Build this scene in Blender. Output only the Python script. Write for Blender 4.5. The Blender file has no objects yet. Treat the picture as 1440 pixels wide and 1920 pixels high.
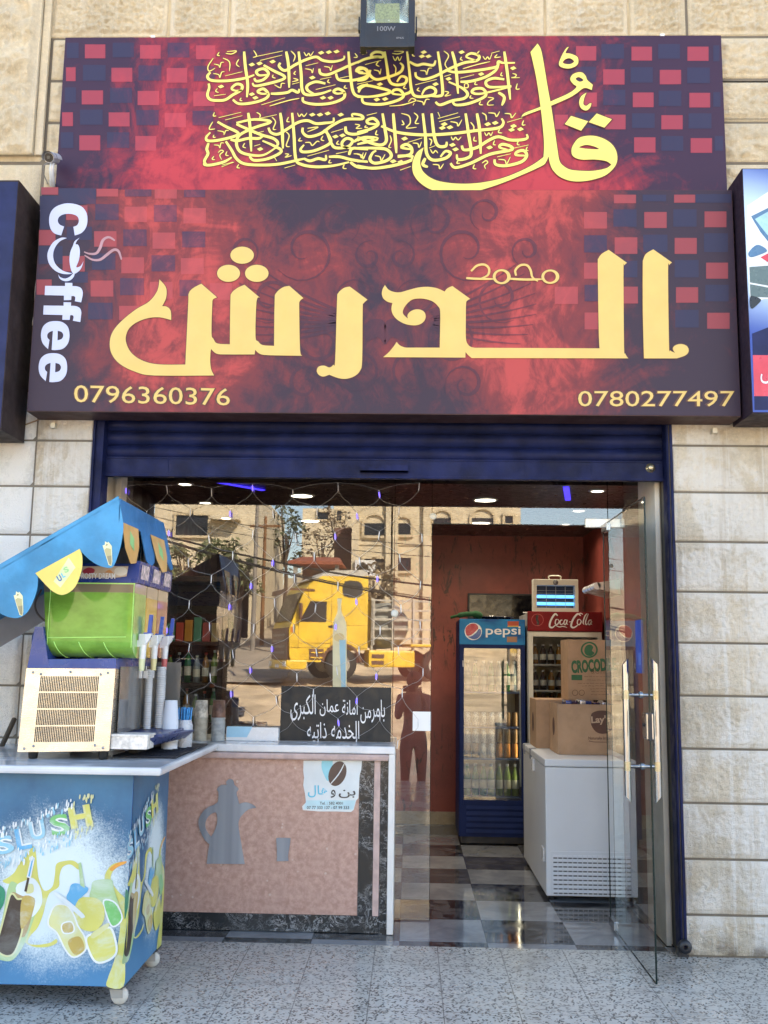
import bpy, bmesh, math, random
from mathutils import Vector, Matrix, noise
from mathutils.geometry import tessellate_polygon
random.seed(7)
sc = bpy.context.scene
COL = sc.collection
LOC = {}
rad = math.radians

# ------------------------------------------------------------------ camera
F, CAM = 1850.0, Vector((0, -5.24, 1.45))
ROT = Matrix.Rotation(0.027725, 3, 'Z') @ Matrix.Rotation(math.pi/2 + 0.148256, 3, 'X') @ Matrix.Rotation(0.014, 3, 'Z')
cd = bpy.data.cameras.new('camera'); cam = bpy.data.objects.new('camera', cd); COL.objects.link(cam)
cam.matrix_world = Matrix.Translation(CAM) @ ROT.to_4x4()
cd.sensor_fit = 'AUTO'; cd.sensor_width = 36; cd.lens = F/1920*36
cd.clip_start = 0.05; cd.clip_end = 1000
sc.camera = cam

# ------------------------------------------------------------------ light
SUN_EL, SUN_AZ = rad(40), rad(38)          # sun stands behind the shop, to the right
w = bpy.data.worlds.new('World'); sc.world = w; w.use_nodes = True
wn = w.node_tree; bg = wn.nodes['Background']
sky = wn.nodes.new('ShaderNodeTexSky'); sky.sky_type = 'NISHITA'; sky.sun_disc = False
sky.sun_elevation = SUN_EL; sky.sun_rotation = SUN_AZ; sky.dust_density = 1.5; sky.altitude = 700
wn.links.new(sky.outputs[0], bg.inputs[0]); bg.inputs[1].default_value = 0.15
sl = bpy.data.lights.new('sun', 'SUN'); sl.energy = 4.2; sl.angle = rad(0.5); sl.color = (1, 0.93, 0.82)
so = bpy.data.objects.new('sun', sl); COL.objects.link(so)
sd = Vector((math.sin(SUN_AZ)*math.cos(SUN_EL), math.cos(SUN_AZ)*math.cos(SUN_EL), math.sin(SUN_EL)))
so.rotation_euler = sd.to_track_quat('Z', 'Y').to_euler(); so.location = (6, 8, 14)
sc.view_settings.view_transform = 'Standard'; sc.view_settings.look = 'None'
sc.view_settings.exposure = 2.45; sc.view_settings.gamma = 1
sc.view_settings.use_white_balance = True; sc.view_settings.white_balance_temperature = 7600; sc.view_settings.white_balance_tint = 10
sc.render.engine = 'CYCLES'
cy = sc.cycles
cy.use_denoising = True; cy.max_bounces = 10; cy.diffuse_bounces = 5; cy.glossy_bounces = 5
cy.transparent_max_bounces = 24; cy.transmission_bounces = 6; cy.sample_clamp_indirect = 6
cy.caustics_reflective = False; cy.caustics_refractive = False

# ------------------------------------------------------------------ pixel -> plane
def ray(px, py): return ROT @ Vector(((px-720)/F, (960-py)/F, -1))
def P(px, py, Y):
    d = ray(px, py); return CAM + d*((Y-CAM.y)/d.y)
def G(px, py, Z=0):
    d = ray(px, py); return CAM + d*((Z-CAM.z)/d.z)
YG = 0.576                                   # plane of the shop glass
def R(px, py, D):
    """a point seen reflected in the shop glass, D metres from the camera along the sight line's depth"""
    p = P(px, py, CAM.y + D); return Vector((p.x, 2*YG - p.y, p.z))

# ------------------------------------------------------------------ materials
def new_mat(name):
    m = bpy.data.materials.new(name); m.use_nodes = True
    nt = m.node_tree; return m, nt, nt.nodes['Principled BSDF']
class N:
    """small node helper"""
    def __init__(s, nt): s.nt = nt
    def node(s, t, **kw):
        n = s.nt.nodes.new(t)
        for k, v in kw.items(): setattr(n, k, v)
        return n
    def link(s, a, b): s.nt.links.new(a, b)
    def val(s, v, sock):
        if hasattr(v, 'node'): s.link(v, sock)
        elif isinstance(v, (tuple, list)) and sock.type == 'RGBA': sock.default_value = (*v[:3], 1)
        else: sock.default_value = v
    def coords(s, scale=(1,1,1), loc=(0,0,0), rot=(0,0,0), out='Object'):
        tc = s.node('ShaderNodeTexCoord'); mp = s.node('ShaderNodeMapping')
        s.link(tc.outputs[out], mp.inputs[0])
        mp.inputs['Scale'].default_value = scale; mp.inputs['Location'].default_value = loc; mp.inputs['Rotation'].default_value = rot
        return mp.outputs[0]
    def noise(s, vec, scale=5, detail=4, rough=.55, dist=0, out=0):
        n = s.node('ShaderNodeTexNoise'); s.link(vec, n.inputs['Vector'])
        n.inputs['Scale'].default_value = scale; n.inputs['Detail'].default_value = detail
        n.inputs['Roughness'].default_value = rough; n.inputs['Distortion'].default_value = dist
        return n.outputs[out]
    def vor(s, vec, scale, feature='F1', out='Distance', rnd=1):
        n = s.node('ShaderNodeTexVoronoi', feature=feature); s.link(vec, n.inputs['Vector'])
        n.inputs['Scale'].default_value = scale; n.inputs['Randomness'].default_value = rnd
        return n.outputs[out]
    def math(s, op, a, b=0, c=0, clamp=False):
        n = s.node('ShaderNodeMath', operation=op, use_clamp=clamp)
        s.val(a, n.inputs[0]); s.val(b, n.inputs[1]); s.val(c, n.inputs[2]); return n.outputs[0]
    def ramp(s, fac, lo, hi, a=0.0, b=1.0, smooth=True):
        n = s.node('ShaderNodeMapRange', interpolation_type='SMOOTHSTEP' if smooth else 'LINEAR')
        s.val(fac, n.inputs[0]); n.inputs[1].default_value = lo; n.inputs[2].default_value = hi
        n.inputs[3].default_value = a; n.inputs[4].default_value = b; return n.outputs[0]
    def mix(s, f, a, b, mode='MIX'):
        n = s.node('ShaderNodeMix', data_type='RGBA', blend_type=mode)
        s.val(f, n.inputs[0]); s.val(a, n.inputs[6]); s.val(b, n.inputs[7]); return n.outputs[2]
    def sep(s, v):
        n = s.node('ShaderNodeSeparateXYZ'); s.link(v, n.inputs[0]); return n.outputs
    def bump(s, h, strength=.3, dist=.01, normal=None):
        n = s.node('ShaderNodeBump'); s.link(h, n.inputs['Height'])
        n.inputs['Strength'].default_value = strength; n.inputs['Distance'].default_value = dist
        if normal: s.link(normal, n.inputs['Normal'])
        return n.outputs[0]
def M(name, col, rough=.5, metal=0, var=.12, vs=6, bump=0, bs=60, spec=.5, coat=0, trans=0, scale=(1,1,1), rv=.1, alpha=None):
    m, nt, b = new_mat(name); n = N(nt); c = n.coords(scale)
    f = n.noise(c, vs, 6, .6)
    lo = tuple(max(0, x*(1-var)) for x in col); hi = tuple(min(1, x*(1+var)) for x in col)
    n.link(n.mix(n.ramp(f, .3, .7), lo, hi), b.inputs['Base Color'])
    n.link(n.ramp(n.noise(c, vs*2.7, 4), .3, .7, max(.02, rough-rv), min(1, rough+rv)), b.inputs['Roughness'])
    b.inputs['Metallic'].default_value = metal; b.inputs['Specular IOR Level'].default_value = spec
    b.inputs['Coat Weight'].default_value = coat; b.inputs['Transmission Weight'].default_value = trans
    if bump: n.link(n.bump(n.noise(c, bs, 5, .6), bump, .01), b.inputs['Normal'])
    if alpha is not None: b.inputs['Alpha'].default_value = alpha
    return m
def emit(name, col, strength, base=(.5,.5,.5)):
    m, nt, b = new_mat(name); b.inputs['Base Color'].default_value = (*base, 1)
    b.inputs['Emission Color'].default_value = (*col, 1); b.inputs['Emission Strength'].default_value = strength
    return m
def glass(name, refl=1.0, tint=(.93,.97,.95), ior=2.2, dirt=.012):
    """thin window glass: clear sheet plus mirror by Fresnel, with faint smears"""
    m, nt, b = new_mat(name); nt.nodes.remove(b); n = N(nt)
    fr = n.node('ShaderNodeFresnel'); fr.inputs[0].default_value = ior
    tr = n.node('ShaderNodeBsdfTransparent'); tr.inputs[0].default_value = (*tint, 1)
    gl = n.node('ShaderNodeBsdfGlossy'); gl.inputs['Roughness'].default_value = 0.0; gl.inputs[0].default_value = (refl,refl,refl,1)
    c = n.coords(); 
    wav = n.bump(n.noise(c, 1.3, 1, .4), .010, .02); n.link(wav, gl.inputs['Normal'])
    mx = n.node('ShaderNodeMixShader'); n.link(fr.outputs[0], mx.inputs[0]); n.link(tr.outputs[0], mx.inputs[1]); n.link(gl.outputs[0], mx.inputs[2])
    df = n.node('ShaderNodeBsdfDiffuse'); df.inputs[0].default_value = (.7,.7,.68,1)
    m2 = n.node('ShaderNodeMixShader')
    sm = n.ramp(n.noise(n.coords((1,1,.35)), 7, 6, .7), .5, .8, 0, dirt*4)
    n.link(sm, m2.inputs[0]); n.link(mx.outputs[0], m2.inputs[1]); n.link(df.outputs[0], m2.inputs[2])
    n.link(m2.outputs[0], nt.nodes['Material Output'].inputs[0]); return m

# ------------------------------------------------------------------ mesh builder
class MB:
    def __init__(s): s.v = []; s.f = []; s.mi = []; s.sm = []
    def add(s, vs, fs, mi=0, sm=False):
        o = len(s.v); s.v += [Vector(v) for v in vs]
        for f in fs: s.f.append([i+o for i in f]); s.mi.append(mi); s.sm.append(sm)
        return s
    def quad(s, a, b, c, d, mi=0): return s.add([a,b,c,d], [(0,1,2,3)], mi)
    def box(s, x0, x1, y0, y1, z0, z1, mi=0, bev=0):
        if bev:
            bm = bmesh.new(); bmesh.ops.create_cube(bm, size=1)
            for v in bm.verts: v.co = Vector(((x0+x1)/2 + v.co.x*(x1-x0), (y0+y1)/2 + v.co.y*(y1-y0), (z0+z1)/2 + v.co.z*(z1-z0)))
            bmesh.ops.bevel(bm, geom=bm.edges[:], offset=bev, segments=2, affect='EDGES', profile=.6)
            bm.verts.index_update()
            s.add([v.co.copy() for v in bm.verts], [[v.index for v in f.verts] for f in bm.faces], mi, False); bm.free(); return s
        v = [(x0,y0,z0),(x1,y0,z0),(x1,y1,z0),(x0,y1,z0),(x0,y0,z1),(x1,y0,z1),(x1,y1,z1),(x0,y1,z1)]
        return s.add(v, [(3,2,1,0),(4,5,6,7),(0,1,5,4),(1,2,6,5),(2,3,7,6),(3,0,4,7)], mi)
    def hexa(s, b, t, mi=0):
        """bottom four points, top four points"""
        return s.add(list(b)+list(t), [(3,2,1,0),(4,5,6,7),(0,1,5,4),(1,2,6,5),(2,3,7,6),(3,0,4,7)], mi)
    def tube(s, pts, r, n=8, mi=0, cap=True):
        pts = [Vector(p) for p in pts]; rs = r if isinstance(r, (list,tuple)) else [r]*len(pts)
        rings = []; up = None
        for i, p in enumerate(pts):
            t = (pts[min(i+1,len(pts)-1)] - pts[max(i-1,0)]).normalized()
            if up is None: up = Vector((0,0,1)) if abs(t.z) < .9 else Vector((1,0,0))
            a = t.cross(up); 
            if a.length < 1e-5: a = t.cross(Vector((0,1,0)))
            a.normalize(); b = a.cross(t); up = b
            rings.append([p + (a*math.cos(2*math.pi*k/n) + b*math.sin(2*math.pi*k/n))*rs[i] for k in range(n)])
        vs = [v for rg in rings for v in rg]; fs = []
        for i in range(len(pts)-1):
            for k in range(n): fs.append((i*n+k, i*n+(k+1)%n, (i+1)*n+(k+1)%n, (i+1)*n+k))
        s.add(vs, fs, mi, True)
        if cap: s.add(rings[0], [list(range(n))[::-1]], mi); s.add(rings[-1], [list(range(n))], mi)
        return s
    def lathe(s, prof, c=(0,0,0), n=20, axis='z', mi=0):
        """prof: (radius, height) pairs"""
        c = Vector(c); vs = []; fs = []
        for r, h in prof:
            for k in range(n):
                a = 2*math.pi*k/n; u, v = r*math.cos(a), r*math.sin(a)
                vs.append(c + (Vector((u,v,h)) if axis=='z' else Vector((u,h,v)) if axis=='y' else Vector((h,u,v))))
        for i in range(len(prof)-1):
            for k in range(n): fs.append((i*n+k, i*n+(k+1)%n, (i+1)*n+(k+1)%n, (i+1)*n+k))
        return s.add(vs, fs, mi, True)
    def poly(s, loops, mi=0, thick=None, direction=Vector((0,1,0))):
        """flat polygon (3-D loops, first the outline, then holes); thick extrudes along direction"""
        loops = [[Vector(p) for p in l] for l in loops]
        flat = [p for l in loops for p in l]
        tr = tessellate_polygon(loops)
        s.add(flat, tr, mi)
        if thick:
            off = direction*thick
            s.add([p+off for p in flat], [t[::-1] for t in tr], mi)
            for l in loops:
                k = len(l); s.add(l + [p+off for p in l], [(i,(i+1)%k,(i+1)%k+k,i+k) for i in range(k)], mi)
        return s
    def ribbon(s, pts, wid, mi=0, nrm=Vector((0,-1,0)), taper=(0,0), lift=Vector((0,0,0))):
        """flat stroke; wid number or list; taper = (start, end) width factors"""
        pts = [Vector(p) for p in pts]; k = len(pts); vs = []
        for i, p in enumerate(pts):
            t = (pts[min(i+1,k-1)] - pts[max(i-1,0)]); t = t.normalized() if t.length > 1e-9 else Vector((1,0,0))
            a = t.cross(nrm).normalized()
            w_ = wid[i] if isinstance(wid, (list,tuple)) else wid
            u = i/(k-1) if k > 1 else 0
            if taper[0] and u < .2: w_ *= taper[0] + (1-taper[0])*u/.2
            if taper[1] and u > .75: w_ *= 1 - (1-taper[1])*(u-.75)/.25
            vs += [p + a*w_/2 + lift, p - a*w_/2 + lift]
        return s.add(vs, [(2*i, 2*i+1, 2*i+3, 2*i+2) for i in range(k-1)], mi)
    def build(s, name, mats, parent=None, base=None):
        """one mesh object; vertices are given in world space, the object's origin is at its parent or base"""
        o0 = LOC[parent.name].copy() if parent is not None else (Vector(base) if base is not None else Vector((0,0,0)))
        me = bpy.data.meshes.new(name); me.from_pydata([tuple(v-o0) for v in s.v], [], s.f); 
        for m in (mats if isinstance(mats, (list,tuple)) else [mats]): me.materials.append(m)
        me.polygons.foreach_set('material_index', s.mi); me.polygons.foreach_set('use_smooth', s.sm); me.update()
        o = bpy.data.objects.new(name, me); COL.objects.link(o)
        if parent is not None:
            o.parent = parent
        else: o.location = o0
        LOC[o.name] = o0
        return o
def cat(pts, n=5, closed=False):
    """Catmull-Rom through 2-D / 3-D points"""
    pts = [Vector(p) if len(p) == 3 else Vector((p[0], p[1], 0)) for p in pts]; k = len(pts); out = []
    if k < 3: return pts
    for i in range(k if closed else k-1):
        if closed: a, b, c, d = pts[i-1], pts[i], pts[(i+1)%k], pts[(i+2)%k]
        else: a, b, c, d = pts[max(i-1,0)], pts[i], pts[i+1], pts[min(i+2,k-1)]
        for j in range(n):
            t = j/n
            out.append(.5*((2*b) + (c-a)*t + (2*a-5*b+4*c-d)*t*t + (3*b-a-3*c+d)*t**3))
    if not closed: out.append(pts[-1])
    return out
def outline(pts, n=4):
    """smooth closed outline; a third value 1 marks a corner that stays sharp"""
    k = len(pts); cs = [i for i in range(k) if len(pts[i]) > 2]
    if not cs: return [(p.x, p.y) for p in cat([q[:2] for q in pts], n, True)]
    out = []
    for a, b in zip(cs, cs[1:] + [cs[0]+k]):
        seg = [pts[i % k][:2] for i in range(a, b+1)]
        out += [(p.x, p.y) for p in cat(seg, n)][:-1]
    return out
def text3(body, size=1.0, sx=1.0, align='CENTER', bold=0.0):
    """(vertices, faces) of a line of lettering in the x-y plane"""
    c = bpy.data.curves.new('t', 'FONT'); c.body = body; c.size = size; c.align_x = align; c.offset = bold; c.resolution_u = 3
    o = bpy.data.objects.new('t', c); COL.objects.link(o)
    bpy.context.view_layer.update()
    me = bpy.data.meshes.new_from_object(o.evaluated_get(bpy.context.evaluated_depsgraph_get()))
    vs = [Vector((v.co.x*sx, v.co.y, 0)) for v in me.vertices]; fs = [tuple(p.vertices) for p in me.polygons]
    bpy.data.objects.remove(o); bpy.data.curves.remove(c); bpy.data.meshes.remove(me)
    return vs, fs
def put_text(mb, body, x0, x1, zb, zt, place, mi=0, bold=0.0, rot=0.0):
    """fits the lettering's bounding box to x0..x1, zb..zt, then place(x, z) -> world point"""
    vs, fs = text3(body, 1, 1, 'LEFT', bold)
    ax, bx = min(v.x for v in vs), max(v.x for v in vs); ay, by = min(v.y for v in vs), max(v.y for v in vs)
    cx, cz = (x0+x1)/2, (zb+zt)/2; ca, sa = math.cos(rot), math.sin(rot); out = []
    for v in vs:
        x = x0 + (v.x-ax)/(bx-ax)*(x1-x0) - cx; z = zb + (v.y-ay)/(by-ay)*(zt-zb) - cz
        out.append(place(cx + x*ca - z*sa, cz + x*sa + z*ca))
    mb.add(out, fs, mi)
def ell(cx, cy, rx, ry, n=28, rot=0):
    c, s = math.cos(rot), math.sin(rot)
    return [(cx + rx*math.cos(t)*c - ry*math.sin(t)*s, cy + rx*math.cos(t)*s + ry*math.sin(t)*c) for t in [2*math.pi*i/n for i in range(n)]]

# ------------------------------------------------------------------ things
def thing(name, label, cat_, loc=(0,0,0), group=None):
    o = bpy.data.objects.new(name, None); COL.objects.link(o); o.location = loc; LOC[o.name] = Vector(loc)
    o.empty_display_size = .1
    o['label'] = label; o['category'] = cat_
    if group: o['group'] = group
    return o
def tag(o, label, cat_, group=None):
    o['label'] = label; o['category'] = cat_
    if group: o['group'] = group
    return o
def struct(o): o['kind'] = 'structure'; return o
def dup(o, off, parent=None):
    """copy of a thing with copies of its parts and their sub-parts, moved by off"""
    c = o.copy(); COL.objects.link(c)
    if parent is None: c.location = Vector(o.location) + Vector(off)
    else: c.parent = parent
    for ch in [x for x in bpy.data.objects if x.parent == o]: dup(ch, (0,0,0), c)
    return c
# ================================================================== MATERIALS OF THE SETTING
def stone_mat(name, col, white, streak):
    m, nt, b = new_mat(name); n = N(nt); c = n.coords()
    big = n.noise(c, 2.2, 5, .6); fine = n.noise(c, 38, 6, .65)
    base = n.mix(n.ramp(big, .35, .65), tuple(x*.86 for x in col), tuple(min(1,x*1.1) for x in col))
    base = n.mix(n.ramp(fine, .35, .7, 0, .30), base, tuple(x*.62 for x in col)); base = n.mix(n.ramp(n.noise(n.coords((1,1,1), rot=(0,.7,0), loc=(4,4,4)), 75, 5, .75), .5, .66, 0, .35), base, tuple(min(1, x*1.35) for x in col))
    if white:
        wn_ = n.noise(n.coords((1.3,1,.8)), 3.1, 7, .68, .4)
        base = n.mix(n.math('MULTIPLY', n.ramp(wn_, .44, .56, 1, .0), .65 if white < 1 else 1), base, (.76,.74,.70))
    if streak:
        st = n.noise(n.coords((9,1,.55)), 1.4, 6, .7)
        base = n.mix(n.ramp(st, .48, .72, 0, streak*.8), base, (.42,.33,.22)); wd_ = n.noise(n.coords((14,1,.4), loc=(3,0,1)), 1.5, 6, .7); base = n.mix(n.ramp(wd_, .50, .64, 0, streak*1.25), base, (.74,.73,.70))
        sp = n.noise(n.coords((1.5,1,3.0)), 2.3, 6, .7)
        base = n.mix(n.ramp(sp, .6, .72, 0, streak*.7), base, (.45,.36,.25))
        z = n.sep(c)[2]                                   # splash dirt along the pavement
        d = n.math('MULTIPLY', n.ramp(z, .0, .16, 1, 0), n.ramp(n.noise(c, 9, 5), .4, .62))
        base = n.mix(n.math('MULTIPLY', d, .75), base, (.13,.095,.06))
    n.link(base, b.inputs['Base Color']); b.inputs['Roughness'].default_value = .9; b.inputs['Specular IOR Level'].default_value = .2
    h = n.math('ADD', n.math('MULTIPLY', n.noise(c, 55, 6, .7), .6), n.noise(c, 170, 3))
    n.link(n.bump(h, .8, .016), b.inputs['Normal']); return m
m_tan = stone_mat('tan_stone', (.66,.565,.41), 0, .15)
m_wash = stone_mat('whitewashed_stone', (.63,.56,.45), .7, .5)
m_white = stone_mat('white_painted_stone', (.76,.74,.69), 1, .06)
m_mortar = M('mortar', (.46,.37,.24), .95, var=.2, bump=.3)
m_grout = M('dark_joint', (.15,.13,.105), .95)
m_plain = M('far_stone', (.50,.39,.23), .9, var=.15, vs=2, bump=.3, bs=30)

def terrazzo():
    m, nt, b = new_mat('terrazzo'); n = N(nt); c = n.coords()
    base = n.mix(n.ramp(n.noise(c, 1.1, 5, .6), .3, .7), (.43,.41,.36), (.53,.51,.455))
    base = n.mix(n.ramp(n.noise(c, 260, 2), .42, .62, 0, .5), base, (.60,.60,.58))
    for sc_, rot, col, thr in ((66, .4, (.045,.043,.042), .30), (72, 1.9, (.06,.057,.055), .30), (78, 1.15, (.085,.08,.075), .30), (70, 2.6, (.05,.048,.046), .28), (90, .9, (.17,.13,.10), .27), (64, 3.0, (.10,.095,.09), .27)):
        c0_ = n.coords((1,1,1), rot=(0,0,rot)); mp2 = n.node('ShaderNodeMapping'); n.link(c0_, mp2.inputs[0]); mp2.inputs['Scale'].default_value = (1,.40,1); cc = mp2.outputs[0]; wv = n.node('ShaderNodeVectorMath', operation='ADD')
        n.link(cc, wv.inputs[0]); wv.inputs[1].default_value = (rot, rot*3, 0)
        d = n.vor(wv.outputs[0], sc_); r = n.sep(n.vor(wv.outputs[0], sc_, out='Color'))[0]
        d2 = n.math('ADD', d, n.math('MULTIPLY', n.noise(c, 140, 2), .25))
        msk = n.math('MULTIPLY', n.ramp(d2, thr+.06, thr+.15, .9, 0), n.ramp(r, .45, .47))
        base = n.mix(msk, base, col)
    xyz = n.sep(c)                                          # tile joints
    for k, o_ in ((0, .156), (1, .09)):
        f = n.math('ABSOLUTE', n.math('SUBTRACT', n.math('FRACT', n.math('DIVIDE', n.math('SUBTRACT', xyz[k], o_), .317)), .5))
        base = n.mix(n.ramp(f, .490, .496, 0, .8), base, (.12,.11,.10))
    g = n.ramp(n.noise(c, 2.3, 6, .68), .5, .72, 0, .5); base = n.mix(g, base, (.22,.20,.18))
    n.link(base, b.inputs['Base Color'])
    n.link(n.ramp(n.noise(c, 1.7, 5, .6), .3, .7, .16, .42), b.inputs['Roughness'])
    n.link(n.bump(n.noise(c, 3, 3), .06, .01), b.inputs['Normal']); return m
def floor_mat():
    m, nt, b = new_mat('chequered_marble'); n = N(nt); c = n.coords()
    xyz = n.sep(c); S = .456
    u = n.math('DIVIDE', n.math('SUBTRACT', xyz[0], .417-4*S), S); v = n.math('DIVIDE', n.math('SUBTRACT', xyz[1], .175-4*S), S)
    fu, fv = n.math('FLOOR', u), n.math('FLOOR', v)
    ch = n.math('MODULO', n.math('ADD', fu, fv), 2)
    vein = n.ramp(n.noise(n.coords((1,1,1), rot=(0,0,.5)), 7, 8, .7, 1.2), .44, .5, 0, 1)
    vein = n.math('MULTIPLY', vein, n.ramp(n.noise(c, 7, 8, .7, 1.2), .5, .56, 1, 0))
    wn_ = n.node('ShaderNodeTexWhiteNoise', noise_dimensions='2D'); cmb = n.node('ShaderNodeCombineXYZ')
    n.link(fu, cmb.inputs[0]); n.link(fv, cmb.inputs[1]); n.link(cmb.outputs[0], wn_.inputs[0])
    grey = n.mix(n.ramp(n.noise(c, 4, 6, .65, .6), .3, .7), (.17,.18,.19), (.29,.30,.31))
    blk = n.mix(n.math('MULTIPLY', vein, .35), (.018,.018,.02), (.25,.25,.25))
    blk = n.mix(n.ramp(wn_.outputs[0], .45, .55, 0, .5), blk, (.085,.08,.08))
    base = n.mix(ch, blk, grey)
    for q in (u, v):
        f = n.math('ABSOLUTE', n.math('SUBTRACT', n.math('FRACT', q), .5)); base = n.mix(n.ramp(f, .493, .497, 0, .8), base, (.03,.03,.03))
    n.link(base, b.inputs['Base Color']); n.link(n.ramp(n.noise(c, 3, 6, .65), .4, .75, .04, .22), b.inputs['Roughness'])
    n.link(n.bump(n.noise(c, 2.2, 2), .05, .02), b.inputs['Normal']); return m
def red_wall_mat():
    m, nt, b = new_mat('red_wall_paint'); n = N(nt); c = n.coords()
    base = n.mix(n.ramp(n.noise(c, 1.6, 6, .65), .3, .7), (.19,.036,.028), (.32,.068,.048))
    k = n.noise(n.coords((3.2,1,.9), rot=(0,.55,0)), 5, 9, .78, .8)
    big = n.ramp(n.noise(c, 1.3, 3), .46, .6)
    base = n.mix(n.math('MULTIPLY', n.ramp(k, .535, .60), n.math('MULTIPLY', big, .9)), base, (.05,.018,.014))
    n.link(base, b.inputs['Base Color']); b.inputs['Roughness'].default_value = .45
    n.link(n.bump(n.noise(c, 14, 5), .1, .01), b.inputs['Normal']); return m
m_terr, m_check, m_red = terrazzo(), floor_mat(), red_wall_mat()
m_dirt = M('dry_dirt', (.60,.47,.32), .95, var=.35, vs=.9, bump=.8, bs=6)
m_asph = M('worn_asphalt', (.26,.23,.20), .9, var=.25, vs=1.5, bump=.3, bs=80)
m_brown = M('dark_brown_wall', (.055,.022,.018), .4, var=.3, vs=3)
m_ceil = M('dark_ceiling', (.06,.035,.032), .35, var=.2)
m_skirt = M('beige_skirting', (.30,.24,.16), .3, var=.15)

# ================================================================== GROUND
mb = MB(); mb.add([(-14,-5.9,0),(14,-5.9,0),(14,.09,0),(-14,.09,0)], [(0,1,2,3)]); mb.add([(-14,-5.9,0),(14,-5.9,0),(14,-5.9,-.6),(-14,-5.9,-.6)], [(0,3,2,1)])
struct(mb.build('pavement', m_terr))
mb = MB(); mb.quad((-1.95,.09,0),(1.75,.09,0),(1.75,3.9,0),(-1.95,3.9,0)); struct(mb.build('shop_floor', m_check))
# street and hillside across it, one sheet
def gz(x, y):
    d = -y
    prof = [(5.9,-.42),(14,-.35),(18,-.1),(22,.3),(26,.75),(30,1.0),(36,1.7),(46,3.2),(60,5.6),(90,8.5),(150,11),(400,14)]
    for (a, za), (b_, zb) in zip(prof, prof[1:]):
        if d <= b_: t = (d-a)/(b_-a); z = za + (zb-za)*t; break
    else: z = 14
    amp = .0 if d < 15 else min(.16, (d-15)*.03)
    return z + amp*(noise.noise(Vector((x*.35, y*.35, 3))) + .5*noise.noise(Vector((x*1.3, y*1.3, 5))))
mb = MB(); ys = [5.9,8,11,13.9] + [14+.8*i for i in range(50)] + [56,60,66,74,82,90,110,150,220,400]
xs = [-300,-150,-80,-50,-36] + [-28+1.0*i for i in range(57)] + [36,50,80,150,300]
vs = [(x, -y, gz(x, -y)) for y in ys for x in xs]; nx = len(xs)
mb.add(vs, [(j*nx+i, (j+1)*nx+i, (j+1)*nx+i+1, j*nx+i+1) for j in range(len(ys)-1) for i in range(nx-1)], 0, True)
mb.mi = [1 if ys[j+1] <= 14 else 0 for j in range(len(ys)-1) for i in range(nx-1)]
struct(mb.build('street_ground', [m_dirt, m_asph]))
# the lane that climbs between the houses
mb = MB(); pr = []
for i in range(24):
    t = i/23; y = -(25 + t*36); xc = -6.6 - 1.2*t - 3.0*t*t; wd = 2.6 - .3*t
    pr.append(((xc-wd, y), (xc+wd, y)))
for (a, b_), (c, d) in zip(pr, pr[1:]):
    mb.quad(*[(p[0], p[1], gz(*p)+.07) for p in (a, b_, d, c)])
struct(mb.build('side_lane', M('pale_asphalt', (.34,.29,.23), .9, var=.2, vs=1)))

# ================================================================== THE STONE BUILDING
bld = thing('shop_building', 'cream rusticated stone building that holds the coffee shop', 'building', (0, .3, 0))
LV = [.003,.201,.471,.746,1.017,1.286,1.558,1.825,2.09,2.357,2.612,2.89,3.16,3.43,3.70,3.965,4.236,4.485,4.745,5.01,5.29,5.56]
def block(mb, x0, x1, z0, z1, y, proud=.012, amp=.010, margin=.022, cell=.012, seed=0, mi=0, gap=.004, fs=(11,31)):
    """one dressed stone: flat drafted margin, hewn rough face"""
    x0 += gap; x1 -= gap; z0 += gap; z1 -= gap
    nx = max(2, int((x1-x0)/cell)); nz = max(2, int((z1-z0)/cell)); vs = []
    for j in range(nz+1):
        for i in range(nx+1):
            x = x0 + (x1-x0)*i/nx; z = z0 + (z1-z0)*j/nz
            e = min(x-x0, x1-x, z-z0, z1-z); k = min(1, max(0, (e-margin)/.02)); k = k*k*(3-2*k)
            q = Vector((x*fs[0], z*fs[0]*1.2, seed)); q2 = Vector((x*fs[1], z*fs[1], seed+9))
            h = proud + amp*(noise.noise(q)*1.0 + abs(noise.noise(q2))*.9)
            ed = -.004 if e < .001 else 0
            vs.append((x, y - k*h - ed + (.012 if e < 1e-6 else 0), z))
    mb.add(vs, [(j*(nx+1)+i, j*(nx+1)+i+1, (j+1)*(nx+1)+i+1, (j+1)*(nx+1)+i) for j in range(nz) for i in range(nx)], mi, True)
# right of the opening
mb = MB()
for k in range(11):
    block(mb, 1.392 + (.006 if k % 2 else 0), 2.75, LV[k], LV[k+1], 0, .006, .0065, .012, seed=k*3.1, mi=0, gap=.0025, fs=(52,110), cell=.0065)
mb.box(1.385, 2.75, .008, .3, .0, 5.6, 1); mb.build('right_wall', [m_wash, m_grout], bld)
mb = MB()
for k in range(11, 18):
    block(mb, 1.55, 2.3, LV[k], LV[k+1], 0, .008, .020, .02, seed=k*3.7, fs=(22,60), cell=.009)
    block(mb, 2.3, 2.75, LV[k], LV[k+1], 0, .012, .010, .02, seed=k*3.9)
mb.build('right_wall_upper', [m_tan], bld)
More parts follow.
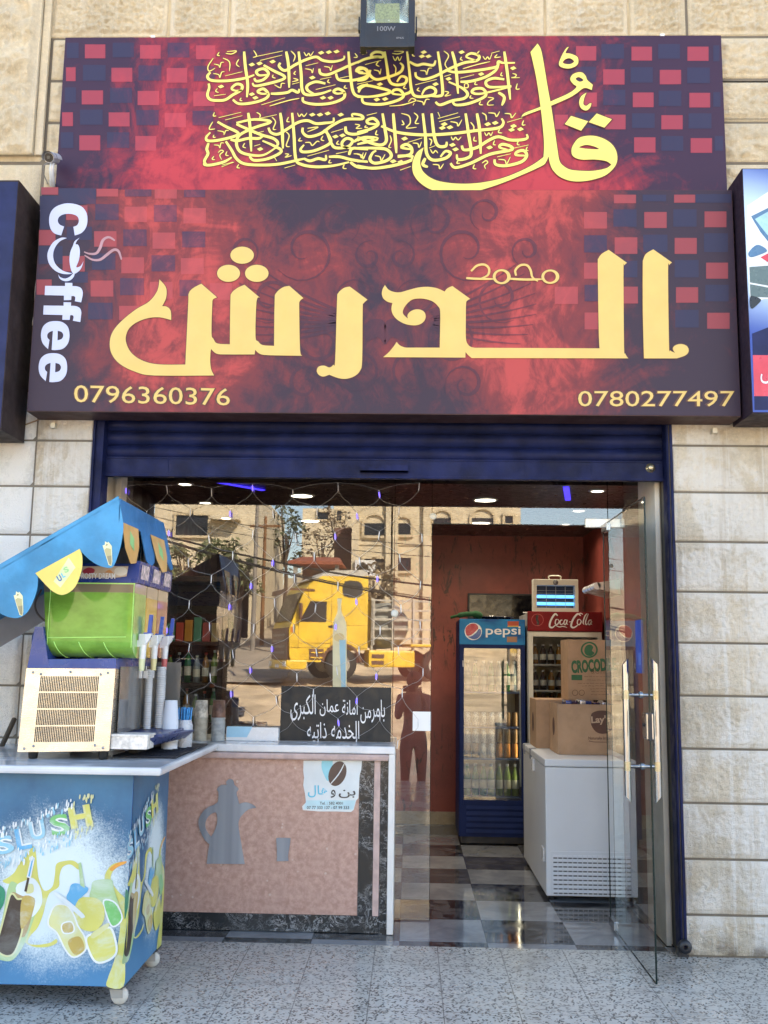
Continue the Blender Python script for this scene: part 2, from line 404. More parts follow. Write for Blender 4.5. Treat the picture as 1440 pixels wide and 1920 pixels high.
# top band over the signs
mb = MB()
for z0, z1, js in ((LV[18]+.02, LV[19], (-2.12, -1.8)), (LV[19], LV[20]+.02, [P(x, 40, 0).x for x in (92, 316, 430, 613, 862, 1022, 1179, 1288, 1700)]), (LV[20]+.02, LV[21]+.05, [P(x, 40, 0).x for x in (92, 250, 372, 540, 760, 930, 1100, 1240, 1700)])):
    for a, b_ in zip(js, js[1:]): block(mb, a, b_, z0, z1, 0, .008, .020, .024, seed=a*7+z0, fs=(36,90), cell=.0065)
for k in (17, 18): block(mb, P(1290,150,0).x - .2, 2.75, LV[k+1] - .265, LV[k+1], 0, .008, .020, .022, seed=k, fs=(22,60), cell=.009)
mb.box(-2.2, 2.75, .009, .3, 2.75, 5.6, 1); mb.build('upper_wall', [m_tan, m_mortar], bld)
# left of the opening: pier against the neighbour, then the jamb stones
mb = MB()
for k in range(11): block(mb, -2.06, -1.742, LV[k], LV[k+1], 0, .006, .0065, .012, seed=k*5.3, mi=0, gap=.0025, fs=(52,110), cell=.0065)
for k in range(11): block(mb, -3.2, -2.058, LV[k], LV[k+1], -.004, .002, .004, .006, seed=k*6.3, mi=2, cell=.02, gap=.001)
mb.box(-3.2, -1.745, .008, .3, 0, 5.6, 1); mb.build('left_wall', [m_wash, m_grout, m_white], bld)
mb = MB()
for k in range(11, 20): block(mb, -2.125, -1.9, LV[k], LV[k+1], 0, .006, .016, .012, seed=k*4.3, fs=(22,60), cell=.009)
for k in range(11, 17): block(mb, -3.2, -2.125, LV[k], LV[k+1], -.002, .008, .006, .012, seed=k*2.3, cell=.02)
mb.build('left_wall_upper', [m_tan], bld)
mb = MB(); block(mb, -3.0, -2.172, 4.26, 5.7, -.055, .015, .045, .02, seed=3.3, fs=(7,26)); mb.box(-3.0,-2.176,-.05,.0,4.27,5.7)
mb.box(-2.172, -2.128, -.028, 0, 4.27, 5.7, 0, .006); mb.build('pilaster', [m_tan], bld)
# the rest of the building's mass (it shades the pavement)
mb = MB(); mb.box(-14, 14, .3, 12, 5.6, 9.0); mb.box(-14, -3.2, .012, .3, 0, 5.6); mb.box(2.75, 14, .012, .3, 0, 5.6)
mb.box(-14, 14, .05, .3, 5.6, 9.0); mb.box(-14,-2.05,.3,12,0,5.6); mb.box(1.85,14,.3,12,0,5.6); mb.box(-2.05,1.85,4.1,12,0,5.6); mb.box(-2.05,1.85,.3,4.1,2.95,5.6)
mb.build('building_body', m_plain, bld)
# room
mb = MB(); mb.box(-.16,1.75,3.9,3.95,0,2.7); mb.build('back_wall', m_red, bld)
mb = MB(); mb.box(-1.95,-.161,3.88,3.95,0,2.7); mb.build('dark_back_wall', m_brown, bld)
mb = MB(); mb.box(1.60,1.72,.62,3.9,0,2.7); mb.build('side_wall', m_red, bld)
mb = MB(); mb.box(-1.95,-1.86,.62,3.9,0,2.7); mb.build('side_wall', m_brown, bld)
mb = MB(); mb.box(-1.86,1.60,.64,3.9,2.6,2.7); mb.box(-1.9,1.66,.62,.66,2.5,2.7); mb.build('ceiling', m_ceil, bld)
mb = MB(); mb.box(-.16,1.6,3.88,3.9,0,.11,0,.004); mb.build('skirting', m_skirt, bld)
# lining of the opening between wall face and glass
m_alu = M('anodised_aluminium', (.74,.70,.62), .45, 0, var=.08); m_lin = M('dark_lining', (.04,.035,.035), .6)
mb = MB(); mb.box(1.503, 1.6, .02, .62, 0, 2.95); mb.box(-1.95,-1.865,.3,.62,0,2.95); mb.box(-1.745,1.40,.14,.62,2.75,2.95); mb.build('opening_lining', m_lin, bld)
# ================================================================== SIGNS
def smoke(n, up):
    """printed artwork of the signs: red clouds on dark plum, brighter in two columns"""
    c = n.coords(); x, y, z = n.sep(c)
    wv = n.noise(c, 2.2, 9, .68, .9); wv2 = n.noise(n.coords((1.4,1,.8), loc=(3,0,1)), 6.5, 8, .7, 1.3)
    ax = n.math('ABSOLUTE', n.math('ADD', x, .14))
    colm = n.ramp(n.math('ABSOLUTE', n.math('SUBTRACT', ax, .98)), .1, .65, 1, 0)
    edge = n.ramp(ax, 1.25, 1.75, 0, 1)
    f = n.math('ADD', n.math('MULTIPLY', n.math('SUBTRACT', wv, .5), 1.0), n.math('MULTIPLY', wv2, .5)); f = n.math('ADD', f, .31)
    if up:
        f = n.math('ADD', f, n.math('MULTIPLY', colm, .22)); f = n.math('SUBTRACT', f, .05); f = n.math('SUBTRACT', f, n.math('MULTIPLY', edge, .14))
        f = n.math('ADD', f, n.ramp(z, 0, .45, .10, 0))
        base = n.mix(n.ramp(f, .50, .80), (.042,.020,.046), (.26,.027,.046)); hot = (.46,.045,.06)
    else:
        mid = n.ramp(ax, .5, 1.0, 1, 0)
        f = n.math('ADD', f, n.math('MULTIPLY', colm, .30)); f = n.math('SUBTRACT', f, .07); f = n.math('SUBTRACT', f, n.math('MULTIPLY', edge, .16))
        f = n.math('SUBTRACT', f, n.ramp(z, .0, .34, .14, 0))
        f = n.math('SUBTRACT', f, n.math('MULTIPLY', n.ramp(z, .95, 1.22, 0, .20), n.ramp(ax, .72, .95, 1, 0)))
        f = n.math('ADD', f, n.math('MULTIPLY', mid, .10))
        base = n.mix(n.ramp(f, .40, .78), (.040,.025,.042), (.20,.036,.040)); hot = (.46,.065,.062)
    return n.mix(n.ramp(f, .70, .90, 0, .9), base, hot), f
def sign_mats(up):
    out = []
    for kind in range(4):
        m, nt, b = new_mat(('upper' if up else 'lower') + ['_sign_print', '_sign_red_squares', '_sign_dark_squares', '_sign_scroll_print'][kind]); n = N(nt)
        s, f = smoke(n, up); 
        if kind == 1: s = n.mix(.55, s, (.44,.075,.085) if not up else (.48,.065,.09))
        if kind == 2: s = n.mix(n.ramp(f, .4, .95, .82, .5), s, (.030,.032,.075))
        if kind == 3: s = n.mix(.62, s, (.050,.026,.045))
        n.link(s, b.inputs['Base Color']); b.inputs['Roughness'].default_value = .45; b.inputs['Specular IOR Level'].default_value = .25
        n.link(n.bump(n.noise(n.coords((1,1,1)), 2.2, 2), .05, .02), b.inputs['Normal']); out.append(m)
    return out
m_gold = M('gold_vinyl', (.66,.45,.13), .4, var=.04); m_yel = M('yellow_vinyl', (.80,.66,.15), .4, var=.03)
m_outl = M('dark_brown_vinyl', (.09,.03,.02), .45); m_pale = M('pale_blue_vinyl', (.49,.53,.74), .4, var=.02); m_mauve = M('mauve_vinyl', (.40,.22,.25), .45)
m_soffit = M('brown_sign_casing', (.07,.035,.032), .55, var=.3, vs=3, spec=.2)
def rects(mb, data, fn, Y, mi, step=.0012):
    for x0, y0, x1, y1 in data:
        a, b_, c, d = fn(x0,y0), fn(x1,y0), fn(x1,y1), fn(x0,y1)
        mb.quad(*[P(q[0], q[1], Y-step) for q in (a, b_, c, d)], mi)
S4 = lambda x, y: (x/4, y/4); S2a = lambda x, y: (x/2, y/2); S2b = lambda x, y: (x/2+720, y/2)
S3a = lambda x, y: (x/2, 330+y/2); S3b = lambda x, y: (x/2+720, 330+y/2)

# ---- upper board
UY = -.06
us = thing('upper_sign', 'upper red sign board covered in yellow Arabic calligraphy', 'sign', (-.145, UY, 3.98))
mb = MB(); mb.box(-2.022, 1.730, UY, -.008, 3.9, 4.975, 0)
rects(mb, [(637,333,790,437),(1050,338,1205,440),(495,505,567,608),(836,508,992,613),(1250,510,1405,620),(613,678,773,783),(1032,682,1192,788),(466,842,547,946),(815,843,972,948),(1235,848,1395,955),(595,1015,752,1128),(1015,1020,1172,1130)], S4, UY, 1)
rects(mb, [(735,170,808,222),(725,343,805,398)], S2a, UY, 1)
rects(mb, [(720,173,796,227),(928,175,1005,227),(1138,175,1217,228),(822,260,902,317),(1034,262,1114,316),(733,347,798,400),(933,347,1011,402),(1145,348,1223,403),(830,430,906,485),(1040,432,1120,485),(938,515,1018,572),(1150,518,1230,573),(640,430,690,485)], S2b, UY, 1)
rects(mb, [(500,320,590,435),(845,320,1005,430),(1258,320,1420,432),(622,487,792,605),(1038,490,1210,605),(486,655,570,770),(825,658,990,772),(1242,662,1405,780),(600,822,770,935),(1022,825,1190,940),(456,992,550,1110),(802,992,970,1110)], S4, UY, 2)
rects(mb, [(727,247,805,305),(722,415,800,470)], S2a, UY, 2)
rects(mb, [(815,165,900,220),(1028,165,1110,220),(1235,170,1258,230),(720,250,796,308),(925,252,1008,310),(1137,253,1222,312),(822,337,905,395),(1030,340,1115,398),(1235,345,1262,400),(717,422,800,480),(930,425,1015,480),(1142,425,1228,482),(1040,510,1122,566),(1240,510,1272,565)], S2b, UY, 2)
mb.build('sign_board', sign_mats(True), us)

# calligraphy: strokes traced as pen lines
D = 'D'
c1 = lambda x, y: (370+x/4.5, 80+y/4.5); c2 = lambda x, y: (670+x/4.5, 80+y/4.5); c3 = lambda x, y: (370+x/4.5, 195+y/4.5); c4 = lambda x, y: (670+x/4.235, 195+y/4.235)
CAL = [(c1, [[(110,250),(85,285),(120,318),(250,322),(400,300),(480,272)],[(95,345),(100,380),(85,440),(110,480),(180,488),(240,480),(300,440),(370,400),(375,360),(330,350),(290,385),(320,405),(380,400)],[(300,480),(350,515),(450,510),(560,480),(600,440),(560,390),(510,410),(540,430),(600,430)],[(395,75),(405,200),(425,350),(418,460)],[(480,300),(500,325),(560,310),(600,260),(560,220),(500,240),(520,275),(590,270)],[(560,190),(650,240),(730,280),(720,310),(600,345),(490,365),(465,340)],[(750,75),(770,200),(775,380)],[(700,170),(690,200),(740,235),(820,190),(900,150),(1000,120),(1060,150),(1150,160),(1230,140),(1240,110)],[(855,75),(875,250),(885,400),(930,440),(1040,430),(1130,400)],[(620,430),(680,430),(760,420),(800,400),(850,420),(860,390)],[(1080,345),(1000,330),(930,360),(930,400),(990,435)],[(890,460),(900,500),(1000,520),(1130,510),(1230,470),(1240,420),(1190,390),(1150,410),(1180,430),(1250,420)],[(1275,75),(1290,250),(1310,400),(1350,450),(1440,455)],[(1030,220),(1040,260),(1100,270),(1200,230),(1300,185),(1440,130)],[(1170,260),(1190,310),(1260,320),(1350,310),(1430,280),(1430,230),(1370,210),(1340,240),(1400,250)],[(1440,350),(1380,380),(1360,420)]],
 [(460,185),(525,175),(635,160),(970,295),(1045,85),(1110,80),(1175,75),(200,370),(460,435),(490,465),(1060,465),(1125,465),(1400,85)],
 [[(135,130),(90,200),(100,240),(150,215)],[(140,180),(180,190),(190,210),(200,170),(225,165)],[(135,260),(180,270),(190,295),(205,250),(230,245)],[(215,130),(260,150),(275,180),(270,240)],[(240,90),(290,95),(330,70),(250,75)],[(350,140),(330,180),(355,205)],[(185,80),(170,105),(190,110)],[(235,280),(380,245)],[(140,448),(240,435)],[(470,125),(500,110),(475,65)],[(480,120),(720,70)],[(530,150),(715,105)],[(790,70),(825,110),(810,160)],[(900,80),(920,110),(940,90),(955,110),(980,75)],[(915,195),(1020,170)],[(910,220),(960,230),(970,255),(980,215)],[(1070,200),(1115,210),(1125,235),(1140,190)],[(1035,310),(1130,290)],[(1000,395),(1165,355)],[(650,355),(700,380),(710,345),(740,345)],[(800,350),(860,335)],[(810,300),(850,315),(800,330)],[(1200,300),(1290,280)],[(1330,90),(1350,120),(1320,125)],[(540,525),(740,465)],[(610,535),(760,490),(860,470)],[(830,240),(815,260),(830,270)],[(170,385),(155,410),(180,420)],[(370,465),(360,485),(380,490)],[(640,270),(635,290),(660,300)],[(1110,310),(1100,330),(1120,340)],[(1250,360),(1240,380),(1265,385)]]),
(c2, [[(230,75),(250,200),(270,320),(320,355),(400,345),(415,300),(370,285),(335,330)],[(420,75),(440,250),(460,410),(510,455),(640,440),(660,400),(620,375),(570,395),(545,440)],[(680,75),(705,250),(720,420),(690,450),(620,450)],[(800,75),(830,200),(850,430)],[(1240,75),(1265,250),(1290,480)],[(0,170),(60,140),(150,120),(215,120),(210,85),(150,80),(115,110),(180,125)],[(0,320),(60,310),(95,270),(60,220),(10,230),(20,255),(80,260)],[(110,230),(105,270),(160,310),(260,290),(360,250),(385,200),(360,170)],[(0,385),(60,360),(180,380),(280,415),(160,450),(0,460)],[(40,460),(60,510),(200,520),(330,490),(390,450),(360,400),(310,400),(300,430),(380,440)],[(385,440),(440,420),(450,400)],[(440,160),(500,190),(560,180),(640,190),(660,150)],[(490,250),(500,290),(560,310),(650,285),(720,250),(800,210),(900,170),(1010,150),(1025,110),(960,90),(920,120),(1000,150)],[(740,230),(830,250),(960,240),(1100,220),(1180,200),(1190,160),(1230,170),(1330,170)],[(870,330),(960,325),(1080,290),(1160,240),(1190,200)],[(660,500),(700,525),(800,490),(900,470),(930,430),(880,380),(770,330)],[(800,480),(830,525),(950,510),(1080,450),(1060,390),(990,390),(970,420),(1050,430),(1300,370)],[(1240,310),(1150,300),(1085,330),(1120,375),(1300,365)],[(1190,420),(1240,460),(1220,530)]],
 [(55,85),(190,350),(165,480),(235,475),(560,80),(545,115),(600,115),(660,350),(770,305),(880,80),(1045,265),(1315,215)],
 [[(300,115),(320,150),(340,120),(355,150),(375,115)],[(295,90),(345,95),(390,75),(310,72)],[(305,185),(325,215),(320,260)],[(140,230),(180,240),(190,265),(200,220)],[(180,155),(160,185),(185,200)],[(65,185),(200,150)],[(530,235),(575,240),(585,270),(600,220),(630,215)],[(480,75),(465,105),(485,115)],[(490,355),(670,310)],[(730,70),(770,110),(740,180),(770,230)],[(735,285),(790,268)],[(890,220),(1010,185),(1120,160)],[(870,300),(985,270)],[(1060,115),(1080,140),(1100,120),(1115,140),(1135,95)],[(1130,90),(1200,70)],[(1180,100),(1160,125),(1210,120)],[(1030,70),(1010,95),(1035,105)],[(880,120),(870,140),(890,150)],[(1220,250),(1210,275),(1230,280)],[(1350,345),(1340,390),(1370,390)],[(1310,260),(1340,270),(1330,290),(1300,295),(1370,295)],[(900,350),(930,345),(935,375),(905,380),(905,350)],[(1000,330),(990,350),(1015,355)],[(520,380),(505,400),(530,410)],[(405,360),(390,380),(415,390)],[(735,410),(770,420),(740,450),(790,440)],[(500,490),(550,500),(560,525),(580,480),(610,480)],[(1100,460),(1150,470),(1110,495),(1100,525),(1150,525)],[(1040,495),(1030,520),(1060,525)],[(960,445),(950,465),(980,470)],[(430,500),(460,470),(490,490),(380,525),(270,535)],[(480,510),(470,530)],[(0,350),(135,320)]]),
(c3, [[(170,150),(240,190),(340,240),(320,270),(180,305),(90,310),(75,280),(110,240)],[(240,315),(290,390),(330,460),(400,505),(550,515),(700,505),(860,470),(910,460)],[(70,490),(60,510),(110,515),(220,490),(290,450)],[(95,330),(80,380),(90,420),(60,480),(75,510)],[(430,75),(445,200),(455,400)],[(330,160),(480,130),(620,150),(480,200),(360,260),(330,330),(360,400),(450,430),(560,430),(660,370)],[(330,170),(420,210),(540,260),(640,290),(680,330),(660,370)],[(280,300),(340,310),(430,290),(520,290),(560,260)],[(440,440),(480,475),(600,460),(710,400),(640,350),(550,310)],[(700,75),(715,200),(722,375)],[(800,75),(815,250),(830,460),(880,510),(1000,530),(1150,520),(1280,490)],[(600,200),(620,240),(680,255),(760,210),(850,155),(930,140),(1000,165),(1080,160),(1145,150),(1150,115)],[(890,200),(890,240),(940,275),(1040,250),(1140,180),(1250,130),(1390,125),(1380,95),(1310,85),(1310,110)],[(1070,215),(1110,270),(1120,330),(1000,390),(900,405),(870,385),(900,345)],[(1090,230),(1130,330),(1170,370),(1270,360),(1310,310),(1260,290),(1220,330),(1250,365),(1440,385)],[(900,460),(950,480),(1020,460),(1080,470),(1085,430)],[(1110,445),(1200,445),(1300,470),(1440,490)],[(1290,490),(1350,530),(1440,540)],[(1250,190),(1260,240),(1330,255),(1440,230)],[(1440,285),(1370,290),(1320,320)],[(1280,430),(1300,380),(1350,370)]],
 [(970,90),(1035,90),(1100,80),(1210,90),(530,380),(1165,275),(1225,265)],
 [[(180,115),(370,70)],[(235,135),(380,98)],[(145,70),(135,100),(160,100)],[(505,125),(670,90)],[(500,70),(530,90),(525,120)],[(130,150),(100,210),(150,210)],[(170,225),(220,235),(225,260),(240,225),(265,225)],[(140,260),(135,280),(155,280)],[(140,345),(180,350),(190,370),(200,330),(225,330)],[(175,410),(200,390),(220,400),(190,430),(205,470)],[(250,400),(240,430),(265,435)],[(140,440),(125,465),(150,470)],[(205,530),(310,490)],[(210,515),(300,490)],[(350,510),(335,535),(360,540)],[(400,330),(385,360),(410,370)],[(630,110),(660,150),(640,210),(665,215)],[(770,110),(755,145),(780,150)],[(750,235),(775,270),(750,350),(780,360)],[(845,75),(860,105),(880,85),(900,105),(925,75)],[(930,205),(1020,195),(930,235)],[(910,325),(950,325),(970,350),(1010,315),(1030,320)],[(870,285),(855,310),(885,310)],[(1060,270),(1045,300),(1070,310)],[(1130,240),(1230,210)],[(1190,310),(1175,335),(1200,340)],[(1170,420),(1265,400)],[(1320,420),(1370,425),(1385,455),(1400,410)],[(1330,170),(1370,180),(1340,205),(1390,205)],[(740,420),(770,425),(740,450),(795,435)],[(735,540),(825,515)],[(930,440),(1110,390)],[(1240,510),(1230,540),(1260,545)],[(1120,470),(1110,495),(1135,495)],[(650,450),(670,480)],[(480,250),(560,230)],[(480,355),(530,340)]]),
(c4, [[(200,75),(220,200),(230,290),(190,325),(110,310),(20,270),(0,265)],[(0,290),(60,265),(160,275),(80,300),(0,320)],[(285,75),(300,250),(310,390)],[(520,75),(540,250),(550,390),(600,445),(700,430),(740,390),(700,375),(660,420)],[(590,75),(610,250),(640,330),(700,335),(710,300)],[(860,75),(885,250),(905,390),(870,430),(800,440),(790,400)],[(950,75),(970,200),(980,395)],[(190,175),(320,225),(520,245),(750,235),(950,210),(1120,190),(1160,150),(1145,115)],[(0,350),(120,350),(230,360),(270,410),(230,450),(140,470),(100,440),(120,390),(150,370)],[(0,490),(120,510),(280,490),(420,450),(440,420),(390,410),(320,410)],[(320,420),(420,400),(430,350),(390,320),(350,345),(430,360)],[(0,225),(100,200),(165,160),(130,115),(80,130),(90,155),(160,160)],[(830,330),(850,365),(950,345),(1040,290),(1120,260),(1210,285),(1300,285),(1350,270),(1345,240)],[(740,470),(780,505),(900,470),(1050,400),(1220,365),(1215,335),(1150,320),(1130,345),(1200,365)],[(1090,440),(1100,480),(1180,490),(1300,460),(1345,410),(1320,370),(1270,380),(1260,405),(1340,410)],[(540,430),(520,480),(560,500)],[(0,455),(80,455)]],
 [(675,190),(735,185),(690,160),(375,275),(755,325),(780,360),(1050,345),(1035,160),(1095,150),(1240,175),(1225,205),(1295,200),(285,455),(345,460)],
 [[(75,90),(155,70)],[(350,75),(410,95),(420,150),(390,190),(470,185)],[(355,130),(370,160),(350,165)],[(450,70),(480,100),(460,150),(490,155)],[(640,65),(655,100)],[(640,115),(800,70)],[(650,140),(815,100)],[(740,140),(790,150),(800,175),(830,125)],[(900,145),(925,180),(920,220)],[(990,70),(1020,90),(1025,130)],[(1040,70),(1090,75),(1105,100),(1130,60)],[(1170,75),(1215,80),(1225,110),(1260,70)],[(1190,145),(1310,110)],[(1320,130),(1310,165),(1335,165)],[(745,260),(760,285),(780,265),(800,285),(825,260)],[(1010,225),(1025,250),(1045,230),(1060,250),(1075,220)],[(930,260),(925,290),(950,295)],[(570,275),(590,290),(580,330)],[(260,250),(270,290),(250,340),(270,345)],[(400,305),(515,270)],[(440,310),(480,315),(490,345),(510,300)],[(580,360),(600,390),(620,370),(640,390)],[(570,350),(620,330)],[(140,410),(180,420),(190,450),(220,400)],[(0,400),(40,410),(45,440),(70,385)],[(340,525),(425,495)],[(600,480),(645,485),(655,515),(685,475)],[(800,450),(790,470),(815,470)],[(930,480),(920,510),(945,515)],[(990,470),(1020,450),(1035,465),(1010,490),(1020,515)],[(1120,440),(1170,445),(1185,475),(1215,420)],[(1110,420),(1220,395)],[(1245,350),(1360,325)],[(1280,290),(1270,320),(1290,325)],[(1350,340),(1340,365),(1360,370)],[(1130,200),(1120,225),(1150,230)],[(1090,290),(1080,320),(1100,325)],[(155,210),(145,240),(165,245)],[(70,170),(60,185),(85,185)]])]
def callig(mb, grow, Y, mi):
    k = 0
    for fn, main, dots, thin in CAL:
        s = abs(fn(10,0)[0]-fn(0,0)[0])/10
        for lst, wd in ((main, 31), (thin, 11.5)):
            for st in lst:
                pp = cat(st, 5) if len(st) > 2 else [Vector((*st[0],0)), Vector((*st[1],0))]
                y = Y - .00003*(k % 23); k += 1
                pts = [P(*fn(p.x, p.y), y) for p in pp]
                wpx = wd*s + grow
                if grow:
                    d0 = (pts[0]-pts[1]).normalized(); d1 = (pts[-1]-pts[-2]).normalized(); e = grow*.5/430
                    pts = [pts[0]+d0*e] + pts[1:-1] + [pts[-1]+d1*e]
                mb.ribbon(pts, wpx/427, mi, taper=(.75, .55) if wd > 20 else (.6, .5))
        for x, y in dots:
            r = 21 + grow*.62/s; yy = Y - .00003*(k % 23); k += 1
            mb.poly([[P(*fn(*q), yy) for q in ((x-r*1.3, y-r*.05), (x+r*.25, y-r*.75), (x+r*1.3, y+r*.05), (x-r*.25, y+r*.75))]], mi)
mb = MB(); callig(mb, 2.6, UY-.0022, 0); callig(mb, 0, UY-.0035, 1)
mb.build('calligraphy_lettering', [m_outl, m_yel], us)
BIG = [[[(850,40,1),(872,80),(890,170),(915,320),(935,430),(955,560),(975,700),(990,790),(1015,825),(1060,850),(1130,858),(1210,858),(1290,842),(1325,818,1),(1290,795),(1220,785),(1130,785),(1080,765),(1068,730),(1080,690),(1120,645),(1190,632),(1260,645),(1320,680),(1355,730),(1362,790),(1340,840),(1280,890),(1180,920),(1080,925),(1000,900),(950,855),(930,810),(921,765,1),(905,800),(880,825),(760,880),(600,945),(430,995),(300,1003),(170,980),(90,930),(50,870),(48,800),(75,740),(118,708,1),(105,750),(95,810),(120,870),(200,920),(330,940),(480,935),(640,900),(800,830),(888,770,1),(892,700),(888,620),(870,450),(840,250),(805,95,1)], [(1118,708),(1160,692),(1210,700),(1245,718),(1190,718)]],
 [[(745,512,1),(770,485),(865,448),(935,412),(1050,360),(1100,320),(1080,300),(1060,270),(1075,240),(1110,225),(1140,228),(1160,250),(1170,275),(1205,305,1),(1198,338,1),(1150,325),(1100,360),(1050,390),(940,438),(860,468),(800,490)], [(1095,268),(1115,255),(1145,275),(1120,285)]],
 [[(1050,62,1),(1030,100),(1060,105),(1105,125),(1112,160),(1095,185),(1050,200),(1000,190),(988,165),(1010,110),(1035,70)], [(1030,140),(1060,135),(1085,155),(1060,172),(1025,170),(1012,160)]],
 [[(1165,355,1),(1150,390),(1145,430),(1165,440),(1185,425),(1197,425,1),(1185,455),(1160,470),(1130,455),(1118,420),(1130,380)]],
 [[(1065,505,1),(1175,540,1),(1130,600,1),(1025,558,1)]], [[(1230,490,1),(1328,527,1),(1280,580,1),(1180,545,1)]]]
def offset_loop(l, d):
    k = len(l); out = []; A = sum(l[i-1][0]*l[i][1]-l[i][0]*l[i-1][1] for i in range(k))
    for i in range(k):
        a, b_, c = Vector(l[i-1]), Vector(l[i]), Vector(l[(i+1)%k]); e1 = (b_-a); e2 = (c-b_)
        if e1.length < 1e-6 or e2.length < 1e-6: out.append(tuple(b_)); continue
        n1 = Vector((e1.y, -e1.x)).normalized(); n2 = Vector((e2.y, -e2.x)).normalized(); nn = n1+n2
        if nn.length < .3: nn = n1
        nn.normalize(); m_ = d/max(.55, nn.dot(n1)); out.append(tuple(b_ + nn*(m_ if A > 0 else -m_)))
    return out
mb = MB(); fb = lambda x, y: (760+x/3.4286, 70+y/3.4286)
for q, sh in enumerate(BIG):
    ls = [outline(l, 5) for l in sh]
    y0 = UY - .0048 - q*.0001
    mb.poly([[P(*fb(*p), y0) for p in (offset_loop(l, 5) if i == 0 else offset_loop(l, -3))] for i, l in enumerate(ls)], 0)
    mb.poly([[P(*fb(*p), y0-.0012) for p in l] for l in ls], 1)
mb.build('large_calligraphy_word', [m_outl, m_yel], us)
for x, y in ((287,64),(1242,71)): c = P(x, y, UY); mb = MB(); mb.box(c.x-.012, c.x+.012, UY-.004, UY+.02, 4.972, 4.985); mb.build('fixing_clip', M('white_plastic', (.75,.75,.72), .4), us)

# ---- lower light box
LY = -.2
ls_ = thing('main_sign', 'wide red light box sign with gold Arabic letters and phone numbers', 'sign', (-.165, LY, 2.722))
mb = MB(); mb.box(-2.040, 1.708, LY, -.015, 2.722, 3.972, 0); mb.build('sign_casing', m_soffit, ls_)
mb = MB(); mb.quad((-2.038,LY-.002,2.726),(1.706,LY-.002,2.726),(1.706,LY-.002,3.970),(-2.038,LY-.002,3.970),0)
LYF = LY-.002
rects(mb, [(580,50,663,85),(362,48,443,77),(155,42,218,70),(467,115,551,173),(688,120,772,178),(248,110,328,165),(572,212,657,273),(353,207,437,265),(146,202,208,260),(455,305,540,365),(678,308,764,368),(235,300,318,358),(340,392,425,452),(562,397,647,460),(137,388,194,445),(787,402,870,465),(447,487,530,540)], S3a, LYF, 1)
rects(mb, [(862,70,945,102),(1088,70,1167,100),(750,135,836,197),(976,135,1060,195),(1202,133,1284,192),(865,230,950,292),(1090,232,1173,292),(750,325,803,385),(1208,325,1290,385),(640,415,727,480),(895,415,952,478),(1095,417,1178,475),(752,512,803,575),(1212,513,1296,573)], S3b, LYF, 1)
rects(mb, [(220,46,360,105),(468,50,568,77),(690,52,770,80),(357,105,445,165),(577,108,663,172),(150,75,245,200),(462,200,550,263),(683,208,770,268),(250,190,345,240),(345,290,433,352),(568,297,657,358),(146,262,235,330),(450,383,540,447),(673,390,755,450),(230,360,330,400),(330,475,422,538)], S3a, LYF, 2)
rects(mb, [(970,70,1058,95),(1168,68,1302,100),(860,125,947,190),(1085,125,1172,190),(750,222,836,287),(972,220,1063,285),(1200,215,1290,285),(900,318,950,380),(1090,315,1180,380),(752,408,803,470),(1205,408,1292,470),(1092,502,1180,568)], S3b, LYF, 2)
# thin dark borders of the red squares, scroll print in the middle
def spiral(cx, cy, r, a0, turns, s): 
    return [(cx + s*r*(1-.8*t)*math.cos(a0+turns*6.283*t), cy + r*(1-.8*t)*math.sin(a0+turns*6.283*t)) for t in [i/22 for i in range(23)]]
for s in (-1, 1):
    for cx, cy, r, a0, tn in ((90,415,46,2.2,1.3),(150,470,62,.6,1.2),(60,560,40,3.5,1.4),(190,400,34,2,1.2),(215,560,48,1,1.3),(120,640,56,4,1.2),(50,690,46,.5,1.3),(150,720,40,2.7,1.3),(265,470,30,2,1.2),(30,480,30,4.4,1.2)):
        pts = [P(722+s*x*1.0, y, LYF-.0016) for x, y in [(p[0], p[1]) for p in spiral(cx, cy, r, a0, tn, 1)]]
        mb.ribbon(pts, [.019*(1-abs(2*i/22-1))+.003 for i in range(23)], 3)
    for k in range(9):
        a = -.55 + k*.13; pts = [P(722+s*(28+ (40+r_)*math.cos(a)*1.6), 600 + (30+r_)*math.sin(a) - .0018*r_*r_, LYF-.0015) for r_ in range(0, 130, 10)]
        mb.ribbon(pts, [.016*(1-i/13)+.004 for i in range(13)], 3)
    mb.poly([[P(722+s*x, y, LYF-.0017) for x, y in outline([(0,605),(22,598),(40,612),(34,640),(14,632),(0,645)], 4)]], 3)
mb.build('printed_face', sign_mats(False), ls_)
# gold letters
AQ = [(598,388,1),(590,430),(560,470),(510,500),(460,540),(425,580),(412,620),(418,665),(450,705),(510,735),(580,748),(803,748,1),(792,725),(788,690),(791,648,1),(812,666),(850,669),(955,669,1),(957,652,1),(975,667),(1010,672),(1133,674,1),(1125,650),(1122,500),(1124,470),(1138,458,1),(1085,412,1),(1060,418),(1035,440),(1030,470),(1028,637,1),(985,634),(968,620),(958,600),(962,470),(974,456,1),(917,408,1),(890,420),(868,440),(864,470),(862,631,1),(815,628),(800,610),(793,590),(796,480),(800,462),(814,455,1),(755,404,1),(725,420),(708,440),(706,480),(695,707,1),(590,706),(530,690),(490,660),(472,620),(475,590),(490,565),(520,545),(560,532),(600,530),(642,540,1),(640,505),(625,490),(608,488,1),(622,460),(625,430),(618,410)]
RA = [(1312,415,1),(1378,464,1),(1363,478),(1360,500),(1358,690),(1350,730),(1330,750),(1300,760),(1270,758),(1235,745,1),(1212,752),(1195,745),(1188,730),(1195,715),(1215,711),(1235,718),(1250,708),(1257,690),(1264,470),(1268,440),(1290,420)]
fd = lambda x, y: (690+x/6.545, 510+y/6.545); fl = lambda x, y: (860+x/3.2, 460+y/3.2)
mb = MB()
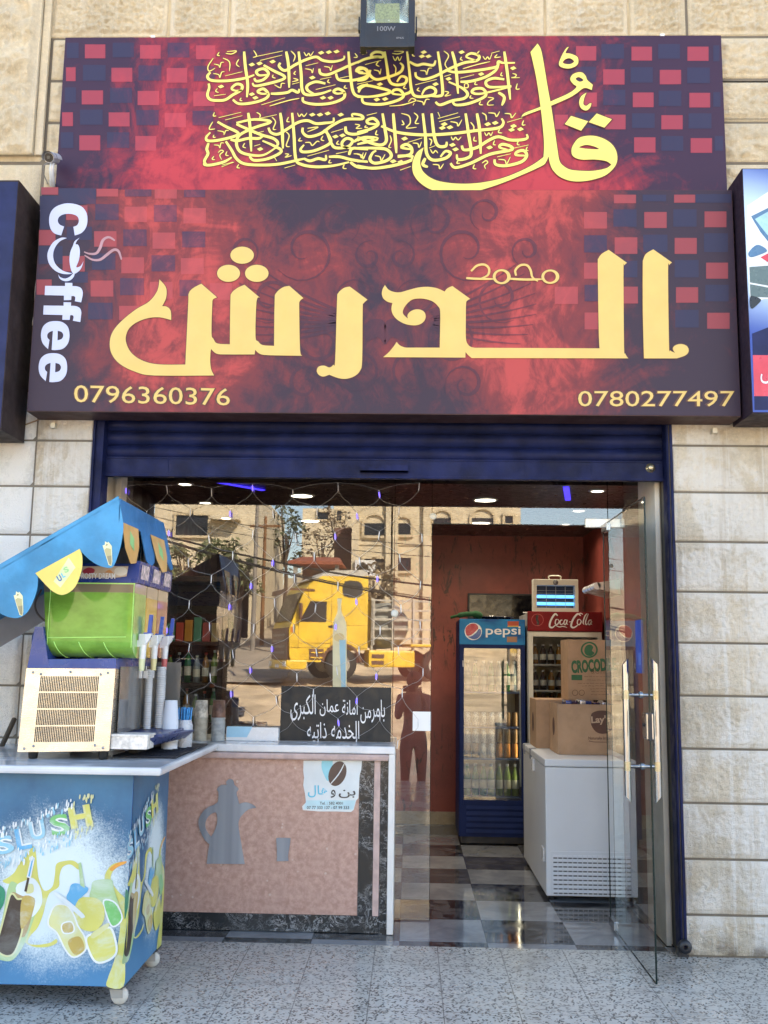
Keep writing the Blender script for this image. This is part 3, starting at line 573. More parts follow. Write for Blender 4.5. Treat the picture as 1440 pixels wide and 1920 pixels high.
def gold(loops, q=0):
    y0 = LYF - .003 - q*.0002
    mb.poly([[P(*p, y0) for p in offset_loop(l, 1.0)] for l in loops[:1]] + [[P(*p, y0) for p in l] for l in loops[1:]], 0)
    mb.poly([[P(*p, y0-.001) for p in l] for l in loops], 1)
gold([[S3a(*p) for p in outline(AQ, 4)]]); gold([[S3a(*p) for p in outline(RA, 4)]])
for e in ((908,297,44,32),(857,365,43,32),(963,365,44,32)): gold([[S3a(*p) for p in ell(*e)]])
DAL = [(*fd(*p[:2]), *p[2:]) for p in [(208,160,1),(250,215),(320,245),(400,248),(500,220),(620,190),(740,182),(850,200),(940,240,1),(975,200),(1035,172,1),(1255,330,1),(1220,350),(1203,390),(1200,600),(1200,790),(1215,870),(1255,915),(1310,930,1)]] + [(*fl(*p[:2]), *p[2:]) for p in [(845,618,1),(840,500),(835,120),(838,80),(860,50),(900,27,1),(1010,105,1),(994,120),(989,150),(992,600),(1000,650),(1018,678,1),(78,676,1)]] + [(*fd(*p[:2]), *p[2:]) for p in [(1220,1010),(1197,980,1),(1195,1050,1),(185,1045,1),(250,990),(310,920),(352,857,1),(390,900),(450,925),(500,928,1),(880,928,1),(885,700),(885,480),(860,420),(800,365),(720,335),(630,325),(540,340),(470,400),(430,470),(435,520),(490,572,1),(485,530),(520,485),(580,460),(640,462),(690,490),(708,545),(690,600),(640,640),(560,655),(450,635),(360,585),(305,520),(287,450),(300,380,1),(240,365),(190,325),(170,270),(180,210)]]
mb.poly([[P(*p, LYF-.004) for p in outline(DAL, 4)]], 1)
gold([[fl(*p) for p in outline([(1168,24,1),(1280,103,1),(1264,118),(1256,150),(1262,600),(1268,630),(1298,645,1),(1285,620),(1300,600),(1335,592),(1370,605),(1380,635),(1360,660),(1310,678,1),(1112,678,1),(1105,400),(1105,120),(1108,85),(1125,50)], 4)]])
gold([[fl(*p) for p in ell(550,188,54,43)], [fl(*p) for p in ell(548,188,35,32)][::-1]], 1); gold([[fl(*p) for p in ell(258,188,54,45)], [fl(*p) for p in ell(256,188,35,33)][::-1]], 2)
for q, st in enumerate(([(45,196),(100,200),(210,202)],[(305,200),(400,205),(500,203)],[(345,182),(340,150),(370,120),(410,120),(432,150),(442,190),(475,216)],[(75,155),(110,122),(155,116),(182,140),(175,178),(130,200)])):
    mb.ribbon([P(*fl(p.x,p.y), LYF-.0042-.0001*q) for p in cat(st, 6)], 17/3.2/432, 1, taper=(.8,.5))
mb.build('gold_lettering', [m_outl, m_gold], ls_)
# phone numbers
for txt, xa, xb, za, zb in (('0796360376', 139, 431, 754, 722), ('0780277497', 1084, 1377, 762, 733)):
    sl_ = (.022 if xa < 500 else .0); mb = MB()
    for yy, b_, mi in ((LYF-.0022, .042, 0), (LYF-.0034, .0, 1)):
        g = 1.5 if mi == 0 else 0
        put_text(mb, txt, xa-g, xb+g, -za-g-(0), -zb+g, lambda x, z: P(x, -z + sl_*(x-xa), yy), mi, b_)
    mb.build('phone_number', [m_outl, m_gold], ls_)
# coffee word, turned on its side
fc = lambda x, y: (60+x/5.483, 370+y/5.483)
EE = lambda dx, dy: [[(x+dx, y+dy, *r) for x, y, *r in [(165,1560,1),(110,1500),(92,1420),(110,1335),(165,1285),(240,1272),(315,1285),(370,1335),(386,1420),(370,1500),(320,1555),(250,1570),(202,1568,1),(215,1372,1),(180,1385),(158,1410),(160,1445),(180,1465,1)]], [(x+dx, y+dy, *r) for x, y, *r in [(265,1372,1),(305,1385),(322,1418),(305,1455),(262,1470,1)]]]
COF = [[[(300,392,1),(330,300,1),(285,280),(265,240),(285,195),(340,172),(410,172),(465,195),(482,240),(465,285),(425,303,1),(440,392,1),(510,365),(555,310),(570,240),(560,160),(510,95),(420,65),(330,65),(240,100),(190,160),(175,240),(190,320),(230,370)]],
 [[(360,418,1),(300,415),(220,460),(170,540),(158,610),(180,690),(240,755),(310,785),(380,790),(415,780,1),(330,760),(260,710),(225,650),(218,580),(240,510),(290,450)]],
 [[(490,415,1),(440,450),(420,500),(395,560),(385,640),(395,720),(415,775),(440,785),(480,760),(510,720),(530,655,1),(500,705),(455,718),(480,650),(492,580),(488,520),(470,485),(448,482),(460,450)]],
 [[(270,790,1),(290,820),(340,835),(390,815),(420,785),(438,790),(420,830),(380,858),(330,860),(285,835)]],
 [[(135,910,1),(340,912,1),(340,878,1),(415,880,1),(415,912,1),(460,915),(500,930),(520,965),(520,1010),(505,1080,1),(440,1068,1),(445,1030),(430,1015),(405,1015,1),(403,1055,1),(328,1058,1),(328,1010,1),(130,1005,1)]],
 [[(120,1112,1),(325,1115,1),(325,1078,1),(402,1080,1),(400,1115,1),(450,1118),(490,1138),(506,1175),(505,1210),(497,1282,1),(420,1268,1),(428,1230),(415,1212),(392,1213,1),(388,1260,1),(312,1258,1),(314,1210,1),(115,1205,1)]], EE(0,0), EE(-24,330)]
mb = MB()
for q, sh in enumerate(COF): mb.poly([[P(*fc(*p), LYF-.003-.0001*q) for p in outline(l, 4)] for l in sh], 0)
for st, ws in (([(535,560),(590,580),(660,575),(700,520),(730,440),(790,410),(852,445)], (4,38)), ([(540,595),(620,640),(700,640),(770,590),(840,540),(890,555),(920,640)], (4,34))):
    pp = cat(st, 5); k = len(pp)
    mb.ribbon([P(*fc(p.x,p.y), LYF-.0032) for p in pp], [(4+34*math.sin(math.pi*min(1, .08+.8*i/k)))/5.483/430 for i in range(k)], 1)
mb.build('coffee_word', [m_pale, m_mauve], ls_)
for x in (-1.955, 1.62): mb = MB(); mb.box(x-.012, x+.012, -.045, -.004, 2.672, 2.7); mb.build('fixing_bracket', M('zinc', (.6,.58,.5), .4, .7), ls_)

# ---- neighbours' light boxes
m_navy = M('navy_sign_vinyl', (.016,.022,.075), .5, var=.25, spec=.2); m_nside = M('dark_brown_casing', (.032,.022,.022), .6, var=.3, spec=.2)
nl = thing('neighbour_sign', 'edge of a plain navy light box with dark side, left of the coffee sign', 'sign', (-2.6, -.3, 2.6))
mb = MB(); ya = -.34; xr = P(24,500,ya).x; zt, zb = P(10,338,ya).z, P(4,806,ya).z
mb.box(xr-1.6, xr, ya, -.03, zb, zt, 0); mb.build('casing', m_nside, nl)
mb = MB(); mb.quad((xr-1.6,ya-.002,zb+.01),(xr-.004,ya-.002,zb+.01),(xr-.004,ya-.002,zt-.01),(xr-1.6,ya-.002,zt-.01)); mb.build('face', m_navy, nl)
mb = MB(); m_wire = M('pale_cable', (.62,.58,.52), .5)
for dx in (0, .022): mb.tube(cat([(xr+.014+dx, -.02, zt-.03), (xr+.010+dx, -.022, zt-.3), (xr+.004+dx, -.025, 3.5), (xr-.02+dx, -.03, 3.28), (xr-.03, -.04, 3.2)], 6), .005, 6)
mb.build('power_cable', m_wire, nl)
for pts, r_, nm, c_, lab in (([(60,388,-.03),(75,392,-.03),(86,400,-.02),(96,408,-.014)], .004, 'red_wire', (.35,.05,.06), 'thin red wire from the navy box to the coffee sign'), ([(60,385,-.03),(75,395,-.035),(84,404,-.02),(94,416,-.014)], .0035, 'pink_wire', (.5,.25,.3), 'thin pink wire sagging from the navy box to the coffee sign'), ([(4,806,-.05),(20,805,-.05),(45,797,-.02),(70,788,-.02),(86,781,-.03)], .004, 'brown_wire', (.25,.16,.08), 'loose brown wire under the lower left corner of the coffee sign')):
    mb = MB(); mb.tube(cat([P(*q_) for q_ in pts], 5), r_, 6); tag(mb.build('loose_wire', M(nm, c_, .5), None, P(*pts[0])), lab, 'wire')
nr = thing('neighbour_car_sign', 'blue light box printed with a silver car, right of the coffee sign', 'sign', (2.3, -.3, 2.7))
ya = -.33; xl = P(1399,500,ya).x; zt, zb = P(1400,316,ya).z, P(1412,775,ya).z
mb = MB(); mb.box(xl, xl+1.7, ya, -.03, zb, zt); mb.build('casing', M('dark_plum_casing', (.026,.016,.026), .5, spec=.2), nr)
Q = lambda x, y, d=0: P(1340+x/3.84, 300+y/3.84, ya-.002-d)
mb = MB()
def car_paint():
    m, nt, b = new_mat('blue_glow_print'); n = N(nt); x, y, z = n.sep(n.coords())
    f = n.ramp(n.math('ABSOLUTE', n.math('ADD', n.math('SUBTRACT', z, .78), n.math('MULTIPLY', x, .25))), .1, .52, 1, 0)
    n.link(n.mix(f, (.02,.06,.32), (.55,.75,.95)), b.inputs['Base Color']); b.inputs['Roughness'].default_value = .3; return m
def ex(pts, d, mi): mb.poly([[Q(x, y, d) for x, y in pts]], mi)
xx = 560
mb.quad((xl+.003,ya-.002,zb+.006),(xl+1.69,ya-.002,zb+.006),(xl+1.69,ya-.002,zt-.004),(xl+.003,ya-.002,zt-.004), 0)
ex([(270,1250),(384,1205),(xx,1130),(xx,1405),(275,1405)], .001, 1); ex([(275,1405),(xx,1405),(xx,1700),(285,1700)], .001, 2); ex([(285,1700),(xx,1700),(xx,1800),(287,1800)], .001, 1)
ex(outline([(232,330,1),(384,230,1),(xx,150,1),(xx,900,1),(384,1000,1),(330,1010),(262,1075,1),(245,900),(238,700)], 4), .001, 3)     # silver body
ex([(262,405),(384,345),(xx,300),(xx,560),(384,585),(330,520)], .002, 4); ex([(290,425),(384,372),(xx,330),(xx,520),(384,545)], .003, 5)
ex(outline([(245,665),(300,612),(350,625),(378,655),(330,680),(260,700)], 4), .003, 4); ex(outline([(330,700,1),(384,672,1),(xx,640,1),(xx,730,1),(384,735,1)], 3), .003, 2)
ex([(250,770),(384,760),(xx,750),(xx,1000),(384,990),(258,985)], .002, 6); ex([(246,880),(384,905),(xx,915),(xx,930),(384,918),(246,892)], .003, 3); ex(outline([(258,980),(330,1000),(320,1030),(262,1070)], 4), .003, 7)
put_text(mb, '\u0633', 330, 470, -1610, -1500, lambda x, z: Q(x, -z, .003), 3)
mb.build('printed_face', [car_paint(), m_navy, M('red_print', (.60,.05,.08), .35), M('silver_print', (.66,.72,.78), .3), M('steel_blue_print', (.07,.17,.30), .3), M('pale_glass_print', (.30,.52,.66), .3), M('grey_green_print', (.10,.15,.15), .3), M('black_print', (.015,.018,.02), .3)], nr)

# ---- flood light in front of the upper sign
m_blk = M('black_cast_metal', (.014,.015,.020), .45, var=.2, bump=.1, bs=200)
fl_ = thing('flood_light', 'black square flood light with silver reflector above the red sign', 'lamp', (-.03, -.3, 5.0))
FYl = -.33; q = lambda x, y, d=0: P(660+x/10.286, y/10.286, FYl+d)
a, b_, c, d = q(145,-260), q(1215,-260), q(1213,890), q(180,905)
x0, x1, z0, z1 = (a.x+d.x)/2, (b_.x+c.x)/2, d.z, d.z + (b_.x-a.x)*1.28
i0, i1, j0 = q(280,300).x, q(1090,300).x, q(600,430).z; j1 = z1 - .045
mb = MB(); mb.box(x0, i0, FYl, FYl+.07, z0+.001, z1, 0, .004); mb.box(i1, x1, FYl, FYl+.07, z0+.001, z1, 0, .004); mb.box(i0-.006, i1+.006, FYl+.0015, FYl+.03, z0, j0, 0, .004); mb.box(i0-.006, i1+.006, FYl+.001, FYl+.07, j1, z1, 0, .004); mb.box(x0+.03, x1-.03, FYl+.066, FYl+.12, z0+.06, z1-.04, 0, .01)
mb.build('housing', m_blk, fl_)
mb = MB(); r = [(i0,FYl+.006,j0),(i1,FYl+.006,j0),(i1,FYl+.006,j1),(i0,FYl+.006,j1)]; e = [(i0+.045,FYl+.05,j0+.055),(i1-.05,FYl+.05,j0+.055),(i1-.05,FYl+.05,j1-.05),(i0+.045,FYl+.05,j1-.05)]
for k in range(4): mb.quad(r[k], r[(k+1)%4], e[(k+1)%4], e[k])
mb.build('reflector', M('polished_reflector', (.85,.84,.78), .18, .95, var=.02), fl_)
mb = MB(); mb.quad(*e); mb.build('led_panel', M('yellow_led_chip', (.42,.42,.13), .4, var=.3, vs=90), fl_)
mb = MB(); mb.box(i0+.002, i1-.002, FYl+.002, FYl+.005, j0+.002, j1-.002); mb.build('front_glass', glass('lamp_glass', ior=1.5), fl_)
for t, xa, xb, ya_, yb_ in (('100W', 485, 838, 598, 505), ('IP65', 858, 1000, 750, 712)): mb = MB(); put_text(mb, t, xa, xb, -ya_, -yb_, lambda x, z: q(x, -z, -.0015), 0, .02); mb.build('rating_lettering', M('grey_print', (.16,.165,.18), .5), fl_)
mb = MB(); mb.box(x0-.012, x0-.004, FYl+.03, FYl+.06, z0+.12, z0+.2); mb.box(x1+.004, x1+.012, FYl+.03, FYl+.06, z0+.12, z0+.2); mb.box(x0-.012, x1+.012, FYl+.13, FYl+.136, z0+.13, z0+.17)
mb.tube([((x0+x1)/2, FYl+.133, z0+.15), ((x0+x1)/2, .0, z0+.2)], .018, 10); mb.build('wall_bracket', m_blk, fl_)

# ---- security camera
cc = thing('security_camera', 'small silver security camera on a bracket beside the red sign', 'camera', P(100,345,-.12))
m_sil = M('silver_paint', (.52,.55,.60), .35, .3, var=.05)
hd = P(98,297,-.2); dr = Vector((.10,-.9,-.42)).normalized(); rt = dr.cross(Vector((0,0,1))).normalized(); upv = rt.cross(dr)
def cyl(mb, c, d, r0, r1, L, n=18, mi=0): mb.tube([c, c+d*L], [r0, r1], n, mi)
mb = MB(); cyl(mb, hd - dr*.075, dr, .026, .027, .15); mb.build('body', m_sil, cc)
mb = MB()
for k in range(9):
    a0, a1 = math.pi*(k-1)/9*1.15, math.pi*k/9*1.15
    A = [hd - dr*.09 + rt*.033*math.cos(t) + upv*.033*math.sin(t) for t in (a0, a1)]; B = [p + dr*.19 for p in A]
    mb.quad(A[0], A[1], B[1], B[0])
mb.build('sun_shield', m_sil, cc)
mb = MB(); cyl(mb, hd+dr*.0755, dr, .024, .024, .003); mb.build('lens_plate', M('black_gloss', (.012,.012,.014), .1), cc)
mb = MB(); cyl(mb, hd+dr*.079, dr, .011, .009, .006); mb.build('lens', M('lens_grey', (.09,.085,.075), .08), cc)
mb = MB(); b0 = P(100,305,-.19); mb.tube([hd - upv*.02, hd - Vector((0,0,.06)), P(98,348,-.12)], [.012,.013,.014], 10); mb.tube([P(98,345,-.13), P(98,345,-.0)], .012, 10); mb.build('bracket', m_sil, cc)
mb = MB(); mb.tube(cat([hd - dr*.07 - upv*.02, P(85,308,-.14), P(82,325,-.1), P(90,345,-.03)], 6), .003, 6); mb.build('cable', M('grey_cable', (.25,.25,.25), .5), cc)
# ================================================================== SHOP FRONT
m_blue = M('blue_shutter_paint', (.007,.012,.055), .5, var=.45, vs=5, bump=.2, bs=25, spec=.15)
m_bluedk = M('worn_blue_paint', (.009,.014,.06), .6, var=.5, vs=9, spec=.15)
m_chr = M('chrome', (.32,.33,.35), .2, 1.0, var=.03, rv=.04); m_white = M('white_enamel', (.72,.73,.74), .25, var=.05)
m_brass = M('brass', (.42,.36,.24), .3, .8)
sh = thing('roller_shutter', 'dark blue roller shutter rolled up above the glass shop front', 'shutter', (-.17, .1, 2.43))
mb = MB(); zz = 2.535; YS = .085
prof = []
for k in range(3):
    for t, dy in ((0,0),(.02,-.002),(.3,-.013),(.55,-.016),(.8,-.010),(.93,-.001),(.96,.006),(1,.006)): prof.append((YS+.01+dy, zz + .078*(k+t)))
vs = [(x, y, z) for x in (-1.70, 1.37) for y, z in prof]; n_ = len(prof)
mb.add(vs, [(i, n_+i, n_+i+1, i+1) for i in range(n_-1)], 0, True); mb.build('slats', m_blue, sh)
mb = MB(); mb.box(-1.70, 1.37, YS-.006, YS+.03, 2.436, 2.533, 0, .004); mb.box(-1.70, 1.37, YS-.014, YS+.03, 2.430, 2.444, 0, .002); mb.box(-1.70,1.37,YS-.010,YS+.02,2.529,2.540,0,.003)
for x in (-1.35, -.65, .62, .98): mb.box(x, x+.008, YS-.009, YS, 2.44, 2.53)
mb.build('bottom_rail', m_blue, sh)
mb = MB(); a, b_ = P(676,873,YS), P(765,890,YS); mb.box(a.x, b_.x, YS-.035, YS-.005, b_.z+.008, b_.z+.016); mb.box(a.x, b_.x, YS-.035, YS-.031, b_.z+.008, a.z); mb.build('pull_handle', m_bluedk, sh)
c = P(1219,878,YS); mb = MB(); mb.lathe([(0,-.028),(.014,-.028),(.016,-.024),(.017,-.008),(.026,-.006),(.026,0)], c, 16, 'y'); mb.build('lock', [m_brass], sh)
mb = MB(); mb.box(1.372,1.398,.012,.10,0.03,2.75,0,.003); mb.box(1.376,1.382,.002,.02,0.03,2.75); mb.box(1.389,1.402,-.004,.02,.03,2.75); mb.build('guide_rail', m_blue, sh)
mb = MB(); mb.box(-1.743,-1.69,.012,.13,0.0,2.75,0,.003); mb.box(-1.745,-1.733,-.004,.02,.0,2.75); mb.build('guide_rail', m_blue, sh)
mb = MB(); mb.box(-1.74,1.39,.09,.135,2.70,2.75); mb.build('head_box', m_bluedk, sh)
mb = MB(); c = Vector((1.385,-.01,.055)); mb.lathe([(.012,-.03),(.03,-.03),(.034,-.015),(.034,.0),(.012,.0)], c, 14, 'y'); mb.box(1.36,1.41,.0,.05,.0,.035); mb.build('floor_lock', m_blk, sh)

m_gl = glass('shop_glass'); m_gled = M('glass_edge', (.008,.018,.016), .25, var=.05, spec=.2)
gf = thing('glass_shop_front', 'clear glass shop front of frameless panes mirroring the street', 'window', (-.2, YG, .98))
def pane(x0, x1, z0, z1, name='pane'):
    mb = MB(); mb.quad((x0+.0015,YG,z0),(x1-.0015,YG,z0),(x1-.0015,YG,z1),(x0+.0015,YG,z1), 0)
    for x in (x0, x1): mb.box(x-.0012, x+.0012, YG-.005, YG+.005, z0, z1, 1)
    if name == 'transom_pane': mb.box(x0, x1, YG-.005, YG+.005, z0-.003, z0+.001, 1)
    return mb.build(name, [m_gl, m_gled], gf)
pane(-1.80, -.096, .982, 2.6); pane(-.096, .125, .006, 2.6, 'side_pane'); pane(.125, 1.165, 2.252, 2.6, 'transom_pane'); pane(1.165, 1.415, .006, 2.6, 'side_pane')
mb = MB(); mb.box(1.415,1.445,.50,.60,0,2.6); mb.box(1.447,1.50,.40,.60,0,2.6); mb.box(1.346,1.370,.18,.5745,.004,2.69); mb.box(1.371,1.402,.215,.5745,.004,2.69); mb.build('frame', m_alu, gf)
mb = MB(); mb.box(-1.86,-1.80,.50,.60,0,2.6); mb.box(-1.83,-1.795,.44,.498,0,2.6); mb.box(-1.795,-1.745,.47,.57,.98,2.6); mb.box(-1.744,-1.71,.45,.57,.98,2.6); mb.build('frame', m_alu, gf)
m_con = M('pale_nylon', (.75,.75,.68), .3)
for px, py in ((812,968),(740,1150),(1146,1061)):
    c = P(px, py, YG); mb = MB(); mb.lathe([(0,-.012),(.016,-.012),(.021,-.009),(.022,-.002)] if px < 1000 else [(0,-.01),(.01,-.01),(.013,-.002)], c, 18, 'y'); mb.build('glass_connector', m_con, gf)
tag(MB().box(P(774,1334,YG).x, P(808,1370,YG).x, YG-.0045, YG-.0035, P(774,1370,YG).z, P(774,1334,YG).z).build('paper_sticker', M('white_paper', (.85,.85,.84), .6, var=.02), None, P(790,1352,YG-.003)), 'blank square white sticker on the glass beside the doorway', 'sticker')

# ---- open glass door
dx = 1.132
dr_ = thing('glass_door', 'frameless glass door standing open outward with long chrome handles', 'door', (dx, .55, .012))
mb = MB(); mb.quad((dx,.552,.014),(dx,-.475,.014),(dx,-.475,2.247),(dx,.552,2.247), 0); mb.box(dx-.004,dx+.004,-.479,-.475,.014,2.247,1); mb.box(dx-.004,dx+.004,-.475,.552,.0115,.0135,1); mb.box(dx-.003,dx+.003,.552,.555,.014,2.247,1); mb.box(dx-.004,dx+.004,-.475,.552,2.2475,2.250,1)
mb.build('leaf', [glass('door_glass', tint=(.90,.96,.94)), m_gled], dr_)
for s in (-1, 1):
    x = dx + s*.072; yh = -.30; mb = MB()
    vs = []; n_ = 18
    for zt_, k in ((.80, -1), (1.455, 1)):
        for i in range(n_):
            t = 2*math.pi*i/n_; vs.append((x + .016*math.cos(t), yh + .016*math.sin(t), zt_ + k*s*(-.018)*math.cos(t)))
    mb.add(vs, [(i, (i+1)%n_, n_+(i+1)%n_, n_+i) for i in range(n_)], 0, True); mb.add(vs[:n_], [list(range(n_))[::-1]]); mb.add(vs[n_:], [list(range(n_))])
    for z in (.955, 1.295): mb.tube([(x, yh, z), (dx + s*.006, yh, z)], .0085, 12); mb.lathe([(.018,0),(.018,.008)], (dx + s*.004 - .004, yh, z), 14, 'x'); mb.lathe([(.0168,-.022),(.0168,.022)], (x, yh, z), 16, 'z', 1)
    mb.build('handle', [m_chr, m_brass], dr_)
mb = MB(); mb.box(dx-.016, dx+.016, -.477, -.385, 1.095, 1.215, 0, .003); mb.box(dx-.008,dx+.008,-.486,-.475,1.09,1.22,1); mb.lathe([(.008,-.022),(.008,.022)], (dx,-.42,1.16), 12, 'x', 1); mb.build('lock', [m_chr, m_blk], dr_)
mb = MB(); mb.box(dx-.012, dx+.012, .40, .549, 2.20, 2.248, 0, .002); mb.build('top_patch', m_chr, dr_)
mb = MB(); mb.box(dx-.012, dx+.012, .40, .549, .013, .06, 0, .002); mb.build('bottom_patch', m_chr, dr_)
mb = MB(); a, b_ = P(1097,973,YG), P(1170,990,YG); mb.box(a.x, b_.x, YG-.018, YG+.018, b_.z, a.z, 0, .002); mb.build('transom_fitting', M('white_metal', (.85,.85,.84), .25, .2, var=.02), gf)
mb = MB(); mb.quad((dx-.006,-.365,1.40),(dx-.006,-.245,1.40),(dx-.006,-.245,1.66),(dx-.006,-.365,1.66)); mb.quad((dx-.0065,-.355,1.44),(dx-.0065,-.3,1.44),(dx-.0065,-.3,1.50),(dx-.0065,-.355,1.50),1)
tag(mb.build('blue_sticker', [M('blue_sticker', (.03,.09,.42), .4), M('pale_blue_sticker', (.10,.2,.55), .4)], None, (dx-.006,-.3,1.5)), 'tall blue sticker on the open glass door', 'sticker')

# ---- counter
m_marb = M('white_marble', (.66,.67,.68), .2, var=.12, vs=3); m_pink = M('pink_stone', (.50,.36,.33), .4, var=.15, vs=20)
def pink_granite():
    m, nt, b = new_mat('pink_granite'); n = N(nt); c = n.coords()
    base = n.mix(n.ramp(n.noise(c, 30, 6, .7), .35, .65), (.40,.23,.185), (.56,.36,.30))
    base = n.mix(n.ramp(n.noise(n.coords((1,1,1),loc=(5,2,1)), 8, 5, .65), .4, .65, 0, .4), base, (.48,.31,.26))
    sp = n.vor(c, 15); base = n.mix(n.ramp(n.math('ADD', sp, n.math('MULTIPLY', n.noise(c, 60, 3), .3)), .2, .27, .7, 0), base, (.62,.50,.44))
    base = n.mix(n.ramp(n.noise(c, 55, 4, .6), .62, .74, 0, .4), base, (.17,.07,.06))
    n.link(base, b.inputs['Base Color']); b.inputs['Roughness'].default_value = .32; return m
def black_marble():
    m, nt, b = new_mat('black_veined_marble'); n = N(nt); c = n.coords()
    nz = n.noise(n.coords((1,1,1), rot=(0,.6,0)), 9, 8, .68, 1.6); v = n.math('ABSOLUTE', n.math('SUBTRACT', nz, .5))
    v2 = n.math('ABSOLUTE', n.math('SUBTRACT', n.noise(n.coords((1,1,1), rot=(0,-.7,0), loc=(2,0,3)), 16, 8, .7, 1.2), .5))
    f = n.math('MAXIMUM', n.ramp(v, .0, .018, .8, 0), n.ramp(v2, 0, .014, .55, 0)); f = n.math('MULTIPLY', f, n.ramp(n.noise(c, 4, 3), .38, .55))
    n.link(n.mix(f, (.016,.018,.020), (.5,.52,.54)), b.inputs['Base Color']); b.inputs['Roughness'].default_value = .15; return m
m_pg, m_bm = pink_granite(), black_marble()
ct = thing('stone_counter', 'pink granite serving counter edged in white and black marble', 'counter', (-.9, .3, 0))
CYF = .30
def pq(px0, py0, px1, py1, Y): a, b_, c, d = P(px0,py0,Y), P(px1,py0,Y), P(px0,py1,Y), P(px1,py1,Y); return (a.x+c.x)/2, (b_.x+d.x)/2, (c.z+d.z)/2, (a.z+b_.z)/2
xA, xB, xC, xD = (P(x,1560,CYF).x for x in (672,700,712,727)); zb_ = P(500,1713,CYF).z
mb = MB(); mb.box(-1.735, xA, CYF, .55, zb_, .935); mb.build('front_panel', m_pg, ct)
mb = MB(); mb.box(xA+.001, xB, CYF-.002, .55, zb_, .935); mb.box(xC, xD+.003, CYF-.002, .55, .0, .9); mb.build('marble_strip', m_bm, ct)
mb = MB(); mb.box(-1.735, xC-.001, CYF-.003, .55, .004, zb_-.001); mb.build('plinth', m_bm, ct)
mb = MB(); mb.box(xB+.001, xC-.001, CYF-.010, .5, zb_+.001, .9); mb.build('pink_strip', m_pink, ct)
mb = MB(); mb.box(-1.735, -.108, CYF-.035, .55, .902, .936, 0, .010); mb.build('pink_edge', m_pink, ct)
mb = MB(); mb.box(-1.735, -.074, CYF-.025, .98, .938, .979, 0, .008); mb.build('worktop', m_marb, ct)
mb = MB(); mb.box(-.109, -.074, CYF-.022, .60, .002, .937, 0, .004); mb.build('end_post', M('white_post', (.70,.69,.67), .4, var=.06), ct)
mb = MB(); mb.box(-1.735, -.11, .90, .95, .0, .935); mb.build('back_panel', m_brown, ct)
# steel coffee pot and cup fixed to the panel
def brushed():
    m, nt, b = new_mat('brushed_steel'); n = N(nt)
    f = n.noise(n.coords((4.5,1,.06)), 3.0, 2, .4); n.link(n.mix(n.ramp(f, .35, .65), (.21,.235,.275), (.33,.36,.41)), b.inputs['Base Color'])
    b.inputs['Metallic'].default_value = .35; b.inputs['Roughness'].default_value = .5; return m
m_br = brushed(); fp = lambda x, y: (360+x/4.364, 1430+y/4.364)
POT = [(120,828,1),(130,740),(142,668,1),(100,625),(62,545),(52,480),(75,420),(125,368),(190,340),(212,310),(216,245),(203,215),(240,182,1),(285,182,1),(278,158),(305,133),(335,145),(345,182,1),(380,215),(364,245),(375,295),(386,338,1),(440,325),(500,345),(525,370,1),(460,385),(410,430),(385,470),(380,525),(400,650),(430,830,1)]
mb = MB(); mb.poly([[P(*fp(*p), CYF-.007) for p in outline(POT, 4)], [P(*fp(*p), CYF-.007) for p in outline([(195,408),(140,435),(110,490),(117,550),(155,608,1),(192,540),(207,470)], 4)]], 0, .005)
tag(mb.build('coffee_pot_plaque', m_br, None, P(420,1540,CYF)), 'grey steel cut-out of an Arabic coffee pot on the pink counter', 'plaque')
mb = MB(); mb.poly([[P(*fp(*p), CYF-.006) for p in outline([(688,618,1),(745,615),(808,618,1),(800,680),(786,760),(790,805,1),(692,808,1),(695,740)], 3)]], 0, .004)
tag(mb.build('coffee_cup_plaque', m_br, None, P(530,1590,CYF)), 'small grey steel cut-out of a coffee cup on the pink counter', 'plaque')
# torn poster
ps = thing('coffee_poster', 'torn white coffee poster with a bean on the pink counter panel', 'poster', P(620,1475,CYF-.002))
random.seed(3)
edge = [(915,-18),(1392,-18),(1384,60),(1376,100),(1370,170),(1358,290),(1340,310),(1322,388),(1300,402),(1180,398),(1040,402),(905,388),(902,360),(930,325),(922,250),(908,180),(918,120),(910,60)]
mb = MB(); mb.poly([[P(*fp(x+random.uniform(-4,4), y+random.uniform(-3,3)), CYF-.0025) for x, y in edge]], 0); mb.build('sheet', M('poster_white', (.68,.72,.72), .5, var=.06), ps)
mb = MB(); mb.poly([[P(*fp(*p), CYF-.0032) for p in outline([(1062,-15,1),(1150,-15,1),(1150,90),(1112,150),(1080,100),(1060,40)], 4)]], 1)
mb.poly([[P(*fp(*p), CYF-.0036) for p in ell(1190, 90, 70, 105, 28, .35)]], 0)
mb.ribbon([P(*fp(p.x,p.y), CYF-.0040) for p in cat([(1130,178),(1180,120),(1215,70),(1250,0)], 5)], .006, 2, taper=(.5,.5))
mb.poly([[P(*fp(*p), CYF-.0030) for p in ((935,308),(1340,308),(1318,385),(915,378))]], 3); mb.build('printed_bean', [M('bean_brown', (.10,.06,.045), .5), M('aqua_print', (.28,.62,.70), .5), M('paper_print', (.66,.70,.70), .5), M('pale_aqua_print', (.48,.68,.73), .5)], ps)
def rtl(s): return s
def label_mesh(name, items, mats, parent, fn, Y):
    for k, (t, x0, x1, y0, y1, mi, bold) in enumerate(items):
        mb = MB(); put_text(mb, t, x0, x1, -y1, -y0, lambda x, z: P(*fn(x, -z), Y), 0, bold); mb.build(name, mats[mi], parent)
m_ink = M('dark_ink', (.06,.05,.045), .5); m_aq = M('aqua_ink', (.10,.50,.66), .5)
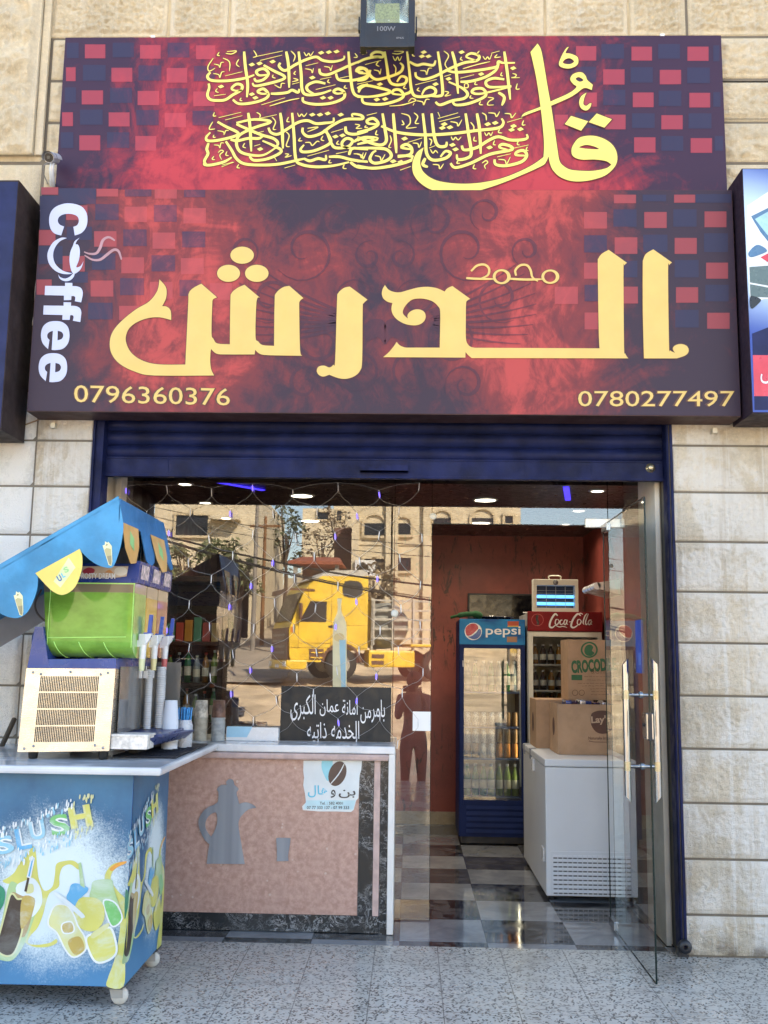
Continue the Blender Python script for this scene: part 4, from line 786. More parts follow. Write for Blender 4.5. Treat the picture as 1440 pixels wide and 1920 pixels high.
# Arabic lettering is given as shaped presentation forms in visual order
def ar(s):
    """shape an Arabic string into presentation forms, visual order"""
    T = {'\u0627':('\uFE8D','\uFE8E',0,0),'\u0628':('\uFE8F','\uFE90','\uFE91','\uFE92'),'\u062A':('\uFE95','\uFE96','\uFE97','\uFE98'),'\u0629':('\uFE93','\uFE94',0,0),'\u062E':('\uFEA5','\uFEA6','\uFEA7','\uFEA8'),'\u062F':('\uFEA9','\uFEAA',0,0),'\u0630':('\uFEAB','\uFEAC',0,0),'\u0631':('\uFEAD','\uFEAE',0,0),'\u0639':('\uFEC9','\uFECA','\uFECB','\uFECC'),'\u0643':('\uFED9','\uFEDA','\uFEDB','\uFEDC'),'\u0644':('\uFEDD','\uFEDE','\uFEDF','\uFEE0'),'\u0645':('\uFEE1','\uFEE2','\uFEE3','\uFEE4'),'\u0646':('\uFEE5','\uFEE6','\uFEE7','\uFEE8'),'\u0647':('\uFEE9','\uFEEA','\uFEEB','\uFEEC'),'\u0648':('\uFEED','\uFEEE',0,0),'\u0649':('\uFEEF','\uFEF0',0,0),'\u064A':('\uFEF1','\uFEF2','\uFEF3','\uFEF4'),'\u062D':('\uFEA1','\uFEA2','\uFEA3','\uFEA4')}
    out = []
    for i, ch in enumerate(s):
        if ch not in T: out.append(ch); continue
        prev = i > 0 and s[i-1] in T and T[s[i-1]][2]; nxt = i+1 < len(s) and s[i+1] in T and T[ch][2]
        out.append(T[ch][3] if prev and nxt else T[ch][1] if prev else T[ch][2] if nxt else T[ch][0])
    return ''.join(out[::-1])
label_mesh('lettering', [(ar('\u0647\u0627\u0644'), 948, 1110, 185, 285, 1, .012), (ar('\u0648'), 1135, 1175, 222, 288, 0, .012), (ar('\u0628\u0646'), 1200, 1338, 222, 290, 0, .012),
  ('Tel. : 582 4001', 1045, 1235, 320, 343, 0, .01), ('07 77 333 137 - 07 99 333', 940, 1285, 355, 380, 0, .01)], [m_ink, m_aq], ps, fp, CYF-.0042)

# ---- black notice on the counter
nb = thing('black_notice', 'black notice board with white Arabic writing standing on the counter', 'sign', (-.43, .556, .98))
x0, x1, z0, z1 = pq(526, 1288, 733, 1400, .556)
mb = MB(); mb.box(x0, x1, .556, .562, .981, z1); mb.build('board', M('matt_black', (.012,.012,.012), .55, var=.2), nb)
fn_ = lambda x, y: (520+x/6.545, 1280+y/6.545)
label_mesh('lettering', [(ar('\u0628\u0627\u0645\u0631'), 1155, 1320, 210, 490, 0, .0), (ar('\u0645\u0646'), 1020, 1150, 300, 500, 0, .0), (ar('\u0627\u0645\u0627\u0646\u0629'), 795, 985, 210, 395, 0, .0), (ar('\u0639\u0645\u0627\u0646'), 520, 755, 205, 410, 0, .0), (ar('\u0627\u0644\u0643\u0628\u0631\u0649'), 160, 470, 145, 465, 0, .0),
  (ar('\u0627\u0644\u062E\u062F\u0645\u0647'), 662, 1005, 470, 690, 0, .0), (ar('\u0630\u0627\u062A\u064A\u0647'), 365, 605, 485, 735, 0, .0)], [M('white_paint_lettering', (.82,.82,.84), .5, var=.02)], nb, fn_, .5545)

# ---- light net hanging inside the glass
net = thing('light_net', 'wire net of tiny blue and white lamps hung over the window', 'string lights', (-.9, .55, 2.45))
m_netw = M('silver_wire', (.42,.42,.42), .4, .2); m_bulb = M('clear_bulb', (.75,.75,.78), .2); m_bb = emit('blue_lamp', (.12,.08,1.0), .55, (.2,.2,.7))
random.seed(11); cw, rh = 39.5, 43.0; Yn = .545
nodes = {}
def npt(i, j):
    if (i, j) not in nodes:
        x = 236 + i*cw + (3 if j < 8 else 5)*math.sin(i*2.1+j*1.3); y = 912 + j*rh + 7*math.sin(i*1.7+j*.9)
        nodes[(i, j)] = (x, y)
    return nodes[(i, j)]
mb = MB(); bulbs = []
for j in range(0, 12):
    for i in range(0, 15):
        if (i + j) % 2: continue
        x, y = npt(i, j)
        if x > 806 or y > 1395: continue
        top = P(x, y, Yn); bot = P(x + random.uniform(-2,2), y+15, Yn); bulbs.append((top, bot))
        for di in (-1, 1):
            if i+di < 0 or i+di > 14: continue
            x2, y2 = npt(i+di, j+1)
            if x2 > 806 or y2 > 1410: continue
            e = P(x2, y2, Yn); mid = (bot+e)/2 + Vector((di*.004, 0, -.010 + random.uniform(-.006,.006))); mid2 = bot*.75 + e*.25 + Vector((0,0,-.012))
            mb.tube(cat([bot, mid2, mid, e], 3), .0009, 5, cap=False)
        if j == 0 and i+2 < 15: mb.tube(cat([top, (top+P(*npt(i+2,0),Yn))/2 + Vector((0,0,.012)), P(*npt(i+2,0),Yn)], 4), .0009, 5, cap=False)
mb.build('wire_mesh', m_netw, net)
for k, (a, b_) in enumerate(bulbs):
    mb = MB(); lit = (k*7) % 10 < 2.5
    mb.tube([a, a*.6+b_*.4, b_], [.0022,.0036,.0024], 7); mb.build('bulb', m_bulb, net)
    if lit: mb = MB(); mb.tube([a*.75+b_*.25, a*.15+b_*.85], .0046, 7); mb.build('lit_bulb', m_bb, net)

# ================================================================== CART
CF, CX = -.92, -1.176
sl_c = thing('slush_cart', 'blue printed slush drinks cart with marble top on white castors', 'cart', (-1.7, -.6, 0))
def cart_blue(side):
    m, nt, b = new_mat('cart_print_side' if side else 'cart_print'); n = N(nt); c = n.coords(); x, y, z = n.sep(c)
    u = y if side else x
    fx = n.math('DIVIDE', n.math('SUBTRACT', u, .10 if side else .22), .17 if side else .33); fz = n.math('DIVIDE', n.math('SUBTRACT', z, .47), .30)
    d = n.math('SQRT', n.math('ADD', n.math('MULTIPLY', fx, fx), n.math('MULTIPLY', fz, fz)))
    d = n.math('ADD', d, n.math('MULTIPLY', n.math('SUBTRACT', n.noise(c, 9, 7, .75), .5), .9)); d = n.math('ADD', d, n.math('MULTIPLY', n.math('SUBTRACT', n.noise(c, 130, 3, .8), .5), .8))
    base = n.mix(n.ramp(n.noise(c, 2.5, 5, .6), .3, .7), (.014,.095,.20), (.035,.17,.31))
    base = n.mix(n.ramp(z, .1, .35, .35, 0), base, (.10,.33,.62))
    base = n.mix(n.ramp(d, .55, 1.25, .97, 0), base, (.62,.73,.76))
    n.link(base, b.inputs['Base Color']); b.inputs['Roughness'].default_value = .42; return m
def PM(nm, c):
    m, nt, b = new_mat(nm); n = N(nt); q = n.coords(); f = n.ramp(n.noise(q, 6, 6, .68, .6), .45, .72, 0, .62 if max(c) > .3 else .15)
    b.inputs['Roughness'].default_value = .42; n.link(n.mix(f, n.mix(n.ramp(n.noise(q, 3.3, 3), .3, .7), tuple(v*.8 for v in c), c), (.60,.70,.70)), b.inputs['Base Color']); return m
PR = [PM('print_'+nm, c) for nm, c in (('yellow',(.64,.62,.16)),('pale_yellow',(.66,.66,.32)),('amber',(.52,.38,.10)),('cola',(.055,.035,.025)),('tan',(.42,.30,.14)),('lime',(.40,.58,.28)),('green',(.16,.52,.16)),('sky',(.10,.42,.70)),('ice',(.70,.78,.80)),('orange',(.78,.34,.06)),('aqua',(.25,.55,.70)),('dark_green',(.02,.26,.14)),('cold_white',(.78,.82,.84)))]
YE,PY,AM,CO,TA,LI,GR,SK,IC,OR,AQU,DG,CW = range(13)
ART = []   # (colour, outline) in the enlarged view of the front panel
def art(mi, pts, raw=False): ART.append((mi, pts if raw else outline(pts, 4)))
art(YE, [(20,905),(60,880),(110,840),(150,770),(215,690),(255,640),(275,690),(285,800),(300,900),(340,980),(400,950),(420,860),(430,780),(480,755),(560,750),(610,790),(600,820),(540,780),(480,800),(455,870),(450,950),(380,1000),(350,1080),(330,1160),(290,1260),(230,1330),(215,1380),(280,1395),(380,1380),(430,1350),(435,1380),(370,1410),(260,1410),(180,1360),(200,1250),(250,1100),(250,1000),(180,960),(100,930),(50,925)])
art(YE, [(800,890),(830,810),(880,770),(962,760),(900,800),(860,840),(850,900),(900,980),(975,1075),(978,1300),(960,1500),(945,1715),(820,1715),(830,1640),(860,1560),(890,1450),(920,1250),(900,1120),(850,1000)])
art(OR, [(840,810),(900,768),(965,755),(960,772),(900,800),(860,830)])
art(LI, [(-30,1400),(20,1180),(70,930),(140,930),(260,1000),(290,1080),(240,1250),(170,1420),(90,1515),(0,1510),(-60,1480)])
art(IC, [(120,960),(200,900),(255,885),(310,960),(320,1080),(250,1180),(180,1150)])
art(TA, [(85,1000),(170,1020),(265,1040),(250,1150),(190,1330),(120,1300),(80,1200)])
art(CO, [(90,1010),(130,1050),(180,1060),(170,1180),(160,1300),(110,1440),(60,1475),(0,1450),(-20,1400),(20,1250),(60,1100)])
art(AM, [(170,1035),(265,1045),(235,1180),(160,1270)])
art(PY, [(195,940),(250,930),(255,990),(200,1000)]); art(CO, [(185,985,1),(205,990,1),(255,740,1),(243,735,1)]); art(SK, [(215,870,1),(228,874,1),(256,735,1),(246,730,1)])
art(DG, [(-40,940),(15,950),(40,1000),(20,1100),(-40,1150)])
art(SK, [(545,935),(590,925),(670,955),(668,990),(615,1040),(580,1100),(510,1040),(530,980)])
art(LI, [(600,770,1),(620,762,1),(650,960,1),(615,940,1)])
art(LI, [(720,905),(850,895),(870,960),(920,1120),(935,1200),(860,1260),(820,1180),(780,1080),(690,1040),(700,960)]); art(GR, [(800,1060),(880,1080),(930,1190),(865,1250),(820,1160)])
art(YE, [(600,1050),(680,1030),(760,1050),(800,1120),(790,1220),(720,1290),(620,1270),(560,1180)])
art(PY, [(430,1095),(510,1100),(560,1170),(590,1250),(640,1330),(655,1420),(600,1475),(550,1480),(500,1420),(440,1300),(375,1240),(390,1160)])
art(AM, [(480,1240),(545,1225),(560,1290),(490,1300)]); art(AM, [(520,1370),(600,1330),(640,1380),(640,1440),(570,1470)])
art(YE, [(670,1340),(760,1310),(840,1270),(880,1380),(880,1460),(820,1510),(740,1520),(690,1440)]); art(PY, [(700,1310),(820,1230),(830,1260),(720,1345)]); art(IC, [(415,1010),(450,1000),(640,1160),(625,1190),(590,1160)])
def slush_letters():
    L = []
    H = lambda x, y, s, a: (x*s*math.cos(a) - y*s*math.sin(a), x*s*math.sin(a) + y*s*math.cos(a))
    return L
m_cart = [cart_blue(0), cart_blue(1)]
fcart = lambda x, y: (x/4.085, 1430+y/4.085)
mb = MB(); mb.box(-2.45, CX, CF, -.29, .087, .948, 0, .003); mb.build('body', M('cart_blue_metal', (.03,.14,.38), .4, var=.2), sl_c)
mb = MB(); mb.quad((-2.449,CF-.002,.09),(CX-.001,CF-.002,.09),(CX-.001,CF-.002,.946),(-2.449,CF-.002,.946), 0)
def fmap(x, y, d): return P(*fcart(x, y), CF-.003-d)
L0, L1, ZT, ZB = P(*fcart(0,900),CF).x, CX, .948, .087
def smap(x, y, d):
    p = P(*fcart(x, y), CF); u = (p.x - (L1-.50))/(.50); return Vector((CX+.003+d, CF + .02 + u*.60, p.z))
HALO = [(6, 14, PY), (10, 10, CW), (15, 12, CW), (17, 12, CW), (18, 10, CW), (20, 16, CW), (23, 16, CW)]
for k, (mi, pts) in enumerate(ART):
    for hk, hd_, hm in HALO:
        if hk == k: mb.poly([[fmap(x, y, .0002*k-.0001) for x, y in offset_loop(pts, hd_)]], hm+1)
    mb.poly([[fmap(x, y, .0002*k) for x, y in pts]], mi+1)
rot = .34
def lets(fn, d):
    for t, x0, x1, y0, y1, mi in (('S', -40, 105, 560, 700, AQU), ('L', 120, 235, 500, 665, SK), ('U', 225, 345, 445, 590, AQU), ('S', 385, 530, 395, 555, GR), ('H', 530, 700, 330, 495, YE)):
        mb2 = mb
        for b_, m_, dd in ((.06, CW if mi != YE else PY, 0), (.02, mi, .0006)): put_text(mb2, t, x0, x1, -y1, -y0, lambda x, z: fn(x, -z, d+dd), m_+1, b_, rot*.55)
    random.seed(5)
    for k in range(150):
        x = random.uniform(-40, 720); top = random.random() < .4
        base_ = 735 - x*.4; y = base_ - 185 + random.uniform(-45, 20) if top else base_ + 10 + random.uniform(-25, 90); h = random.uniform(14, 60); w_ = random.uniform(7, 16)
        mb.poly([[fn(*p, d+.0012+k*.000004) for p in ell(x, y, w_/2, h/2, 10, .12)]], (PY if x > 560 else CW if random.random() < .6 else AQU)+1)
lets(fmap, .012-.0075)
mb.build('front_print', [m_cart[0]] + PR, sl_c)
mb = MB(); mb.quad((CX+.002,CF+.001,.09),(CX+.002,-.291,.09),(CX+.002,-.291,.946),(CX+.002,CF+.001,.946), 0)
for k, (mi, pts) in enumerate(ART): mb.poly([[smap(min(max(x,-60),1000), y, .0002*k) for x, y in pts]], mi+1)
lets(lambda x, y, d: smap(max(x, -30), y, d), .0045); mb.build('side_print', [m_cart[1]] + PR, sl_c)
mb = MB(); mb.box(-2.5, -1.040, -1.0, .262, .951, .985, 0, .012); mb.build('worktop', M('grey_white_marble', (.60,.63,.67), .12, var=.14, vs=2.5), sl_c)
m_wh = M('white_nylon', (.52,.50,.45), .5, var=.15)
def castor(x, y, a):
    mb = MB(); mb.box(x-.045, x+.045, y-.045, y+.045, .080, .0865); mb.box(x-.03,x+.03,y-.03,y+.03,.068,.08); o = mb.build('castor', M('castor_plate', (.10,.10,.10), .5, .5), sl_c)
    ca, sa = math.cos(a), math.sin(a); R_ = lambda u, v, z: (x + u*ca - v*sa, y + u*sa + v*ca, z)
    mb = MB()
    mb.box(x-.026,x+.026,y-.021,y+.021,.0665,.0695)
    for v in (-.019, .019): mb.hexa([R_(-.018,v-.0015,.03), R_(.03,v-.0015,.03), R_(.03,v+.0015,.03), R_(-.018,v+.0015,.03)], [R_(-.028,v-.0015,.069), R_(.028,v-.0015,.069), R_(.028,v+.0015,.069), R_(-.028,v+.0015,.069)])
    mb.build('fork', M('fork_grey', (.34,.33,.30), .4, .3), o)
    mb = MB(); c = R_(.014, 0, .036); prof = [(.007,-.016),(.024,-.014),(.026,-.011),(.034,-.010),(.036,-.004),(.036,.004),(.034,.010),(.026,.011),(.024,.014),(.007,.016)]; k = 22; vs = []
    for r, h in prof:
        for i in range(k): t = 2*math.pi*i/k; vs.append(R_(.014 + r*math.cos(t), h, .036 + r*math.sin(t)))
    mb.add(vs, [(j*k+i, j*k+(i+1)%k, (j+1)*k+(i+1)%k, (j+1)*k+i) for j in range(len(prof)-1) for i in range(k)], 0, True); mb.add([R_(.014+.007*math.cos(2*math.pi*i/k), -.0165, .036+.007*math.sin(2*math.pi*i/k)) for i in range(k)], [list(range(k))], 1)
    mb.build('wheel', [m_wh, m_brass], o)
castor(-1.22, -.86, .1); castor(-1.215, -.35, .15); castor(-2.38, -.86, .4); castor(-2.38, -.35, 0)
# ================================================================== SLUSH MACHINE
sm = thing('slush_machine', 'three bowl slush machine with steel vented side on the cart', 'drink machine', (-1.5, -.4, .985))
YM0, YM1 = -.75, -.08; ZS = .985
def steel():
    m, nt, b = new_mat('stainless_steel'); n = N(nt); c = n.coords()
    b.inputs['Base Color'].default_value = (.60,.57,.50,1); b.inputs['Metallic'].default_value = .9
    n.link(n.ramp(n.noise(n.coords((1,1,9)), 30, 4), .3, .7, .24, .36), b.inputs['Roughness'])
    n.link(n.bump(n.noise(c, 5, 2), .25, .03), b.inputs['Normal']); return m
m_st = steel(); m_dkv = M('dark_inside', (.012,.012,.012), .8); m_bp = M('royal_blue_plastic', (.018,.045,.22), .3, var=.08); m_rub = M('black_rubber', (.015,.015,.015), .7)
a = P(33,1410,YM0); b_ = P(205,1408,YM0); c = P(217,1254,YM0); d = P(50,1253,YM0)
mb = MB(); mb.hexa([a,b_,b_+Vector((0,YM1-YM0,0)),a+Vector((0,YM1-YM0,0))], [d,c,c+Vector((0,YM1-YM0,0)),d+Vector((0,YM1-YM0,0))]); mb.build('body', m_st, sm)
def sp(u, v, dd=0):  # u, v in 0..1 across the side panel
    bot = a.lerp(b_, u); top = d.lerp(c, u); p = bot.lerp(top, v); return Vector((p.x, p.y-.003-dd, p.z))
mb = MB(); fr = [sp(0,0),sp(1,0),sp(1,1),sp(0,1)]; mb.poly([fr], 0)
for k in range(4):
    v0 = .115 + k*.202; v1 = v0 + .185
    for i in range(34):
        u0 = .17 + i*(.66/34); u1 = u0 + .0118
        mb.poly([[sp(u0,v0,.0008), sp(u1,v0,.0008), sp(u1,v1,.0008), sp(u0,v1,.0008)]], 1)
for u, v in ((.07,.04),(.93,.04),(.08,.95),(.92,.95),(.5,.96),(.17,.07),(.84,.07),(.84,.93),(.17,.93)): mb.lathe([(0,-.005),(.005,-.004),(.006,-.001)], sp(u,v), 8, 'y', 2)
mb.quad(sp(0,0), sp(1,0), sp(1,0)+Vector((0,.02,0)), sp(0,0)+Vector((0,.02,0)), 0)
mb.build('vent_panel', [m_st, m_dkv, m_chr], sm)
for x, y in ((-1.70,-.70),(-1.38,-.70),(-1.70,-.14),(-1.38,-.14)): mb = MB(); mb.lathe([(.016,0),(.020,.002),(.022,.03),(.022,1.025-ZS)], (x,y,ZS+.001), 14); mb.build('foot', m_rub, sm)
zt_ = c.z
mb = MB(); mb.hexa([(d.x+.005,YM0+.005,zt_-.002),(c.x+.0,YM0+.005,zt_-.002),(c.x+.0,YM1,zt_-.002),(d.x+.005,YM1,zt_-.002)], [(d.x+.005,YM0+.01,zt_+.036),(c.x-.005,YM0+.01,zt_+.046),(c.x-.005,YM1,zt_+.046),(d.x+.005,YM1,zt_+.036)])
mb.hexa([(d.x,YM0+.006,zt_+.0),(d.x+.10,YM0+.006,zt_+.0),(d.x+.10,YM1,zt_),(d.x,YM1,zt_)], [(d.x+.02,YM0+.015,zt_+.185),(d.x+.058,YM0+.015,zt_+.185),(d.x+.058,YM1,zt_+.185),(d.x+.02,YM1,zt_+.185)])
mb.build('drip_base', m_bp, sm)
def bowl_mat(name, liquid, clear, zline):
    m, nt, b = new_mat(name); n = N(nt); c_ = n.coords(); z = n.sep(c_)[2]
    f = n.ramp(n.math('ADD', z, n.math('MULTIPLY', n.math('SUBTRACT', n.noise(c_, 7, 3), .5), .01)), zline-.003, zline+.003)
    frost_shade = n.noise(n.coords((1,1,1.6)), 6, 4, .6); liq = n.mix(n.ramp(frost_shade, .35, .66), tuple(v*.80 for v in liquid), tuple(min(1, v*1.12+.02) for v in liquid)); n.link(n.mix(f, liq, clear), b.inputs['Base Color']); b.inputs['Roughness'].default_value = .12  # frosty mottling; its darker patches also paint the canopy's shadow into the liquid
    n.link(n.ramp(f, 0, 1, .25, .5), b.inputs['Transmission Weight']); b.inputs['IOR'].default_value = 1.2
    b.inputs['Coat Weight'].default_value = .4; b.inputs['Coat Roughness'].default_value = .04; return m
zb = zt_ + .046; bx0, bx1 = P(78,1180,-.72).x, P(249,1180,-.72).x; zcap = P(150,1092,-.72).z; ztop = P(200,1056,-.72).z
BW = .205; liqs = [(.22,.50,.07),(.74,.46,.05),(.40,.12,.07)]
m_red = M('red_seal', (.42,.05,.03), .35); m_wt = M('tap_white', (.70,.72,.74), .3); m_bl = M('lever_blue', (.02,.08,.42), .3); m_tip = [M('tap_tip', q, .35) for q in ((.62,.66,.40),(.66,.58,.30),(.55,.12,.12))]
m_lab = M('label_red_white', (.62,.5,.5), .4, var=.6, vs=40)
for k in range(3):
    y0 = -.72 + k*(BW+.008); y1 = y0 + BW; yc = (y0+y1)/2; rr = .078
    # bowl: round trough below, straight walls above
    prof = []
    for i in range(15):
        t = math.pi + math.pi*i/14; prof.append((yc + rr*1.0*math.cos(t)*BW/2/rr, zb + rr + rr*math.sin(t)))
    prof = [(y0, zcap), (y0, zb+rr+.06)] + prof + [(y1, zb+rr+.06), (y1, zcap)]
    xs_ = [bx0+.012, bx0+.02, bx0 + .06, (bx0+bx1)/2, bx1-.05, bx1-.012, bx1]
    vs = []; np_ = len(prof)
    for xi, x in enumerate(xs_):
        s_ = .90 if xi in (0,) else .97 if xi in (1, 6) else 1
        for yy, z in prof: vs.append((x + (-.02 if xi == 0 and z > zb+.14 else 0), yc + (yy-yc)*s_, z if z > zb+.1 else zb + rr + (z-zb-rr)*s_))
    mb = MB(); mb.add(vs, [(i*np_+j, (i+1)*np_+j, (i+1)*np_+j+1, i*np_+j+1) for i in range(len(xs_)-1) for j in range(np_-1)], 0, True)
    mb.add(vs[:np_], [list(range(np_))]); mb.add(vs[-np_:], [list(range(np_))[::-1]])
    mb.quad((bx0,y0,zcap),(bx1,y0,zcap),(bx1,y1,zcap),(bx0,y1,zcap))
    for j in range(3):                                               # moulded auger ribs
        xr_ = bx0 + .06 + j*.115; pts = []
        for i in range(7):
            t = math.pi*1.02 + math.pi*.45*i/6; pts.append((xr_ + .045*i/6, yc + (rr+.001)*math.cos(t)*BW/2/rr, zb + rr + (rr+.001)*math.sin(t)))
        mb.tube(pts, .0022, 6, 1)
    mb.tube([(bx0+.03, y0-.0006, zb+rr+.012), (bx1-.03, y0-.0006, zb+rr+.020)], .0024, 6, 1)  # pale raised line painting a highlight along the bowl front
    
    for xe in (bx1-.004, bx0+.03): mb.tube([(xe, y0-.0006, zb+.05), (xe, y0-.0006, zcap)], .0016, 6, 1)
    mb.quad((bx0+.02,y0-.0012,zcap-.006),(bx1,y0-.0012,zcap-.006),(bx1,y0-.0012,zcap-.001),(bx0+.02,y0-.0012,zcap-.001),1)
    LQ = liqs[k]; bo = mb.build('bowl', [bowl_mat('slush_'+('green','yellow','red')[k], LQ, (.40,.33,.22), zcap - .045 - ZS + (0 if k == 0 else -.01)), M('light_rib_glint', tuple(min(1, v*1.5+.12) for v in LQ), .2)], sm)
    mb = MB(); mb.lathe([(.06,0),(.068,.004),(.068,.022),(.062,.028)], (bx0-.014, yc, zb+rr), 22, 'x'); mb.build('seal_ring', m_red, bo)
    mb = MB(); mb.lathe([(.0,-.05),(.05,-.05),(.058,-.04),(.058,.0)], (bx0-.014, yc, zb+rr), 20, 'x'); mb.build('drive_housing', m_bp, bo)
    # lid
    mb = MB(); mb.hexa([(bx0+.10,y0-.003,zcap+.001),(bx1+.002,y0-.003,zcap+.001),(bx1+.002,y1+.002,zcap+.001),(bx0+.10,y1+.002,zcap+.001)], [(bx0+.10,y0+.012,ztop),(bx1+.006,y0+.004,ztop),(bx1+.006,y1-.002,ztop),(bx0+.10,y1-.002,ztop)])
    mb.hexa([(bx1-.01,y0+.0,zcap+.0015),(bx1+.012,y0+.0,zcap+.0015),(bx1+.012,y1,zcap+.0015),(bx1-.01,y1,zcap+.0015)], [(bx1-.01,y0+.004,ztop+.012),(bx1+.018,y0+.004,ztop+.012),(bx1+.018,y1-.002,ztop+.012),(bx1-.01,y1-.002,ztop+.012)]); li = mb.build('lid', m_bp, bo)
    mb = MB(); mb.quad((bx1+.0145,y0+.035,zcap+.022),(bx1+.0145,y1-.035,zcap+.022),(bx1+.020,y1-.035,ztop-.002),(bx1+.020,y0+.035,ztop-.002)); mb.build('lid_label', m_lab, li)
    # tap with lever
    xt = bx1 + .022; zt2 = zb + .115
    mb = MB(); mb.box(xt-.03, xt-.004, yc-.016, yc+.016, zb+.055, zb+.085); mb.tube([(xt,yc,zb+.0),(xt,yc,zb+.05),(xt,yc,zb+.115)], [.015,.017,.017], 14); mb.box(xt-.017, xt+.017, yc-.017, yc+.017, zb+.065, zt2, 0, .003); mb.hexa([(xt+.01,yc-.010,zb+.06),(xt+.03,yc-.010,zb+.085),(xt+.03,yc+.010,zb+.085),(xt+.01,yc+.010,zb+.06)], [(xt+.01,yc-.010,zb+.115),(xt+.045,yc-.010,zb+.118),(xt+.045,yc+.010,zb+.118),(xt+.01,yc+.010,zb+.115)])
    tp = mb.build('tap', m_wt, bo)
    mb = MB(); mb.tube([(xt,yc,zb-.055),(xt,yc,zb-.03),(xt,yc,zb+.0)], [.012,.014,.015], 14); mb.build('spout', m_tip[k], bo)
    mb = MB(); mb.box(xt+.002,xt+.040,yc-.009,yc+.009,zb+.10,zb+.122,0,.002); mb.hexa([(xt+.020,yc-.009,zb+.12),(xt+.036,yc-.009,zb+.12),(xt+.036,yc+.009,zb+.12),(xt+.020,yc+.009,zb+.12)], [(xt+.026,yc-.008,zb+.205),(xt+.042,yc-.008,zb+.205),(xt+.042,yc+.008,zb+.205),(xt+.026,yc+.008,zb+.205)]); mb.build('lever', m_bl, bo)
# printed strip on the near lid
mb = MB(); yl = -.7265
L2 = lambda x, y, dd=0: P(x/4.235, 920+y/4.235, yl - .002 - dd)
mb.poly([[L2(x,y) for x, y in ((640,600),(1020,600),(1005,680),(930,690),(640,690))]], 0); mb.poly([[L2(x,y,.0004) for x, y in ell(960,640,52,36)]], 2); mb.poly([[L2(x,y,.0006) for x, y in outline([(830,650,1),(870,628),(900,655,1)],3)]], 3); mb.poly([[L2(x,y,.0006) for x, y in outline([(655,640),(700,610),(750,625),(740,655),(690,665)],4)]], 4)
mb.build('lid_print', [M('lid_print_tan', (.52,.40,.30), .4), m_white, M('lid_print_pale', (.62,.58,.50), .4), M('lid_print_orange', (.5,.22,.08), .4), M('lid_print_red', (.35,.03,.05), .4)], sm)
mb = MB(); put_text(mb, 'FROSTY DREAM', 628, 915, -700, -655, lambda x, z: L2(x, -z, .001), 0, .02); mb.build('lid_lettering', m_white, sm)
# cup dispensers and drip tray
m_clr = M('clear_plastic', (.75,.78,.80), .12, trans=.75, var=.02); m_cup = M('stacked_clear_cups', (.52,.54,.56), .25, var=.1)
mb = MB()
for i in range(6):
    p = P(229+i*11.2, 1264, -.55+.06*i); mb.box(p.x-.012, p.x+.010, -.56+.06*i, -.54+.06*i, p.z-.02, p.z+.016, 0, .002); mb.tube([(p.x,-.55+.06*i,p.z+.016),(p.x,-.55+.06*i,p.z+.04)], .003, 6)
mb.build('cup_clip', m_white, sm)
mb = MB(); x0 = c.x + .004; mb.box(x0, x0+.003, YM0+.06, YM1, 1.10, 1.40); mb.box(x0, x0+.14, YM1-.003, YM1, 1.08, 1.42); mb.build('clear_shield', M('smoky_plastic', (.30,.29,.27), .1, trans=.55), sm)
mb = MB(); p0, p1 = P(212,1402,-.69), P(322,1372,-.30)
tx0, tx1 = P(212,1395,-.69).x, P(283,1400,-.69).x
mb.hexa([(tx0+.01,-.685,1.043),(tx1-.02,-.685,1.043),(-1.13,-.16,1.043),(tx0+.01,-.16,1.043)], [(tx0,-.69,1.082),(tx1,-.69,1.082),(-1.09,-.13,1.082),(tx0,-.13,1.082)]); mb.box(tx0,-1.14,-.60,-.14,1.078,1.092,0,.003); mb.build('drip_tray', M('blue_tray', (.045,.065,.17), .35), sm)
mb = MB(); mb.box(tx0+.002, tx1-.005, -.74, -.62, 1.035, 1.095, 0, .004); mb.box(tx0-.001, tx1-.001, -.745, -.61, 1.090, 1.101, 0, .003); mb.build('tray_front', M('dirty_white_plastic', (.66,.63,.58), .5, var=.3, vs=25), sm)
mb = MB(); mb.box(tx0+.02,tx0+.06,-.5,-.3,.987,1.043); mb.build('tray_support', m_rub, sm)
def cup_stack(x, y, z0, z1, r0, r1, n_, name, mat, lab, grp=None, flip=False):
    prof = []; hgt = (z1-z0)
    body = .45*hgt if n_ < 12 else .0
    if flip:   # mouth down stack, rims at the bottom
        for i in range(n_):
            h = i*(hgt-body)/n_; prof += [(r1, h), (r1, h+.004), (r1-.003, h+.005), (r1-.003, h+(hgt-body)/n_)]
        prof += [(r1-.003, hgt-body), (r0, hgt), (0, hgt)]
    else:
        for i in range(n_):
            h = i*hgt/n_; prof += [(r1-.0035, h), (r1, h+.002), (r1, h+hgt/n_*.45), (r1-.0035, h+hgt/n_*.55)]
        prof += [(r1-.002,hgt), (r0, hgt)]
    mb = MB(); mb.lathe([(0,0)]+prof+[(0,hgt-.002)], (x,y,z0), 22); o = mb.build(name, mat, None, (x,y,z0)); return tag(o, lab, 'cups', grp)
z_ = ZS+.001
for px, py0, py1, yy, lab in ((274,1255,1388,-.30,'tall thin stack of clear plastic cups behind the drip tray'),(297,1250,1388,-.22,'thicker tall stack of clear plastic cups under the red tap')):
    t0, t1 = P(px,py1,yy), P(px,py0,yy); r = 9.5/2*1.05/370*(1 if px < 290 else 1.25)*1.5
    o = cup_stack(t0.x, yy, 1.094, t1.z, r*.9, r, 34, 'cup_stack', m_cup, lab)
p = P(317,1410,-.22); cup_stack(p.x, -.22, z_, P(317,1313,-.22).z, .030, .043, 3, 'foam_cup_stack', M('white_foam', (.70,.73,.78), .6, var=.03), 'stack of white foam cups upside down beside the straw jar', None, True)
